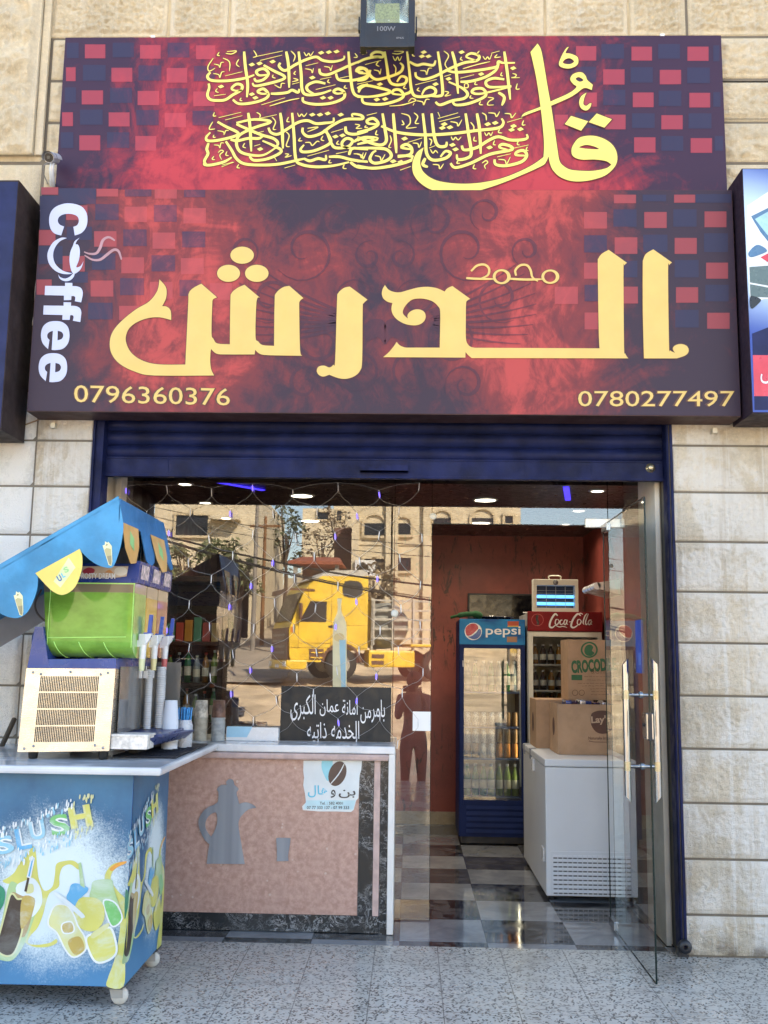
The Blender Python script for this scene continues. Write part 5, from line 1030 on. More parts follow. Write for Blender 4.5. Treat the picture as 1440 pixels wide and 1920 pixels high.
p = P(236,1372,-.2); cup_stack(-1.395, -.045, z_, 1.21, .035, .05, 2, 'foam_cup_stack', M('white_foam_cup', (.66,.69,.74), .6, var=.03), 'foam cups upside down seen through the clear shield of the machine', None, True)
# straw jar
x = P(345,1400,-.12).x; y = -.12
jr = thing('straw_jar', 'cloudy white plastic jar of blue straws on the cart', 'jar', (x, y, z_))
mb = MB(); mb.lathe([(0,0),(.036,0),(.040,.006),(.040,.115),(.034,.135),(.034,.145),(.031,.145),(.031,.13),(.0,.13)], (x,y,z_), 24); mb.build('jar', M('cloudy_plastic', (.62,.66,.72), .25, var=.05, trans=.25), jr)
mb = MB(); random.seed(2)
for i in range(30):
    a_ = random.uniform(0, 6.28); r = random.uniform(.0, .03); q0 = Vector((x+r*math.cos(a_), y+r*math.sin(a_), z_+.125)); q1 = q0 + Vector((random.uniform(-.003,.003)+r*.3*math.cos(a_), r*.3*math.sin(a_), random.uniform(.07,.084))); mb.tube([q0,q1], .0032, 6)
mb.build('straws', M('blue_straws', (.03,.28,.62), .3, var=.2, vs=60), jr)
x = P(315,1330,.0).x; bt = thing('soda_bottle', 'clear bottle with orange cap half hidden behind the foam cups', 'bottle', (x,.0,z_))
mb = MB(); zc = P(315,1300,.0).z - z_; mb.lathe([(0,0),(.038,0),(.040,.01),(.040,zc-.12),(.03,zc-.06),(.014,zc-.02),(.014,zc)], (x,0,z_), 20); mb.build('bottle_body', M('brown_bottle', (.30,.16,.10), .1, trans=.6), bt)
mb = MB(); mb.lathe([(.017,zc),(.017,zc+.022),(0,zc+.022)], (x,0,z_), 16); mb.build('cap', M('orange_cap', (.75,.16,.02), .35), bt)
def mesh_mat():
    mb = MB(); random.seed(8); x0, x1, y0, y1 = -1.36, -1.07, -.62, .10
    for i in range(17): xx_ = x0+(x1-x0)*i/16; mb.tube(cat([(xx_+random.uniform(-.003,.003), y0+(y1-y0)*j/9, z_+.005+random.uniform(-.002,.003)) for j in range(10)], 2), .003, 4)
    for j in range(38): yy = y0+(y1-y0)*j/37; mb.tube(cat([(x0+(x1-x0)*i/6, yy+random.uniform(-.003,.003), z_+.007+random.uniform(-.002,.002)) for i in range(7)], 2), .003, 4)
    mb.box(x0,x1,y0,y1,z_,z_+.003); return mb
tag(mesh_mat().build('drain_mat', M('black_mesh_mat', (.012,.014,.022), .6), None, (-1.2,-.2,z_)), 'black rubber mesh mat lying on the cart top', 'mat')

# ---- canopy over the machine
cn = thing('cart_canopy', 'light blue scalloped canopy with yellow flaps over the slush machine', 'canopy', (-1.6, -.6, 1.9))
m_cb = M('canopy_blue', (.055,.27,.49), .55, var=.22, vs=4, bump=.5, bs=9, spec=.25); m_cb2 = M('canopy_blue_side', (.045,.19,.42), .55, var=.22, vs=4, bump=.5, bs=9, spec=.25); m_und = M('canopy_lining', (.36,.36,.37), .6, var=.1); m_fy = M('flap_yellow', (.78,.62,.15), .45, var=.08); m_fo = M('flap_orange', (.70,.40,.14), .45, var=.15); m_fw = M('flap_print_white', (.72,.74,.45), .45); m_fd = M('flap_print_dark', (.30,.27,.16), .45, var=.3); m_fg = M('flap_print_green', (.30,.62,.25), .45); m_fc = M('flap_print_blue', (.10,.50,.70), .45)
YC0, YC1 = -.95, -.17
A = P(222,930,YC0); sl0 = P(0,1060,YC0) - A; sl0.y = 0
B = P(308,985,YC1); rx = (A.x+B.x)/2; rz = (A.z+B.z)/2
A = Vector((rx, YC0, rz)); dirL = sl0.normalized(); Lr = 1.3
hz = .13
K = lambda x, y, d=0: P(x/4.235, 920+y/4.235, YC0-d)
front = outline([(940,42,1),(978,250,1),(976,330),(955,450),(915,570),(880,612),(800,600),(720,555),(650,490,1),(633,465,1),(300,655,1),(298,760),(270,860),(220,960),(160,1005),(100,1010),(20,985),(-60,920),(-100,850,1),(-110,860,1),(-470,1070,1),(-480,1180),(-560,1300),(-650,1300),(-780,1200,1),(-780,1030,1)], 5)
mb = MB(); mb.poly([[K(x,y) for x, y in front]], 0, .004); mb.build('front_valance', [m_cb], cn)
mb = MB(); mb.poly([[K(x,y,.004) for x, y in outline([(633,462,1),(652,520),(650,620),(610,740),(560,800),(490,828),(420,800),(360,745),(310,690),(280,655,1)], 5)]], 0, .002)
mb.poly([[K(x,y,.0048) for x, y in ((545,530),(600,610),(480,770),(425,720))]], 1)
for t, x0, x1, y0, y1, mi in (('S', 505, 545, 605, 650, 2), ('L', 490, 515, 650, 690, 3), ('U', 455, 488, 670, 720, 4)): put_text(mb, t, x0, x1, -y1, -y0, lambda x, z: K(x, -z, .0054), mi, .04, .5)
mb.build('yellow_flap', [m_fy, M('flap_print_pale', (.66,.72,.40), .45), m_fg, m_fc, M('flap_print_navy', (.05,.14,.35), .45)], cn)
for dx_, dy_ in ((0,0),(-707,397)):
    mb = MB(); F_ = lambda pts, d, mi: mb.poly([[K(x+dx_, y+dy_, d) for x, y in pts]], mi)
    F_([(815,435),(832,430),(835,402),(852,415),(860,405),(888,440),(892,560),(885,598),(862,590)], .0012, 0); F_([(828,470),(845,455),(880,462),(885,560),(882,592),(866,585)], .0018, 1); F_([(850,520),(884,515),(885,565),(880,590),(866,582)], .0024, 2); F_([(836,440),(848,418),(858,432)], .002, 2)
    mb.build('printed_cup', [m_fw, M('flap_print_tan', (.46,.42,.22), .45), m_fd], cn)
# right valance hangs from the ridge along the depth, with its own flaps
hemz = rz - .105; mb = MB()
xb = rx + .055
def side_pt(y, z): t = (y-YC0)/(YC1-YC0); return Vector((rx + .004 + (xb-rx)*t*max(0, (rz-z))/.24, y, z))
loop = [(YC0, rz), (YC1, rz), (YC1+.01, rz-.12), (YC1+.015, rz-.24), (YC1-.03, rz-.25), (YC1-.09, rz-.19), (YC1-.13, hemz), (YC0+.54, hemz), (YC0+.50, hemz-.13), (YC0+.44, hemz-.16), (YC0+.38, hemz-.13), (YC0+.32, hemz), (YC0, hemz)]
mb.poly([[side_pt(*p) for p in loop]], 0, .004, Vector((-1,0,0))); mb.build('side_valance', [m_cb2], cn)
for y0 in (YC0+.02, YC0+.46):
    mb = MB(); lp = [(y0, hemz+.004), (y0+.24, hemz+.004), (y0+.245, hemz-.08), (y0+.20, hemz-.16), (y0+.13, hemz-.17), (y0+.06, hemz-.11)]
    mb.poly([[side_pt(*p)+Vector((.004,0,0)) for p in lp]], 0, .002, Vector((1,0,0))); mb.poly([[side_pt(*p)+Vector((.0075,0,0)) for p in ((y0+.11,hemz-.02),(y0+.17,hemz-.05),(y0+.17,hemz-.11),(y0+.11,hemz-.08))]], 1)
    mb.build('orange_flap', [m_fo, m_fg], cn)
mb = MB()
e = A + dirL*Lr; nrm_ = Vector((-dirL.z, 0, dirL.x)); nrm_ = nrm_ if nrm_.z > 0 else -nrm_
mb.hexa([A-nrm_*.004, A+Vector((0,YC1-YC0,0))-nrm_*.004, e+Vector((0,YC1-YC0,0))-nrm_*.004, e-nrm_*.004], [A, A+Vector((0,YC1-YC0,0)), e+Vector((0,YC1-YC0,0)), e]); mb.build('roof_sheet', [m_cb], cn)
bk = [(0,0),(.0,0)]
Kb = lambda u, w_: A + dirL*u + Vector((0, YC1-YC0, -w_))
mb = MB(); mb.poly([[Kb(0,0), Kb(0,.25), Kb(.12,.24), Kb(.2,.15), Kb(.38,.15), Kb(.46,.28), Kb(.58,.28), Kb(.66,.15), Kb(.98,.15), Kb(.98,0)]], 0, .004); mb.build('back_valance', [m_und], cn)
mb = MB(); mb.quad(A+Vector((-.012,.01,-.012)), A+Vector((-.012,YC1-YC0-.01,-.012)), A+Vector((-.012,YC1-YC0-.01,-.10)), A+Vector((-.012,.01,-.10))); mb.build('inner_lining', m_und, cn)
for y in (-.86, -.25): mb = MB(); mb.tube([(-2.32,y,.985),(-2.32,y,(A+dirL*((rx+2.32)/abs(dirL.x))).z)], .012, 10); mb.build('post', m_chr, cn)
for y in (YC1-.03,): mb = MB(); mb.tube([(rx-.1,y,ztop-.0),(rx-.1,y,rz-.06)], .01, 8); mb.build('post', m_chr, cn)
mb = MB(); mb.tube(cat([P(78,1105,-.5),P(66,1130,-.5),P(70,1150,-.5),P(85,1165,-.5)],6), .005, 6); mb.build('hose', M('grey_hose', (.12,.10,.09), .5), sm)

# things on the stone counter outside the glass
zc0 = .980
for px, py, lab, col in ((375,1345,'stack of paper coffee cups nearer the slush machine','a'),(408,1345,'stack of paper coffee cups nearer the black notice','b')):
    yy = .46; x = P(px,1393,yy).x; top = P(px,py,yy).z
    cup_stack(x, yy, zc0, top, .036, .0405, 17, 'paper_cup_stack', M('paper_cup_'+col, (.40,.36,.29) if col == 'a' else (.34,.36,.36), .6, var=.2, vs=30), lab)
    mb = MB(); h = P(px,1313,yy).z - top; mb.lathe([(.040,0),(.034,h),(.0,h)] , (x,yy,top+.0006), 20)
    tag(mb.build('paper_cup', M('patterned_cup_'+col, (.46,.40,.32) if col == 'a' else (.14,.07,.045), .5, var=.5, vs=26), None, (x,yy,top)), 'pale patterned paper cup upside down on its stack' if col == 'a' else 'dark brown patterned paper cup upside down on its stack', 'cup')
x0, x1 = P(424,1390,.5).x, P(522,1390,.5).x
nbx = thing('reflection_box', 'low white box standing in for a pale sky reflection between paper cups and black notice', 'box', ((x0+x1)/2, .5, zc0))  # added box in place of a pale reflection in the glass
mb = MB(); mb.box(x0, x1, .49, .555, zc0, P(470,1364,.49).z, 0, .003); mb.build('box_body', m_white, nbx)
mb = MB(); mb.quad((x0+.004,.4885,zc0+.02),(x0+.12,.4885,zc0+.02),(x0+.15,.4885,zc0+.08),(x0+.004,.4885,zc0+.08)); mb.build('blue_patch', M('box_patch_blue', (.32,.58,.74), .4), nbx)
mb = MB(); BTL = [(626,1300,1),(626,1215),(622,1195),(622,1175),(632,1150),(633,1135),(631,1133),(631,1122),(640,1121),(640,1133),(638,1135),(640,1150),(650,1172),(650,1195),(646,1215),(646,1300,1)]
YB = YG - .003
mb.poly([[P(x,y,YB) for x, y in outline([(624,1300,1),(624,1190),(626,1165),(633,1145),(632,1122,1),(641,1122,1),(640,1145),(648,1165),(650,1190),(650,1300,1)], 4)]], 0); mb.poly([[P(x,y,YB-.0008) for x, y in ((636,1200),(648,1200),(648,1290),(640,1290))]], 1); mb.poly([[P(x,y,YB-.0006) for x, y in ell(636,1195,10,8)]], 2)
tag(mb.build('bottle_decal', [M('pale_bottle_decal', (.80,.76,.50), .4, alpha=.62), M('decal_blue', (.25,.55,.75), .4, alpha=.6), M('decal_orange', (.75,.55,.25), .4, alpha=.5)], None, P(636,1210,YB)), 'pale bottle shaped decal on the window above the black notice', 'sticker')

t = thing('broom', 'dark wooden broom handle leaning on the white wall behind the cart', 'broom', (P(0,1420,-.15).x, -.3, .985))
mb = MB(); mb.tube([P(27,1348,-.035), P(10,1385,-.12), P(-45,1500,-.27)], .013, 10); mb.build('broom_handle', M('old_wood', (.07,.055,.04), .8), t)
mb = MB(); random.seed(12)
for k in range(3): mb.ribbon([P(-4+i*5.5, 1181+k*4+random.uniform(-3,3), -.0085) for i in range(7)], .008, 0)
mb.build('red_scrawl', M('faded_red_paint', (.55,.16,.14), .8), bld)
# ================================================================== INSIDE THE SHOP
m_lamp = emit('lamp_disc', (1, .96, .88), 2.2, (.8,.8,.8)); m_ring = M('lamp_ring', (.75,.74,.7), .4)
def downlight(x, y, r, power):
    t = thing('ceiling_light', ('large' if r > .06 else 'small') + ' round lit ceiling downlight ' , 'lamp', (x, y, 2.6), 'round downlights in the shop ceiling')
    mb = MB(); mb.lathe([(0,-.004),(r,-.004)], (x,y,2.6), 24); mb.build('diffuser', m_lamp, t)
    mb = MB(); mb.lathe([(r,-.004),(r+.004,-.008),(r+.016,-.006),(r+.018,0)], (x,y,2.6), 24); mb.build('rim', m_ring, t)
    L = bpy.data.lights.new('lamp_light', 'AREA'); L.shape = 'DISK'; L.size = r*1.8; L.energy = power*.11; L.color = (1,.93,.82); L.spread = rad(150)
    o = bpy.data.objects.new('lamp_light', L); COL.objects.link(o); o.location = (0,0,-.012); o.parent = t
    return t
for k, (px, py, r, pw, lab) in enumerate(((1120,920,.042,5,'small lit downlight at the front right, above the open glass door'),(1085,957,.042,5,'middle small lit downlight of the right hand ceiling row'),(1060,983,.042,5,'rearmost small lit downlight of the right hand ceiling row'),
   (347,907,.042,5,'small lit downlight at the front left, above the slush canopy'),(385,942,.042,5,'middle small lit downlight of the left hand ceiling row'),(424,971,.042,5,'rearmost small lit downlight of the left hand ceiling row'),
   (566,929,.075,10,'large lit downlight at the front over the stone counter'),(582,976,.075,10,'large lit downlight at the rear left of the ceiling'),(910,937,.075,10,'large lit downlight at the front over the shop doorway'),(902,980,.075,10,'large lit downlight at the rear just above the doorway glass'))):
    p = G(px, py, 2.6); downlight(p.x, p.y, r, pw)['label'] = lab
m_led = emit('blue_led', (.03,.02,1.0), .5)
for (x0, y0, x1, y1), lab in (((-1.45,.95,-1.02,1.45), 'blue glowing light strip on the ceiling at the left'), ((1.02,1.2,1.12,1.75), 'blue glowing light strip on the ceiling at the right')):
    mb = MB(); a, b_ = Vector((x0,y0,2.594)), Vector((x1,y1,2.594)); s_ = (b_-a).cross(Vector((0,0,1))).normalized()*.02
    mb.hexa([a-s_-Vector((0,0,.004)), b_-s_-Vector((0,0,.004)), b_+s_-Vector((0,0,.004)), a+s_-Vector((0,0,.004))], [a-s_, b_-s_, b_+s_, a+s_]); tag(mb.build('led_strip', m_led, None, a), lab, 'light strip')

m_can = [M('can_'+n_, c_, .25, .35, var=.15, vs=40) for n_, c_ in (('orange',(.55,.20,.04)),('brown',(.22,.12,.05)),('green',(.08,.34,.10)),('blue',(.05,.12,.35)),('silver',(.5,.5,.48)))]
m_bot = [M('bottle_'+n_, c_, .1, var=.1, trans=.35) for n_, c_ in (('green',(.06,.30,.08)),('lime',(.28,.42,.08)),('clear',(.5,.55,.55)),('dark',(.06,.03,.02)),('amber',(.45,.20,.03)))]
m_wlab = M('pale_label', (.62,.60,.5), .5)
def can(x, y, z, m, lab, grp): mb = MB(); mb.lathe([(0,0),(.024,0),(.029,.008),(.029,.102),(.024,.112),(.024,.115),(0,.113)], (x,y,z), 12); return tag(mb.build('drink_can', m, None, (x,y,z)), lab, 'can', grp)
def bottle(x, y, z, m, h, lab, grp, r=.03, capm=None):
    t = thing('drink_bottle', lab, 'bottle', (x,y,z), grp)
    mb = MB(); mb.lathe([(0,0),(r,0),(r,h*.6),(r*.8,h*.72),(r*.38,h*.88),(r*.38,h*.94)], (x,y,z), 12); mb.lathe([(r*1.02,h*.22),(r*1.02,h*.5)], (x,y,z), 12, 'z', 1); mb.build('bottle_body', [m, m_wlab], t)
    mb = MB(); mb.lathe([(r*.45,h*.92),(r*.45,h),(0,h)], (x,y,z), 10); mb.build('cap', capm or m_white, t); return t
# ---- blue drinks cooler
CYY = 2.92
m_ck = M('cooler_blue', (.009,.022,.095), .5, var=.15, spec=.15, rv=.02); m_in = M('cooler_inside', (.42,.40,.33), .6); m_dk = M('cooler_dark', (.02,.02,.025), .6)
kx0, kx1 = .405, .945
pc = thing('pepsi_cooler' if False else 'drinks_cooler', 'tall blue glass door drinks cooler with a lit pepsi header', 'fridge', ((kx0+kx1)/2, CYY+.3, 0))
mb = MB(); mb.box(kx0,kx0+.03,CYY+.03,CYY+.58,.06,1.78); mb.box(kx1-.03,kx1,CYY+.03,CYY+.58,.06,1.78); mb.box(kx0+.03,kx1-.03,CYY+.03,CYY+.58,1.56,1.78); mb.box(kx0+.03,kx1-.03,CYY+.03,CYY+.58,.06,.36); mb.build('cabinet', m_ck, pc)
mb = MB(); mb.box(kx0+.03,kx1-.03,CYY+.555,CYY+.578,.36,1.56); mb.build('back_liner', m_in, pc)
mb = MB(); mb.box(kx0+.02,kx1-.02,CYY+.04,CYY+.5,.008,.06); mb.build('base', m_blk, pc)
z0h, z1h = P(920,1209,CYY).z, P(920,1161,CYY).z
def hdr():
    m, nt, b = new_mat('pepsi_header_print'); n = N(nt); x, y, z = n.sep(n.coords())
    f = n.ramp(n.math('ABSOLUTE', n.math('SUBTRACT', n.noise(n.coords((1,1,2)), 3, 3), .5)), 0, .2, 1, 0)
    col_ = n.mix(f, (.008,.06,.20), (.012,.17,.36)); n.link(col_, b.inputs['Base Color']); n.link(col_, b.inputs['Emission Color']); b.inputs['Emission Strength'].default_value = .03; b.inputs['Roughness'].default_value = .4; b.inputs['Specular IOR Level'].default_value = .15; return m
mb = MB(); mb.box(kx0+.002,kx1-.002,CYY,CYY+.028,z0h,z1h,0,.004); hd_ = mb.build('header', hdr(), pc)
hq = lambda x, y, d=0: P(840+x/4.5, 1060+y/4.5, CYY-.001-d)
mb = MB(); mb.poly([[hq(*p,.0) for p in ell(213,558,73,73)]], 0); mb.poly([[hq(*p,.001) for p in outline([(150,570,1),(148,530),(180,498),(225,492),(250,510),(255,535,1),(225,565),(190,590),(160,592)],4)]], 1); mb.poly([[hq(*p,.001) for p in outline([(165,602,1),(200,596),(240,565),(262,535),(278,550),(275,585),(245,618),(205,622)],4)]], 2)
mb.build('globe_emblem', [m_white, M('emblem_red', (.45,.02,.04), .3), M('emblem_blue', (.01,.07,.30), .3)], hd_)
mb = MB(); put_text(mb, 'pepsi', 318, 612, -608, -515, lambda x, z: hq(x, -z, .001), 0, .012); mb.build('brand_lettering', m_white, hd_)
mb = MB(); mb.quad(hq(503,472,.0006),hq(598,472,.0006),hq(596,510,.0006),hq(503,510,.0006)); mb.quad(hq(503,510,.0006),hq(597,510,.0006),hq(597,520,.0006),hq(503,520,.0006),1); mb.quad(hq(497,602,.0014),hq(583,602,.0014),hq(583,648,.0014),hq(497,648,.0014),2); mb.build('price_tags', [M('tag_red', (.5,.08,.03), .5), M('tag_yellow', (.6,.4,.1), .5), M('tag_brown', (.35,.18,.10), .5)], hd_)
gz0, gz1 = P(920,1503,CYY).z, P(920,1213,CYY).z
mb = MB(); f_ = .035
mb.box(kx0+.004,kx0+.004+f_,CYY,CYY+.028,gz0-.03,gz1+.02,0,.004); mb.box(kx1-.004-f_,kx1-.004,CYY,CYY+.028,gz0-.03,gz1+.02,0,.004); mb.box(kx0+.004+f_,kx1-.004-f_,CYY,CYY+.028,gz1-.012,gz1+.02,0,.003); mb.box(kx0+.004+f_,kx1-.004-f_,CYY,CYY+.028,gz0-.03,gz0+.01,0,.003); dk_ = mb.build('glass_door_frame', m_ck, pc)
mb = MB(); mb.quad((kx0+.004+f_,CYY+.012,gz0+.008),(kx1-.004-f_,CYY+.012,gz0+.008),(kx1-.004-f_,CYY+.012,gz1-.01),(kx0+.004+f_,CYY+.012,gz1-.01)); mb.build('door_glass', glass('cooler_glass', ior=2.1, tint=(.85,.9,.85)), dk_)
mb = MB(); mb.box(kx0+.028,kx0+.034,CYY-.002,CYY,1.4,1.45); mb.build('door_clip', m_white, dk_)
mb = MB(); mb.box(kx0+.004,kx1-.004,CYY+.002,CYY+.028,.065,.325)
for k in range(5): zq = .095+k*.046; mb.hexa([(kx0+.06,CYY-.006,zq),(kx1-.03,CYY-.006,zq),(kx1-.03,CYY+.002,zq),(kx0+.06,CYY+.002,zq)], [(kx0+.06,CYY+.001,zq+.028),(kx1-.03,CYY+.001,zq+.028),(kx1-.03,CYY+.002,zq+.028),(kx0+.06,CYY+.002,zq+.028)], 0)
mb.build('grille', m_ck, pc)
Ls = bpy.data.lights.new('cooler_fill_light', 'AREA'); Ls.shape = 'RECTANGLE'; Ls.size = .03; Ls.size_y = 1.0; Ls.energy = .15; Ls.color = (1,.95,.8)  # added fill light inside the cooler, no lamp is visible there
lo = bpy.data.objects.new('cooler_fill_light', Ls); COL.objects.link(lo); lo.parent = pc; lo.location = (.215,-.22,.98); lo.rotation_euler = (math.pi/2,0,rad(110))
mb = MB(); mb.box(kx1-.047,kx1-.036,CYY+.05,CYY+.06,.45,1.5); mb.build('added_tube', m_white, pc)  # added tube beside the fill light, the cooler shows none
shz = [.37,.67,.92,1.20]
for z in shz: mb = MB(); mb.box(kx0+.032,kx1-.032,CYY+.06,CYY+.55,z-.014,z,0); mb.build('shelf', M('shelf_blue', (.05,.12,.30), .4), pc)
random.seed(4)
for j, z in enumerate(shz):
    for i in range(7):
        x = kx0+.075 + i*.065
        if j == 1: can(x, CYY+.12, z+.001, m_can[0 if i > 3 else 4 if i > 1 else 1], 'small drink can on the second shelf of the blue cooler', 'cans on the blue cooler second shelf'); can(x, CYY+.12, z+.117, m_can[1 if i > 3 else 4], 'small drink can stacked on another can in the blue cooler', 'cans stacked in the blue cooler')
        elif j == 3: bottle(x, CYY+.13, z+.001, m_bot[0 if i % 2 else 2], .25, 'slim bottle on the top shelf of the blue cooler', 'bottles on the blue cooler top shelf', .028)
        elif j == 2: can(x, CYY+.12, z+.001, m_can[1 if i > 4 else 4], 'drink can on the third shelf of the blue cooler', 'cans on the blue cooler third shelf')
        else: bottle(x, CYY+.13, z+.001, m_bot[1 if i > 2 else 0], .25, 'green or lime bottle on the bottom shelf of the blue cooler', 'bottles on the blue cooler bottom shelf', .029)
tg = MB(); q0, q1 = P(845,1160,CYY), P(895,1143,CYY)
tg.tube(cat([Vector((q0.x,CYY+.05,1.80)), Vector((q0.x+.06,CYY+.05,1.815)), Vector((q0.x+.13,CYY+.08,1.83)), Vector((q1.x,CYY+.1,1.83)), Vector((q1.x+.03,CYY+.12,1.815))], 5), [.012]*6+[.022]*8+[.03]*7, 10); tag(tg.build('green_cloth', M('dark_green_cloth', (.01,.07,.02), .9), None, q0), 'dark green rolled cloth on top of the blue cooler', 'cloth')
mb = MB(); xr_ = P(930,1155,CYY).x; mb.lathe([(0,.0),(.13,.0),(.16,.03),(.17,.032),(.17,.036),(.15,.034),(.12,.01),(0,.008)], (xr_, CYY+.25, 1.7815), 24); tag(mb.build('metal_tray', M('dull_steel', (.3,.3,.3), .25, .9), None, (xr_,CYY+.25,1.79)), 'round steel tray lying on top of the blue cooler', 'tray')
x0, x1, z0, z1 = pq(877, 1113, 1003, 1161, 3.87); mb = MB(); mb.box(x0,x1,3.86,3.897,z0,z1,0,.004); mb.box(x0+.015,x1-.015,3.857,3.859,z0+.015,z1-.015,1); tag(mb.build('wall_screen', [m_blk, M('black_screen', (.006,.006,.008), .15)], None, ((x0+x1)/2,3.88,z0)), 'wide black screen on the red back wall above the coolers', 'screen')
# ---- white and red cooler
wx0, wx1 = .962, 1.575
wc = thing('drinks_cooler', 'white drinks cooler with a dark red Coca-Cola header behind the boxes', 'fridge', ((wx0+wx1)/2, CYY+.3, 0))
m_cr = M('cream_frame', (.66,.63,.53), .4, var=.05); m_cc = M('cola_red', (.20,.010,.014), .5, var=.2, spec=.2)
mb = MB(); mb.box(wx0,wx0+.03,CYY+.03,CYY+.6,.05,1.84); mb.box(wx1-.03,wx1,CYY+.03,CYY+.6,.05,1.84); mb.box(wx0+.03,wx1-.03,CYY+.03,CYY+.6,1.66,1.84); mb.box(wx0+.03,wx1-.03,CYY+.575,CYY+.6,.3,1.66); mb.box(wx0+.03,wx1-.03,CYY+.03,CYY+.575,.05,.3); mb.build('cabinet', M('cooler_white', (.5,.49,.46), .4), wc)
hz0, hz1 = P(1060,1184,CYY).z, P(1060,1147,CYY).z
mb = MB(); mb.box(wx0+.002,wx1-.002,CYY-.01,CYY+.028,hz0,hz1,0,.006); hd2 = mb.build('header', m_cc, wc)
h2 = lambda x, y, d=0: P(840+x/4.5, 1060+y/4.5, CYY-.011-d)
mb = MB()
for q, (st, w_) in enumerate((([(925,425),(905,410),(880,440),(862,480),(858,515),(880,525),(905,505)],15),([(925,455),(910,460),(905,490),(920,500),(938,475),(928,455)],9),([(965,462),(950,465),(945,490),(958,500),(975,485)],9),([(1000,462),(985,462),(978,490),(990,500),(1003,475),(1005,460),(1002,490),(1012,500)],9),([(1022,478),(1042,474)],10),([(1120,425),(1095,410),(1065,440),(1045,480),(1040,515),(1062,525),(1095,505)],15),([(1112,455),(1095,462),(1092,492),(1108,500),(1124,475),(1112,455)],9),([(1175,405),(1155,430),(1140,480),(1148,500)],10),([(1185,408),(1172,440),(1160,480),(1166,500),(1178,492)],9),([(1212,462),(1192,465),(1183,490),(1196,500),(1212,470),(1207,492),(1215,500)],9),([(905,505),(940,520),(970,515),(1005,525)],7),([(1095,415),(1118,404),(1138,414)],7))):
    mb.ribbon([h2(p.x,p.y,.001+q*.0001) for p in cat(st,5)], w_/4.5/227, 0, taper=(.6,.4))
mb.build('brand_lettering', M('header_white', (.74,.72,.70), .4), hd2)
mb = MB(); mb.poly([[h2(*p) for p in ell(755,460,52,52)], [h2(*p) for p in ell(755,460,47,47)][::-1]]); mb.ribbon([h2(*p,.001) for p in ((755,420),(748,450),(760,480),(756,500))], .02, 1); mb.build('bottle_emblem', [M('dull_red_print', (.36,.06,.06), .4), M('dark_print', (.03,.01,.01), .4)], hd2)
mb = MB(); f_ = .045
mb.box(wx0+.006,wx0+f_,CYY,CYY+.028,.3,hz0-.004,0,.004); mb.box(wx1-f_,wx1-.01,CYY,CYY+.028,.3,hz0-.004,0,.004); mb.box(wx0+f_,wx1-f_,CYY,CYY+.028,hz0-.045,hz0-.004,0,.004); dw = mb.build('glass_door_frame', m_cr, wc)
mb = MB(); mb.quad((wx0+f_,CYY+.012,.3),(wx1-f_,CYY+.012,.3),(wx1-f_,CYY+.012,hz0-.045),(wx0+f_,CYY+.012,hz0-.045)); mb.build('door_glass', glass('cola_glass', ior=1.35, tint=(.8,.82,.82)), dw)
mb = MB(); mb.box(wx0+.012,wx0+.045,CYY-.03,CYY-.001,.95,1.09,0,.004); mb.build('door_handle', m_blk, dw)
for z in (1.05,1.22,1.43):
    mb = MB(); mb.box(wx0+.032,wx1-.032,CYY+.05,CYY+.57,z-.012,z); mb.build('shelf', m_cr, wc)
    for i in range(8): bottle(wx0+.075+i*.066, CYY+.12, z+.001, m_bot[3 if (i+int(z*9)) % 3 else 4], .16, 'dark soft drink bottle on a shelf of the red topped cooler', 'dark bottles in the red topped cooler', .027)
# ---- insect killer
zx0, zx1 = P(1000,1140,2.98).x, P(1085,1140,2.98).x; zz0, zz1 = 1.8415, P(1040,1086,2.98).z
zp = thing('insect_killer', 'cream electric insect killer glowing blue on top of the red cooler', 'insect trap', ((zx0+zx1)/2, 3.02, zz0))
mb = MB(); f_ = .03
mb.box(zx0,zx0+f_,2.98,3.08,zz0,zz1-.05,0,.004); mb.box(zx1-f_,zx1,2.98,3.08,zz0,zz1-.05,0,.004); mb.box(zx0,zx1,2.98,3.08,zz1-.052,zz1,0,.006); mb.box(zx0+f_,zx1-f_,2.98,3.08,zz0,zz0+.05,0,.003); mb.box(zx0+f_,zx1-f_,3.06,3.075,zz0+.05,zz1-.05,1); mb.build('casing', [m_cr, m_dk], zp)
for z in (zz0+.085, zz0+.145):
    mb = MB(); mb.tube([(zx0+f_+.004,3.02,z),(zx1-f_-.004,3.02,z)], .013, 12); mb.build('lamp_tube', emit('uv_tube', (.06,.36,1.0), .55, (.2,.3,.6)), zp)
mb = MB()
for i in range(3): x = zx0+f_+ (zx1-zx0-2*f_)*(i+1)/4; mb.box(x-.002,x+.002,2.982,2.986,zz0+.05,zz1-.052)
for j in range(7): z = zz0+.06+j*.022; mb.box(zx0+f_,zx1-f_,2.983,2.986,z-.001,z+.001)
mb.build('guard_grid', M('guard_wire', (.35,.35,.28), .4), zp)
mb = MB(); xm = (zx0+zx1)/2; mb.tube(cat([(xm-.045,3.03,zz1),(xm-.045,3.03,zz1+.03),(xm+.045,3.03,zz1+.03),(xm+.045,3.03,zz1)], 4), .005, 8); mb.build('carry_handle', m_cr, zp)
mb = MB(); mb.lathe([(0,-.003),(.02,-.003),(.022,0)], (xm,2.98,zz1-.026), 14, 'y'); mb.build('maker_badge', M('badge_grey', (.2,.2,.2), .3, .5), zp)
tag(MB().box(P(982,1143,2.9).x, P(1050,1143,2.9).x, 2.93, 2.965, 1.8415, 1.853, 0, .003).build('foil_roll', M('foil', (.5,.5,.5), .3, .7), None, (1.05,2.95,1.842)), 'flat grey foil strip on the red cooler before the insect killer', 'foil')
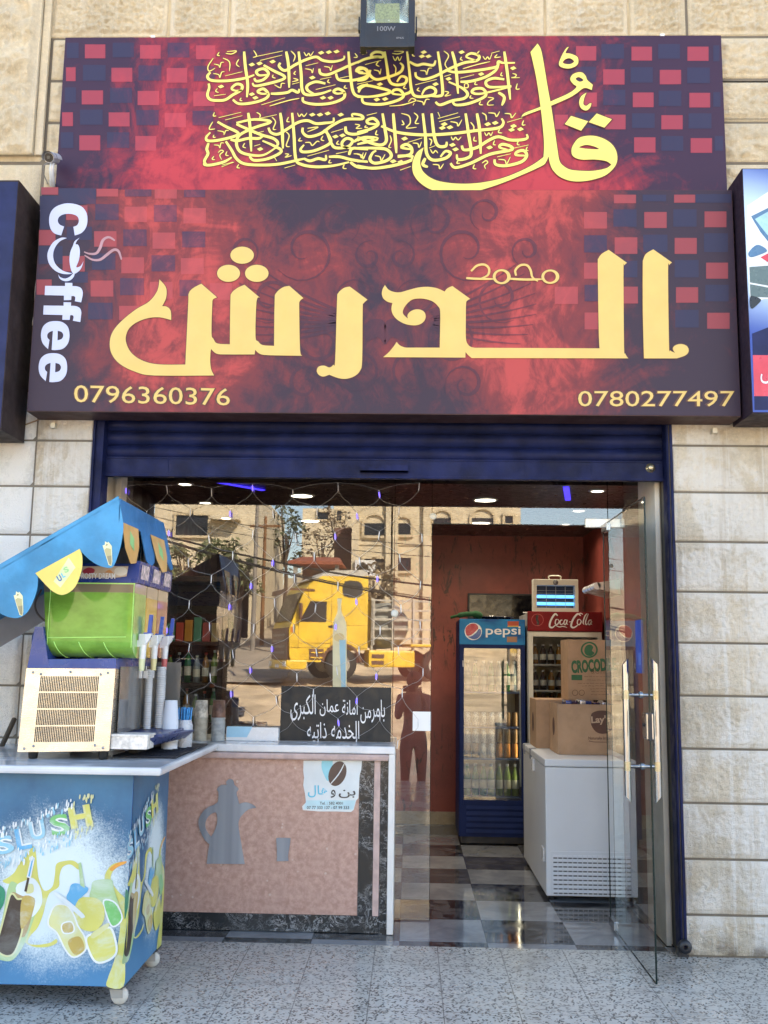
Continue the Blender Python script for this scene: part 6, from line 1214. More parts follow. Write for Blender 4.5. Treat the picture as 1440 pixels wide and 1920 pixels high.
# ---- sloping white hood on the right wall
mb = MB(); hy = 2.3
mb.hexa([(1.44,hy,2.00),(1.595,hy,1.96),(1.595,hy+.5,1.96),(1.44,hy+.5,2.00)], [(1.42,hy,2.05),(1.595,hy,2.08),(1.595,hy+.5,2.08),(1.42,hy+.5,2.05)])
ho = thing('wall_hood', 'pale sloping hood jutting from the right wall above the red cooler', 'hood', (1.59, hy+.25, 1.9)); mb.build('hood_body', M('hood_white', (.6,.58,.55), .35), ho)
mb = MB(); mb.tube([(1.42,hy-.0,2.025),(1.42,hy+.5,2.025)], .028, 12); mb.build('rounded_lip', m_white, ho)
mb = MB(); c_ = P(1082,1112,2.6); tag(mb.lathe([(0,-.03),(.035,-.02),(.05,.0),(.05,.03),(0,.05)], c_, 16, 'y').build('wall_fan_hub', m_cr, ho), '', '') if False else None
# ---- chest freezer
fx0, fx1, fy0, fy1 = .852, 1.335, 1.11, 2.31
m_fz = M('freezer_white', (.60,.63,.66), .4, var=.04, vs=1.5, rv=.01, spec=.3); m_fzs = M('freezer_side', (.40,.42,.44), .35, var=.08)
fz = thing('chest_freezer', 'white chest freezer with a louvred front beside the open door', 'freezer', ((fx0+fx1)/2, 1.7, 0))
mb = MB(); mb.box(fx0,fx1,fy0,fy1,.03,.80,0,.008); mb.build('body', m_fz, fz)
mb = MB(); mb.box(fx0-.004,fx1+.004,fy0-.012,fy1+.004,.803,.848,0,.010); ld = mb.build('lid', m_fz, fz)
mb = MB(); mb.box(fx0-.008,fx0+.035,fy1-.5,fy1-.44,.78,.852,0,.003); mb.box(fx0-.008,fx0+.05,fy1-.12,fy1-.06,.78,.852,0,.003); mb.build('hinge', M('grey_hinge', (.25,.27,.3), .4), ld)
mb = MB(); mb.box(fx0-.016,fx0-.001,1.62,1.70,.72,.80,0,.003); mb.build('latch', m_white, fz)
def fr_(px, py): p = P(px, py, fy0); return p.x, p.z
gx0, gz0_ = fr_(1037,1676); gx1 = fr_(1166,1605)[0]; gz1_ = fr_(1040,1602)[1]
mb = MB(); mb.box(gx0-.01,gx1+.01,fy0-.006,fy0-.0005,gz0_-.008,gz1_+.02,0,.002)
nc, nr_ = 14, 9
for j in range(nr_):
    z0_ = gz0_ + (gz1_-gz0_)*j/nr_; z1_ = gz0_ + (gz1_-gz0_)*(j+1)/nr_
    for i in range(nc):
        xa = gx0 + (gx1-gx0)*i/nc; xb_ = gx0 + (gx1-gx0)*(i+1)/nc
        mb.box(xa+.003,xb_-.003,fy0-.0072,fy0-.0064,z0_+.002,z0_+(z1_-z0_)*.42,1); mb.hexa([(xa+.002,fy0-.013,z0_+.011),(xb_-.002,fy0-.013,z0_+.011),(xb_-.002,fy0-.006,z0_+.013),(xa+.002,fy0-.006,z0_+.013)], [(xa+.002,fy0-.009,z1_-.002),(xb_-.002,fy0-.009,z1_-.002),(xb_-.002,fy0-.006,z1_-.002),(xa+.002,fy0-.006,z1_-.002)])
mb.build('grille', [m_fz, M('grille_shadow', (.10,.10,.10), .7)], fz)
mb = MB(); mb.box(fx0-.008,fx0-.001,1.17,1.27,.22,.30,0,.002); mb.build('drain_panel', m_white, fz)
for x in (fx0+.04, fx1-.04):
    for y in (fy0+.05, fy1-.05): mb = MB(); mb.lathe([(.015,0),(.022,.003),(.022,.032)], (x,y,.0005), 12); mb.build('foot', m_rub, fz)
# ---- cardboard boxes on the freezer
m_cb_ = M('cardboard', (.40,.25,.15), .85, var=.12, vs=8); m_cbd = M('cardboard_print_brown', (.10,.045,.03), .7); m_cbg = M('cardboard_print_green', (.03,.12,.05), .7)
def carton(x0, x1, y0, y1, z0, z1, name, lab, openz=False):
    t = thing(name, lab, 'box', ((x0+x1)/2,(y0+y1)/2,z0)); mb = MB(); th = .005
    mb.box(x0,x1,y0,y0+th,z0,z1); mb.box(x0,x1,y1-th,y1,z0,z1); mb.box(x0,x0+th,y0+th,y1-th,z0,z1); mb.box(x1-th,x1,y0+th,y1-th,z0,z1); mb.box(x0+th,x1-th,y0+th,y1-th,z0,z0+th)
    if not openz: mb.box(x0+th,x1-th,y0+th,(y0+y1)/2-.001,z1-th,z1-.001); mb.box(x0+th,x1-th,(y0+y1)/2+.001,y1-th,z1-th,z1-.001)
    mb.build('carton', m_cb_, t); return t
zf = .849
q = lambda x, y, Y: P(840+x/4.5, 1060+y/4.5, Y)
b1 = carton(P(1046,1400,1.42).x, 1.40, 1.42, 1.80, zf, P(1046,1320,1.42).z, 'snack_carton', "open cardboard carton marked Lay's at the front of the freezer", True)
mb = MB(); Yb = 1.4185
mb.poly([[q(*p, Yb) for p in outline([(1205,1275),(1225,1240),(1290,1225),(1360,1235),(1400,1275),(1405,1340),(1370,1400),(1310,1422),(1250,1405),(1210,1350)],4)]], 0)
put_text(mb, "Lay's", 1208, 1365, -1345, -1268, lambda x, z: q(x, -z, Yb-.001), 1, .03, .06); put_text(mb, 'Naturally Irresistible', 1185, 1440, -1478, -1445, lambda x, z: q(x, -z, Yb), 0, .01); mb.ribbon([q(*p, Yb) for p in ((1188,1482),(1230,1490),(1330,1492),(1400,1488))], .004, 0)
mb.build('printed_mark', [m_cbd, M('print_cardboard_pale', (.48,.33,.22), .7)], b1)
mb = MB(); xs0 = P(1046,1400,1.42).x - .001; mb.poly([[(xs0, 1.60+.05*math.cos(t), 1.02+.06*math.sin(t)) for t in [6.283*i/20 for i in range(20)]]]); mb.build('side_mark', m_cbd, b1)
mb = MB(); random.seed(21)
for i in range(7):
    x = 1.05+i*.048; mb.box(x, x+.04, 1.50+random.uniform(0,.1), 1.70, zf+.01, P(1046,1320,1.42).z+random.uniform(.0,.03), i % 3, .008)
tag(mb.build('snack_packets', [M('packet_blue', (.03,.06,.22), .2, .4), M('packet_dark', (.04,.02,.05), .2, .4), M('packet_silver', (.4,.4,.45), .2, .6)], None, (1.2,1.6,zf+.01)), 'shiny dark crisp packets filling the open front carton', 'crisp packets')
b2 = carton(.895, 1.30, 1.87, 2.24, zf, 1.185, 'snack_carton', 'plain cardboard carton at the back of the freezer under the green printed box')
mb = MB(); mb.poly([[(.894, 2.05+.05*math.cos(t), 1.02+.07*math.sin(t)) for t in [6.283*i/20 for i in range(20)]]]); mb.build('side_mark', m_cbd, b2)
Yc = 1.86; b3 = carton(P(1066,1300,Yc).x, 1.50, Yc, 2.20, 1.187, P(1066,1199,Yc).z, 'printed_carton', 'tall cardboard box with green round emblem and lettering on the cartons')
Yc -= .0015; mb = MB()
mb.poly([[q(*p, Yc) for p in ell(1192,713,72,68)], [q(*p, Yc) for p in ell(1192,713,58,55)][::-1]], 0); mb.poly([[q(*p, Yc) for p in outline([(1150,720),(1165,680),(1200,668),(1225,690),(1215,720),(1235,740),(1205,765),(1165,755)],4)]], 0)
mb.build('green_emblem', m_cbg, b3); mb = MB(); put_text(mb, 'CROCODILE', 1040, 1420, -900, -790, lambda x, z: q(x, -z, Yc), 0, .05, .07); put_text(mb, '&Gimex', 1208, 1380, -915, -870, lambda x, z: q(x, -z, Yc), 1, 0)
mb.box(*[v for v in (q(1042,968,Yc).x, q(1132,925,Yc).x, Yc-.0004, Yc, q(1042,968,Yc).z, q(1132,925,Yc).z)], 0)
random.seed(6)
for k, (xa, y) in enumerate(((1150,938),(1170,968),(1095,995),(1130,1018),(1200,1042),(1210,1065),(1205,1090))):
    xx_ = xa
    while xx_ < 1420: w_ = random.uniform(12, 40); mb.ribbon([q(xx_, y, Yc), q(xx_+w_*.5, y+random.uniform(-4,4), Yc), q(xx_+w_, y, Yc)], .0022, 2); xx_ += w_+8
for x in (1072, 1128): mb.poly([[q(*p, Yc) for p in ell(x,1075,25,25)], [q(*p, Yc) for p in ell(x,1075,21,21)][::-1]], 2)
mb.build('printed_mark', [m_cbg, M('print_tan', (.26,.15,.08), .7), M('print_dark_brown', (.12,.07,.04), .7)], b3)

# ---- dark shelf unit behind the window
m_wood = M('dark_wood', (.035,.016,.010), .35, var=.4, vs=8, scale=(1,1,6))
su = thing('display_shelf', 'dark brown wooden display shelf of drinks and packets by the left wall', 'shelf', (-1.65, 2.2, 0))
mb = MB(); mb.box(-1.84,-1.80,2.0,2.4,0,2.0); mb.box(-1.40,-1.36,2.0,2.4,0,2.0); mb.box(-1.80,-1.40,2.37,2.4,0,2.0); mb.box(-1.84,-1.36,2.0,2.4,2.0,2.04); mb.build('frame', m_wood, su)
for z in (.5, .98, 1.26, 1.56): mb = MB(); mb.box(-1.80,-1.40,2.01,2.37,z-.025,z); mb.build('shelf_board', m_wood, su)
random.seed(31)
for z, kind in ((.98,0),(1.26,1),(1.56,2)):
    for i in range(6):
        x = -1.765 + i*.066
        if kind == 2:
            o = MB().box(x-.028,x+.028,2.05,2.18,z+.001,z+.001+random.uniform(.13,.2),0,.003).build('packet', M('packet_%d' % i, ((.03,.22,.10),(.4,.05,.03),(.45,.2,.03),(.05,.2,.12),(.3,.06,.05),(.35,.25,.1))[i], .4), None, (x,2.1,z)); tag(o, ('green','red','orange','dark green','maroon','tan')[i] + ' packet on the top board of the dark wooden shelf', 'packet')
        else: bottle(x, 2.08, z+.001, m_bot[(i*2+kind) % 5], .2 + .02*(i % 3), 'bottle standing on the %s board of the dark wooden shelf' % ('lower','middle')[kind], 'bottles on the %s board of the wooden shelf' % ('lower','middle')[kind], .026, m_wlab if i % 2 else m_red)
# ================================================================== ACROSS THE STREET (seen mirrored in the glass)
m_h1 = M('cream_render', (.62,.54,.40), .9, var=.12, vs=1.2); m_h2 = M('cream_stone_blocks', (.60,.52,.38), .9, var=.12, vs=2); m_h3 = M('brown_render_shade', (.20,.11,.085), .9); m_wd = M('dark_window', (.02,.02,.025), .15); m_bars = M('window_bars', (.05,.05,.05), .5); m_roof = M('red_roof_tile', (.30,.09,.05), .8); m_rail = M('roof_rail', (.30,.28,.24), .6)
def rbox(px0, px1, py0, D, depth, zlo): 
    a, b_ = R(px0, py0, D), R(px1, py0, D); return a.x, b_.x, a.y-depth, a.y, zlo, a.z
def win(mb, px0, py0, px1, py1, D, fr=.0, arch=False): 
    a, b_ = R(px0,py1,D), R(px1,py0,D); return a.x, b_.x, a.z, b_.z, a.y
def add_window(parent, px0, py0, px1, py1, D, arch=False, bars=True):
    x0, x1, z0, z1, y = win(None, px0, py0, px1, py1, D); mb = MB(); r = (x1-x0)/2
    mb.box(x0-.12,x0,y-.02,y+.10,z0-.1,z1); mb.box(x1,x1+.12,y-.02,y+.10,z0-.1,z1); mb.box(x0,x1,y-.02,y+.14,z0-.12,z0)
    if arch:
        out = [((x0+x1)/2 + (r+.12)*math.cos(t), y+.1, z1 + (r+.12)*.8*math.sin(t)) for t in [math.pi*i/12 for i in range(13)]]; inn = [((x0+x1)/2 + r*math.cos(t), y+.1, z1 + r*.8*math.sin(t)) for t in [math.pi*i/12 for i in range(13)]]
        mb.poly([out + inn[::-1]], 0, .12, Vector((0,-1,0)))
    else: mb.box(x0-.12,x1+.12,y-.02,y+.12,z1,z1+.12)
    f = mb.build('window', M('window_surround', (.55,.46,.32), .9), parent)
    mb = MB(); mb.quad((x1,y+.02,z0),(x0,y+.02,z0),(x0,y+.02,z1),(x1,y+.02,z1)); mb.build('pane', m_wd, f)
    if bars:
        mb = MB(); k = max(3, int((x1-x0)/.14))
        for i in range(k+1): x = x0+(x1-x0)*i/k; mb.box(x-.012,x+.012,y+.05,y+.07,z0,z0+(z1-z0)*(.62 if not arch else 1))
        mb.build('bars', m_bars, f)
h = thing('cream_house', 'wide cream apartment house reflected at the left of the window', 'house', (-12,-40,2))
D = 46; x0, x1, ya, yb, z0, z1 = rbox(292, 485, 921, D, 10, 1.5)
mb = MB(); mb.box(x0, x1, ya, yb, z0, z1); mb.box(x0-8, x0-.01, ya, yb-1.2, z0, z1-.9); mb.box(x0, x1, yb-.25, yb-.001, z1, z1+.5); mb.build('wall', m_h1, h)
add_window(h, 330, 967, 391, 1004, D, bars=True); add_window(h, 300, 1060, 338, 1080, D)
mb = MB(); a = R(400,967,D); b_ = R(452,973,D); mb.box(a.x,b_.x,a.y,a.y+.7,b_.z-.12,b_.z+.06); mb.build('window_hood', m_h1, h)
mb = MB(); a = R(296,918,D+1); mb.box(a.x-1.5,a.x+1.6,a.y-2,a.y-.5,a.z-.3,a.z+.45); mb.build('roof_tiles', m_roof, h)
h = thing('far_cream_house', 'smaller cream house far up the lane, mirrored in mid window', 'house', (-6,-64,6))
D = 70; x0, x1, ya, yb, z0, z1 = rbox(568, 672, 953, D, 9, 5)
mb = MB(); mb.box(x0,x1,ya,yb,z0,z1); mb.box(x0+2.2,x1,ya,yb-.4,z1,z1+.6); mb.build('wall', m_h1, h)
add_window(h, 596, 961, 617, 974, D); add_window(h, 632, 958, 641, 976, D, bars=False)
h = thing('arched_house', 'cream stone house with arched windows reflected over the doorway', 'house', (1,-38,1.8))
D = 44; x0, x1, ya, yb, z0, z1 = rbox(668, 976, 926, D, 10, 1.2)
mb = MB(); mb.box(x0,x1,ya,yb,z0,z1); 
for px in (667, 730, 740, 800): p = R(px, 1000, D); mb.box(p.x-.16,p.x+.16,yb,yb+.22,z0,z1)
for py in (940, 1020): p = R(700,py,D); mb.box(x0,x1,yb+.001,yb+.06,p.z-.05,p.z+.05)
mb.box(x0,x1,yb-.2,yb-.002,z1,z1+.5); mb.build('wall', m_h2, h)
mb = MB()
for i in range(60): x = x0 + (x1-x0)*i/59; mb.box(x-.03,x+.03,yb-.15,yb-.1,z1+.5,z1+1.1)
mb.box(x0,x1,yb-.16,yb-.09,z1+1.1,z1+1.17); mb.build('roof_railing', m_rail, h)
for w_ in ((683,982,721,1005,True),(742,982,770,1003,True),(812,972,845,1002,True),(885,972,925,1003,True)): add_window(h, *w_[:4], D, w_[4])
for w_ in ((683,1048,721,1067),(741,1046,770,1070),(880,1046,918,1070)): add_window(h, *w_, D)
add_window(h, 947, 968, 961, 982, D, bars=False)
mb = MB(); p = R(685,1064,D); mb.box(p.x-.45,p.x+.45,p.y,p.y+.4,p.z-.4,p.z+.3,0,.03); ac = mb.build('air_conditioner', m_white, h)
mb = MB(); mb.lathe([(0,.41),(.24,.41)], (p.x-.1,p.y,p.z-.05), 16, 'y'); mb.build('fan_grille', m_bars, ac)
mb = MB(); a, b_ = R(628,990,D+4), R(668,990,D+4); mb.box(a.x,x0-.01,ya,a.y,z0,a.z); mb.build('shade_brown_wing', m_h3, h)  # wing coloured dark brown to paint the house's shaded side
t = thing('tiled_shelter', 'low shelter with red tiled roof beside the arched house', 'shelter', R(590,1100,40)); D = 40; a, b_ = R(541,1048,D), R(642,1045,D)
mb = MB(); mb.hexa([(a.x,a.y-3,a.z-.1),(b_.x,a.y-3,a.z-.1),(b_.x,a.y,a.z-.2),(a.x,a.y,a.z-.2)],[(a.x+.3,a.y-2.6,a.z+.35),(b_.x-.3,a.y-2.6,a.z+.35),(b_.x,a.y,a.z-.08),(a.x,a.y,a.z-.08)]); mb.build('roof', m_roof, t)
mb = MB(); mb.box(a.x+.3,b_.x-.1,a.y-2.8,a.y-2.6,.8,a.z); mb.build('back_wall', m_h3, t)
for x in (a.x+.2, b_.x-.3): mb = MB(); mb.box(x,x+.16,a.y-.3,a.y-.14,.8,a.z-.15); mb.build('post', m_rail, t)
t = thing('boundary_wall', 'pale panelled boundary wall along the climbing lane', 'wall', R(480,1110,47))
mb = MB()
for i, (pa, pb, D_, yt) in enumerate(((448,470,46,1076),(470,492,49,1079),(492,512,53,1082),(536,560,52,1084),(560,600,49,1080))):
    a, b_ = R(pa, yt, D_), R(pb, yt, D_); mb.box(a.x,b_.x-.05,a.y-.2,a.y,gz(a.x,a.y)-.6,a.z); mb.box(a.x-.1,a.x+.1,a.y-.25,a.y+.06,gz(a.x,a.y)-.6,a.z+.15)
mb.build('panels', M('pale_concrete', (.50,.44,.34), .9, var=.15), t)
for px, D_, top, m_, lab, r in ((483,42,925,M('grey_pole', (.22,.2,.18), .7),'grey concrete utility pole by the cream house',.11),(498,44,968,M('wood_pole', (.22,.11,.05), .8),'brown wooden utility pole in front of the trees',.10)):
    p = R(px, top, D_); g = gz(p.x, p.y); t = thing('utility_pole', lab, 'pole', (p.x,p.y,g)); mb = MB(); mb.tube([(p.x,p.y,g-.3),(p.x,p.y,p.z)], [r, r*.65], 10); mb.build('mast', m_, t); mb = MB(); mb.box(p.x-.7,p.x+.7,p.y-.05,p.y+.05,p.z-.5,p.z-.4); mb.build('cross_arm', m_, t)
m_cab = M('black_cable', (.012,.012,.012), .6)
for (y0, y1, r) in ((993,1072,.022),(1002,1098,.022),(1000,1094,.012),(944,1000,.008),(962,1020,.008)):
    a, b_ = R(200, y0-(y1-y0)*.22, 21), R(1010, y1+(y1-y0)*.55, 21); k = 14; pts = [a.lerp(b_, i/k) + Vector((0,0,-.28*math.sin(math.pi*i/k))) for i in range(k+1)]; pts = [a + (a-b_)*.6] + pts + [b_ + (b_-a)*.6]
    mb = MB(); mb.tube(pts, r, 6); tag(mb.build('power_line', m_cab, None, a), 'thin dark overhead cable crossing the mirrored street', 'cable', 'overhead cables across the street')
# ---- trees
def leaf_mat(nm, c_): 
    m, nt, b = new_mat(nm); n = N(nt); f = n.noise(n.coords(), 1.6, 4, .6); n.link(n.mix(n.ramp(f,.3,.7), tuple(x*.6 for x in c_), tuple(x*1.35 for x in c_)), b.inputs['Base Color']); b.inputs['Roughness'].default_value = .7; return m
m_olive = leaf_mat('olive_leaves', (.13,.15,.07)); m_dkl = leaf_mat('dark_leaves', (.07,.085,.04)); m_dry = leaf_mat('dry_leaves', (.19,.14,.09)); m_bark = M('bark', (.10,.07,.05), .9)
def tree(px, py, D, rx_, rz_, m_, lab, n=900, ls=.16, seed=1, trunk=True):
    random.seed(seed); c_ = R(px, py, D); g = gz(c_.x, c_.y); t = thing('tree' if trunk else 'shrub', lab, 'tree' if trunk else 'shrub', (c_.x, c_.y, g))
    cl = [(Vector((random.uniform(-1,1)*rx_*.75, random.uniform(-1,1)*rx_*.7, random.uniform(-.8,.9)*rz_)), random.uniform(.25,.5)) for _ in range(13)]
    mb = MB()
    for _ in range(n):
        c0, s_ = random.choice(cl); d_ = Vector((random.gauss(0,1), random.gauss(0,1), random.gauss(0,1))).normalized()*random.random()**.5*s_
        p = c_ + c0 + Vector((d_.x*rx_, d_.y*rx_, d_.z*rz_)); u = Vector((random.gauss(0,1),random.gauss(0,1),random.gauss(0,.6))).normalized(); v = u.cross(Vector((random.gauss(0,1),random.gauss(0,1),random.gauss(0,1)))).normalized(); s2 = ls*random.uniform(.6,1.3)
        mb.add([p-u*s2, p+v*s2*.4, p+u*s2, p-v*s2*.4], [(0,1,2,3)])
    mb.build('crown', m_, t)
    mb = MB(); b0 = Vector((c_.x, c_.y, g-.2)); mb.tube([b0, b0.lerp(c_, .5)+Vector((.1,0,0)), c_], [.14,.10,.05], 7)
    for c0, s_ in cl[:7]: mb.tube([b0.lerp(c_, .65), c_+c0*.9], [.06,.02], 5)
    mb.build('trunk', m_bark, t)
tree(536, 1000, 52, 1.1, 1.9, m_dkl, 'dark tall tree beside the wooden pole in the reflection', 330, .15, 3)
pass
tree(604, 1018, 60, 1.9, 1.5, m_dry, 'dry brownish tree in front of the far cream house', 420, .14, 7); tree(638, 990, 50, .9, 1.3, m_dry, 'dry tree against the shade-coloured wing of the arched house', 260, .12, 9)
for k, (px, py, r, lab) in enumerate(((350,1062,1.1,'olive green shrub at the left before the cream house'),(415,1056,1.2,'olive green shrub in the middle before the cream house'),(448,1082,.9,'olive green shrub nearest the panelled boundary wall'))): tree(px, py, 43, r, r*.8, m_olive, lab, 800, .13, 20+k, False)
tree(700, 1088, 38, .9, .7, m_dry, 'dry twiggy shrub behind the yellow lorry', 500, .12, 40, False)
# ---- yellow lorry
TL = R(602, 1274, 32); g = TL.z
ty = thing('yellow_lorry', 'bright yellow tractor lorry parked on dry ground, mirrored in the window', 'lorry', (TL.x, TL.y, g)); LOC[ty.name] = Vector((0,0,0)); ty.rotation_euler.z = rad(-20)
m_yl = M('lorry_yellow', (.76,.50,.04), .4, var=.16, vs=1.6, coat=.3); m_gk = M('dark_grille', (.13,.055,.03), .5); m_ty = M('tyre_rubber', (.02,.02,.02), .8); m_ch = M('chassis_red', (.16,.04,.03), .7); m_gw = M('grey_bed', (.42,.40,.36), .8, var=.2)
# local axes: front at -x, near side at +y (towards the shop)
X0, X1, W = -1.35, 1.15, 1.22
prof = [(X0+.06,.55),(X0,.75),(X0-.02,1.55),(X0+.05,1.75),(X0+.42,2.72),(X0+.62,2.98),(X0+1.0,3.22),(X1,3.28),(X1,.95),(X1-.1,.95),(.95,.95)] + [(.32+.62*math.cos(t), .5+.62*math.sin(t)) for t in [.75+i*.24 for i in range(10)]] + [(-.35,.55)]
mb = MB(); mb.poly([[(x,W,z) for x,z in prof]], 0, 2*W, Vector((0,-1,0))); mb.build('cab', m_yl, ty)
mb = MB(); mb.quad((X0+.045,W-.12,1.80),(X0+.045,-W+.12,1.80),(X0+.39,-W+.16,2.70),(X0+.39,W-.16,2.70)); mb.v = [v+Vector((-.012,0,0)) for v in mb.v]; mb.build('windscreen', m_wd, ty)
mb = MB(); mb.poly([[(x,W+.006,z) for x,z in ((X0+.30,1.78),(X0+1.15,1.78),(X0+1.15,2.42),(X0+.62,2.42))]]); mb.build('side_window', m_wd, ty)
mb = MB(); mb.poly([[(x,W+.006,z) for x,z in outline([(.35,2.62),(.9,2.62),(.92,3.05),(.38,3.08)],3)]]); mb.build('sleeper_window', m_wd, ty)
mb = MB(); mb.box(X0-.05,X0-.0,-W+.1,W-.1,.62,1.60); mb.build('grille', m_gk, ty)
for z in (.80,.98,1.16,1.34): mb = MB(); mb.box(X0-.075,X0-.052,-.85,.85,z,z+.07); mb.build('grille_bar', m_rail, ty)
mb = MB(); mb.box(X0-.10,X0+.55,-W-.01,W+.02,.32,.60,0,.04); mb.build('bumper', m_yl, ty)
for s in (-1, 1): mb = MB(); mb.box(X0-.12,X0-.10,s*W*.82-.2,s*W*.82+.2,.40,.56,0,.02); mb.build('headlight', m_white, ty)
mb = MB(); mb.box(X0+.62,X0+1.08,W+.004,W+.02,.62,.95,1); mb.box(X0+.66,X0+1.04,W+.018,W+.05,.66,.70); mb.box(X0+.66,X0+1.04,W+.018,W+.05,.82,.86); mb.build('cab_steps', [m_yl, m_gk], ty)
m_seam = M('panel_seam', (.20,.10,.01), .6)
mb = MB()
for x, za, zb3 in ((X0+.26,.95,1.78),(X0+1.30,1.0,3.0),(X0+.55,2.5,3.0)): mb.box(x,x+.014,W+.001,W+.006,za,zb3)
mb.box(X0+.26,X0+1.30,W+.001,W+.006,1.12,1.135); mb.box(X0-.0,X1,W+.001,W+.006,.98,.995); mb.box(X0+1.3,X1,W+.001,W+.006,1.7,1.712); mb.build('panel_seams', m_seam, ty)
mb = MB(); mb.box(X0-.05,X0+.75,W-.02,W+.04,2.74,2.80); mb.box(X0-.12,X0-.06,-1.0,1.0,2.66,2.80); mb.build('sun_visor', m_gk, ty)
mb = MB(); mb.box(X0-.115,X0-.101,-.26,.26,.36,.47); mb.build('number_plate', m_white, ty)
mb = MB(); mb.box(X0+.02,X0+.10,W+.0,W+.012,1.45,1.62); mb.build('indicator', M('amber_lens', (.6,.2,.02), .2), ty)
mb = MB(); mb.poly([[(.32+.66*math.cos(t), W+.012, .5+.66*math.sin(t)) for t in [.1+i*.245 for i in range(13)]] + [(.32+.58*math.cos(t), W+.012, .5+.58*math.sin(t)) for t in [3.04-i*.245 for i in range(13)]]], 0, .05, Vector((0,-1,0))); mb.build('wheel_arch', m_gk, ty)
mb = MB(); mb.box(X0+.25,X0+.33,W+.02,W+.25,1.85,2.35,0,.03); mb.build('mirror', m_gk, ty)
mb = MB(); mb.box(X0+1.22,X0+1.42,W+.002,W+.03,1.62,1.68); mb.build('door_handle', m_blk, ty)
mb = MB(); mb.hexa([(X0+.65,-1.1,3.10),(X1,-1.1,3.29),(X1,1.1,3.29),(X0+.65,1.1,3.10)],[(X0+1.3,-1.0,3.42),(X1,-1.0,3.50),(X1,1.0,3.50),(X0+1.3,1.0,3.42)]); mb.build('roof_deflector', m_gw, ty)
def lwheel(x, y): 
    mb = MB(); mb.lathe([(.28,-.13),(.44,-.13),(.5,-.09),(.5,.09),(.44,.13),(.28,.13)], (x,y,.5), 24, 'y'); o = mb.build('wheel', m_ty, ty)
    mb = MB(); mb.lathe([(0,.09),(.1,.14),(.14,.07),(.26,.10),(.29,.13)], (x,y,.5), 18, 'y'); mb.build('rim', m_gw, o)
for x in (.32, 3.5): lwheel(x, W-.12); lwheel(x, -W+.12)
mb = MB(); mb.box(-1.1,4.6,-.45,.45,.55,.85); mb.build('chassis', m_ch, ty)
mb = MB(); mb.box(1.2,2.75,.70,W,.42,.95,0,.06); mb.box(1.3,1.7,W+.002,W+.02,.5,.62,1); mb.box(1.3,1.7,W+.002,W+.02,.7,.82,1); mb.build('side_locker', [m_yl, m_gk], ty)
mb = MB(); mb.box(2.6,4.4,-W,W,1.08,1.16,0,.02); mb.build('rear_mudguard', m_yl, ty)
mb = MB(); mb.box(1.3,1.42,-1.1,1.1,1.1,2.5)
for z in (1.3,1.6,1.9,2.2,2.5): mb.box(1.3,3.4,W-.22,W-.14,z,z+.06)
for x in (1.3,2.0,2.7,3.35): mb.box(x,x+.07,W-.24,W-.12,.95,2.6)
mb.build('rack', m_gw, ty); mb = MB(); mb.lathe([(.0,-.9),(.62,-.9),(.75,-.6),(.75,.55),(.6,.9),(0,.9)], (2.0,0.0,1.75), 24, 'y'); mb.build('tank', M('grey_tank', (.26,.27,.25), .6, var=.25), ty)
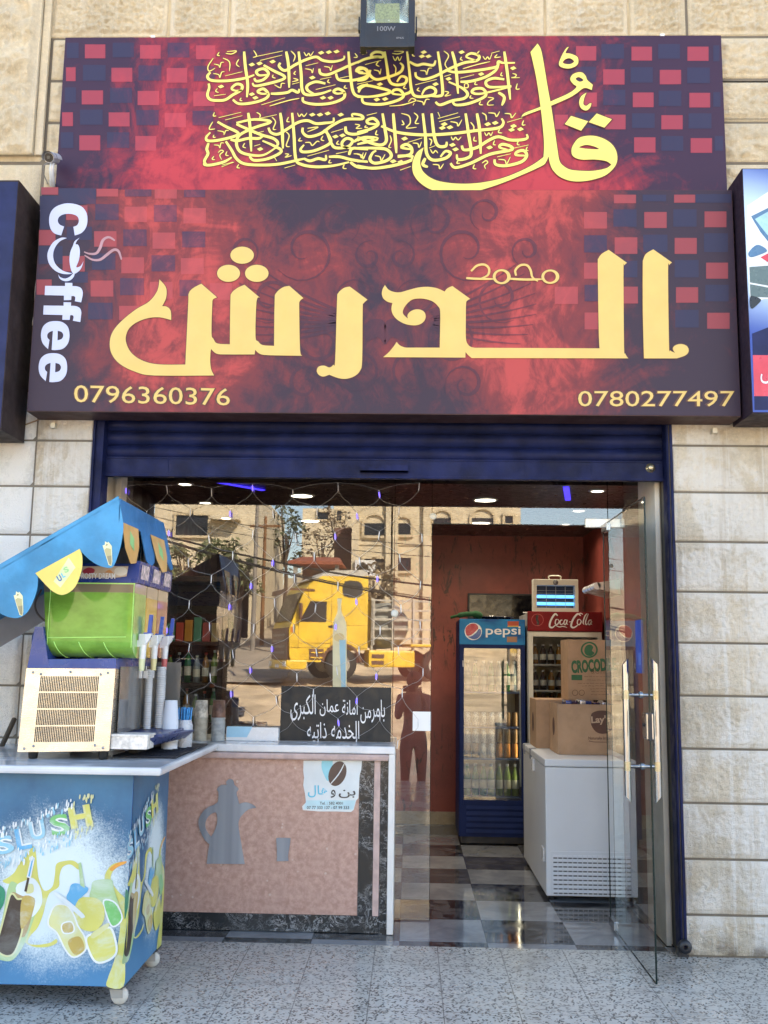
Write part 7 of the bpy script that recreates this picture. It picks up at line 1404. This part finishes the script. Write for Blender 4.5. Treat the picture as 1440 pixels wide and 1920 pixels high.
# ---- photographer, mirrored low in the side pane
def person():
    t = thing('person', 'person in dark clothes standing on the street holding up a phone', 'person', (.06,-6.15,-.42)); o_ = Vector((.06,-6.15,-.42))
    J = [((0,0,.92),.135),((0,0,1.08),.125),((0,-.01,1.25),.145),((0,0,1.40),.11),((0,.01,1.48),.055),((0,.03,1.53),.055),((0,.03,1.60),.088),((0,.03,1.67),.075),
      ((.09,0,.86),.10),((.10,.02,.48),.062),((.11,-.01,.10),.045),((.12,.15,.035),.035), ((-.09,0,.86),.10),((-.10,.03,.48),.062),((-.12,0,.10),.045),((-.13,.16,.035),.035),
      ((.17,0,1.39),.065),((.20,.22,1.16),.045),((.10,.46,1.42),.032),((.06,.55,1.50),.03), ((-.17,0,1.39),.065),((-.20,.22,1.16),.045),((-.10,.46,1.42),.032),((-.06,.55,1.50),.03)]
    E = [(0,1),(1,2),(2,3),(3,4),(4,5),(5,6),(6,7),(0,8),(8,9),(9,10),(10,11),(0,12),(12,13),(13,14),(14,15),(3,16),(16,17),(17,18),(18,19),(3,20),(20,21),(21,22),(22,23)]
    me = bpy.data.meshes.new('body'); me.from_pydata([p for p, r in J], E, []); o = bpy.data.objects.new('body', me); COL.objects.link(o)
    sk = o.modifiers.new('skin', 'SKIN'); o.modifiers.new('sub', 'SUBSURF').levels = 2
    for i, (p, r) in enumerate(J): me.skin_vertices[0].data[i].radius = (r, r)
    me.skin_vertices[0].data[0].use_root = True
    bpy.context.view_layer.update(); m2 = bpy.data.meshes.new_from_object(o.evaluated_get(bpy.context.evaluated_depsgraph_get())); bpy.data.objects.remove(o)
    def cm():
        m, nt, b = new_mat('skin_and_clothes'); n = N(nt); x, y, z = n.sep(n.coords()); ax = n.math('ABSOLUTE', x)
        c0 = n.mix(n.ramp(z, .90, .92), (.06,.06,.075), (.20,.11,.10)); c0 = n.mix(n.ramp(z, 1.445, 1.455), c0, (.36,.20,.13)); c0 = n.mix(n.ramp(z, .06, .08, 1, 0), c0, (.02,.02,.02)); n.link(c0, b.inputs['Base Color']); b.inputs['Roughness'].default_value = .7; return m
    m2.materials.append(cm()); 
    for p in m2.polygons: p.use_smooth = True
    b = bpy.data.objects.new('body', m2); COL.objects.link(b); b.parent = t
    mb = MB(); mb.lathe([(0,.115),(.05,.105),(.085,.06),(.096,.0),(.09,-.05),(.08,-.06)], o_+Vector((0,.015,1.615)), 18); mb.build('hair', M('black_hair', (.012,.010,.010), .6), t)
    mb = MB()
    for sx in (-1, 1):
        c_ = o_ + Vector((sx*.055,.57,1.515))
        for k in range(4): mb.tube([c_+Vector((0,0,-.03+k*.017)), c_+Vector((sx*.022,.02,-.03+k*.018)), c_+Vector((sx*.030,.046,-.028+k*.018)), c_+Vector((sx*.012,.056,-.026+k*.018))], [.009,.008,.008,.007], 6)
        mb.tube([c_+Vector((0,-.01,-.03)), c_+Vector((-sx*.008,.02,-.02)), c_+Vector((-sx*.012,.032,.0))], [.010,.009,.007], 6)
    mb.build('hand', M('skin', (.36,.20,.13), .6), t)
    mb = MB(); c_ = o_ + Vector((-.06,.765,1.80))
    tag(mb.box(-.075,.075,-5.545,-5.537,1.07,1.145,0,.003).build('phone', m_blk, None, (0,-5.54,1.1)), 'black phone held up by the person on the street', 'phone')
person()
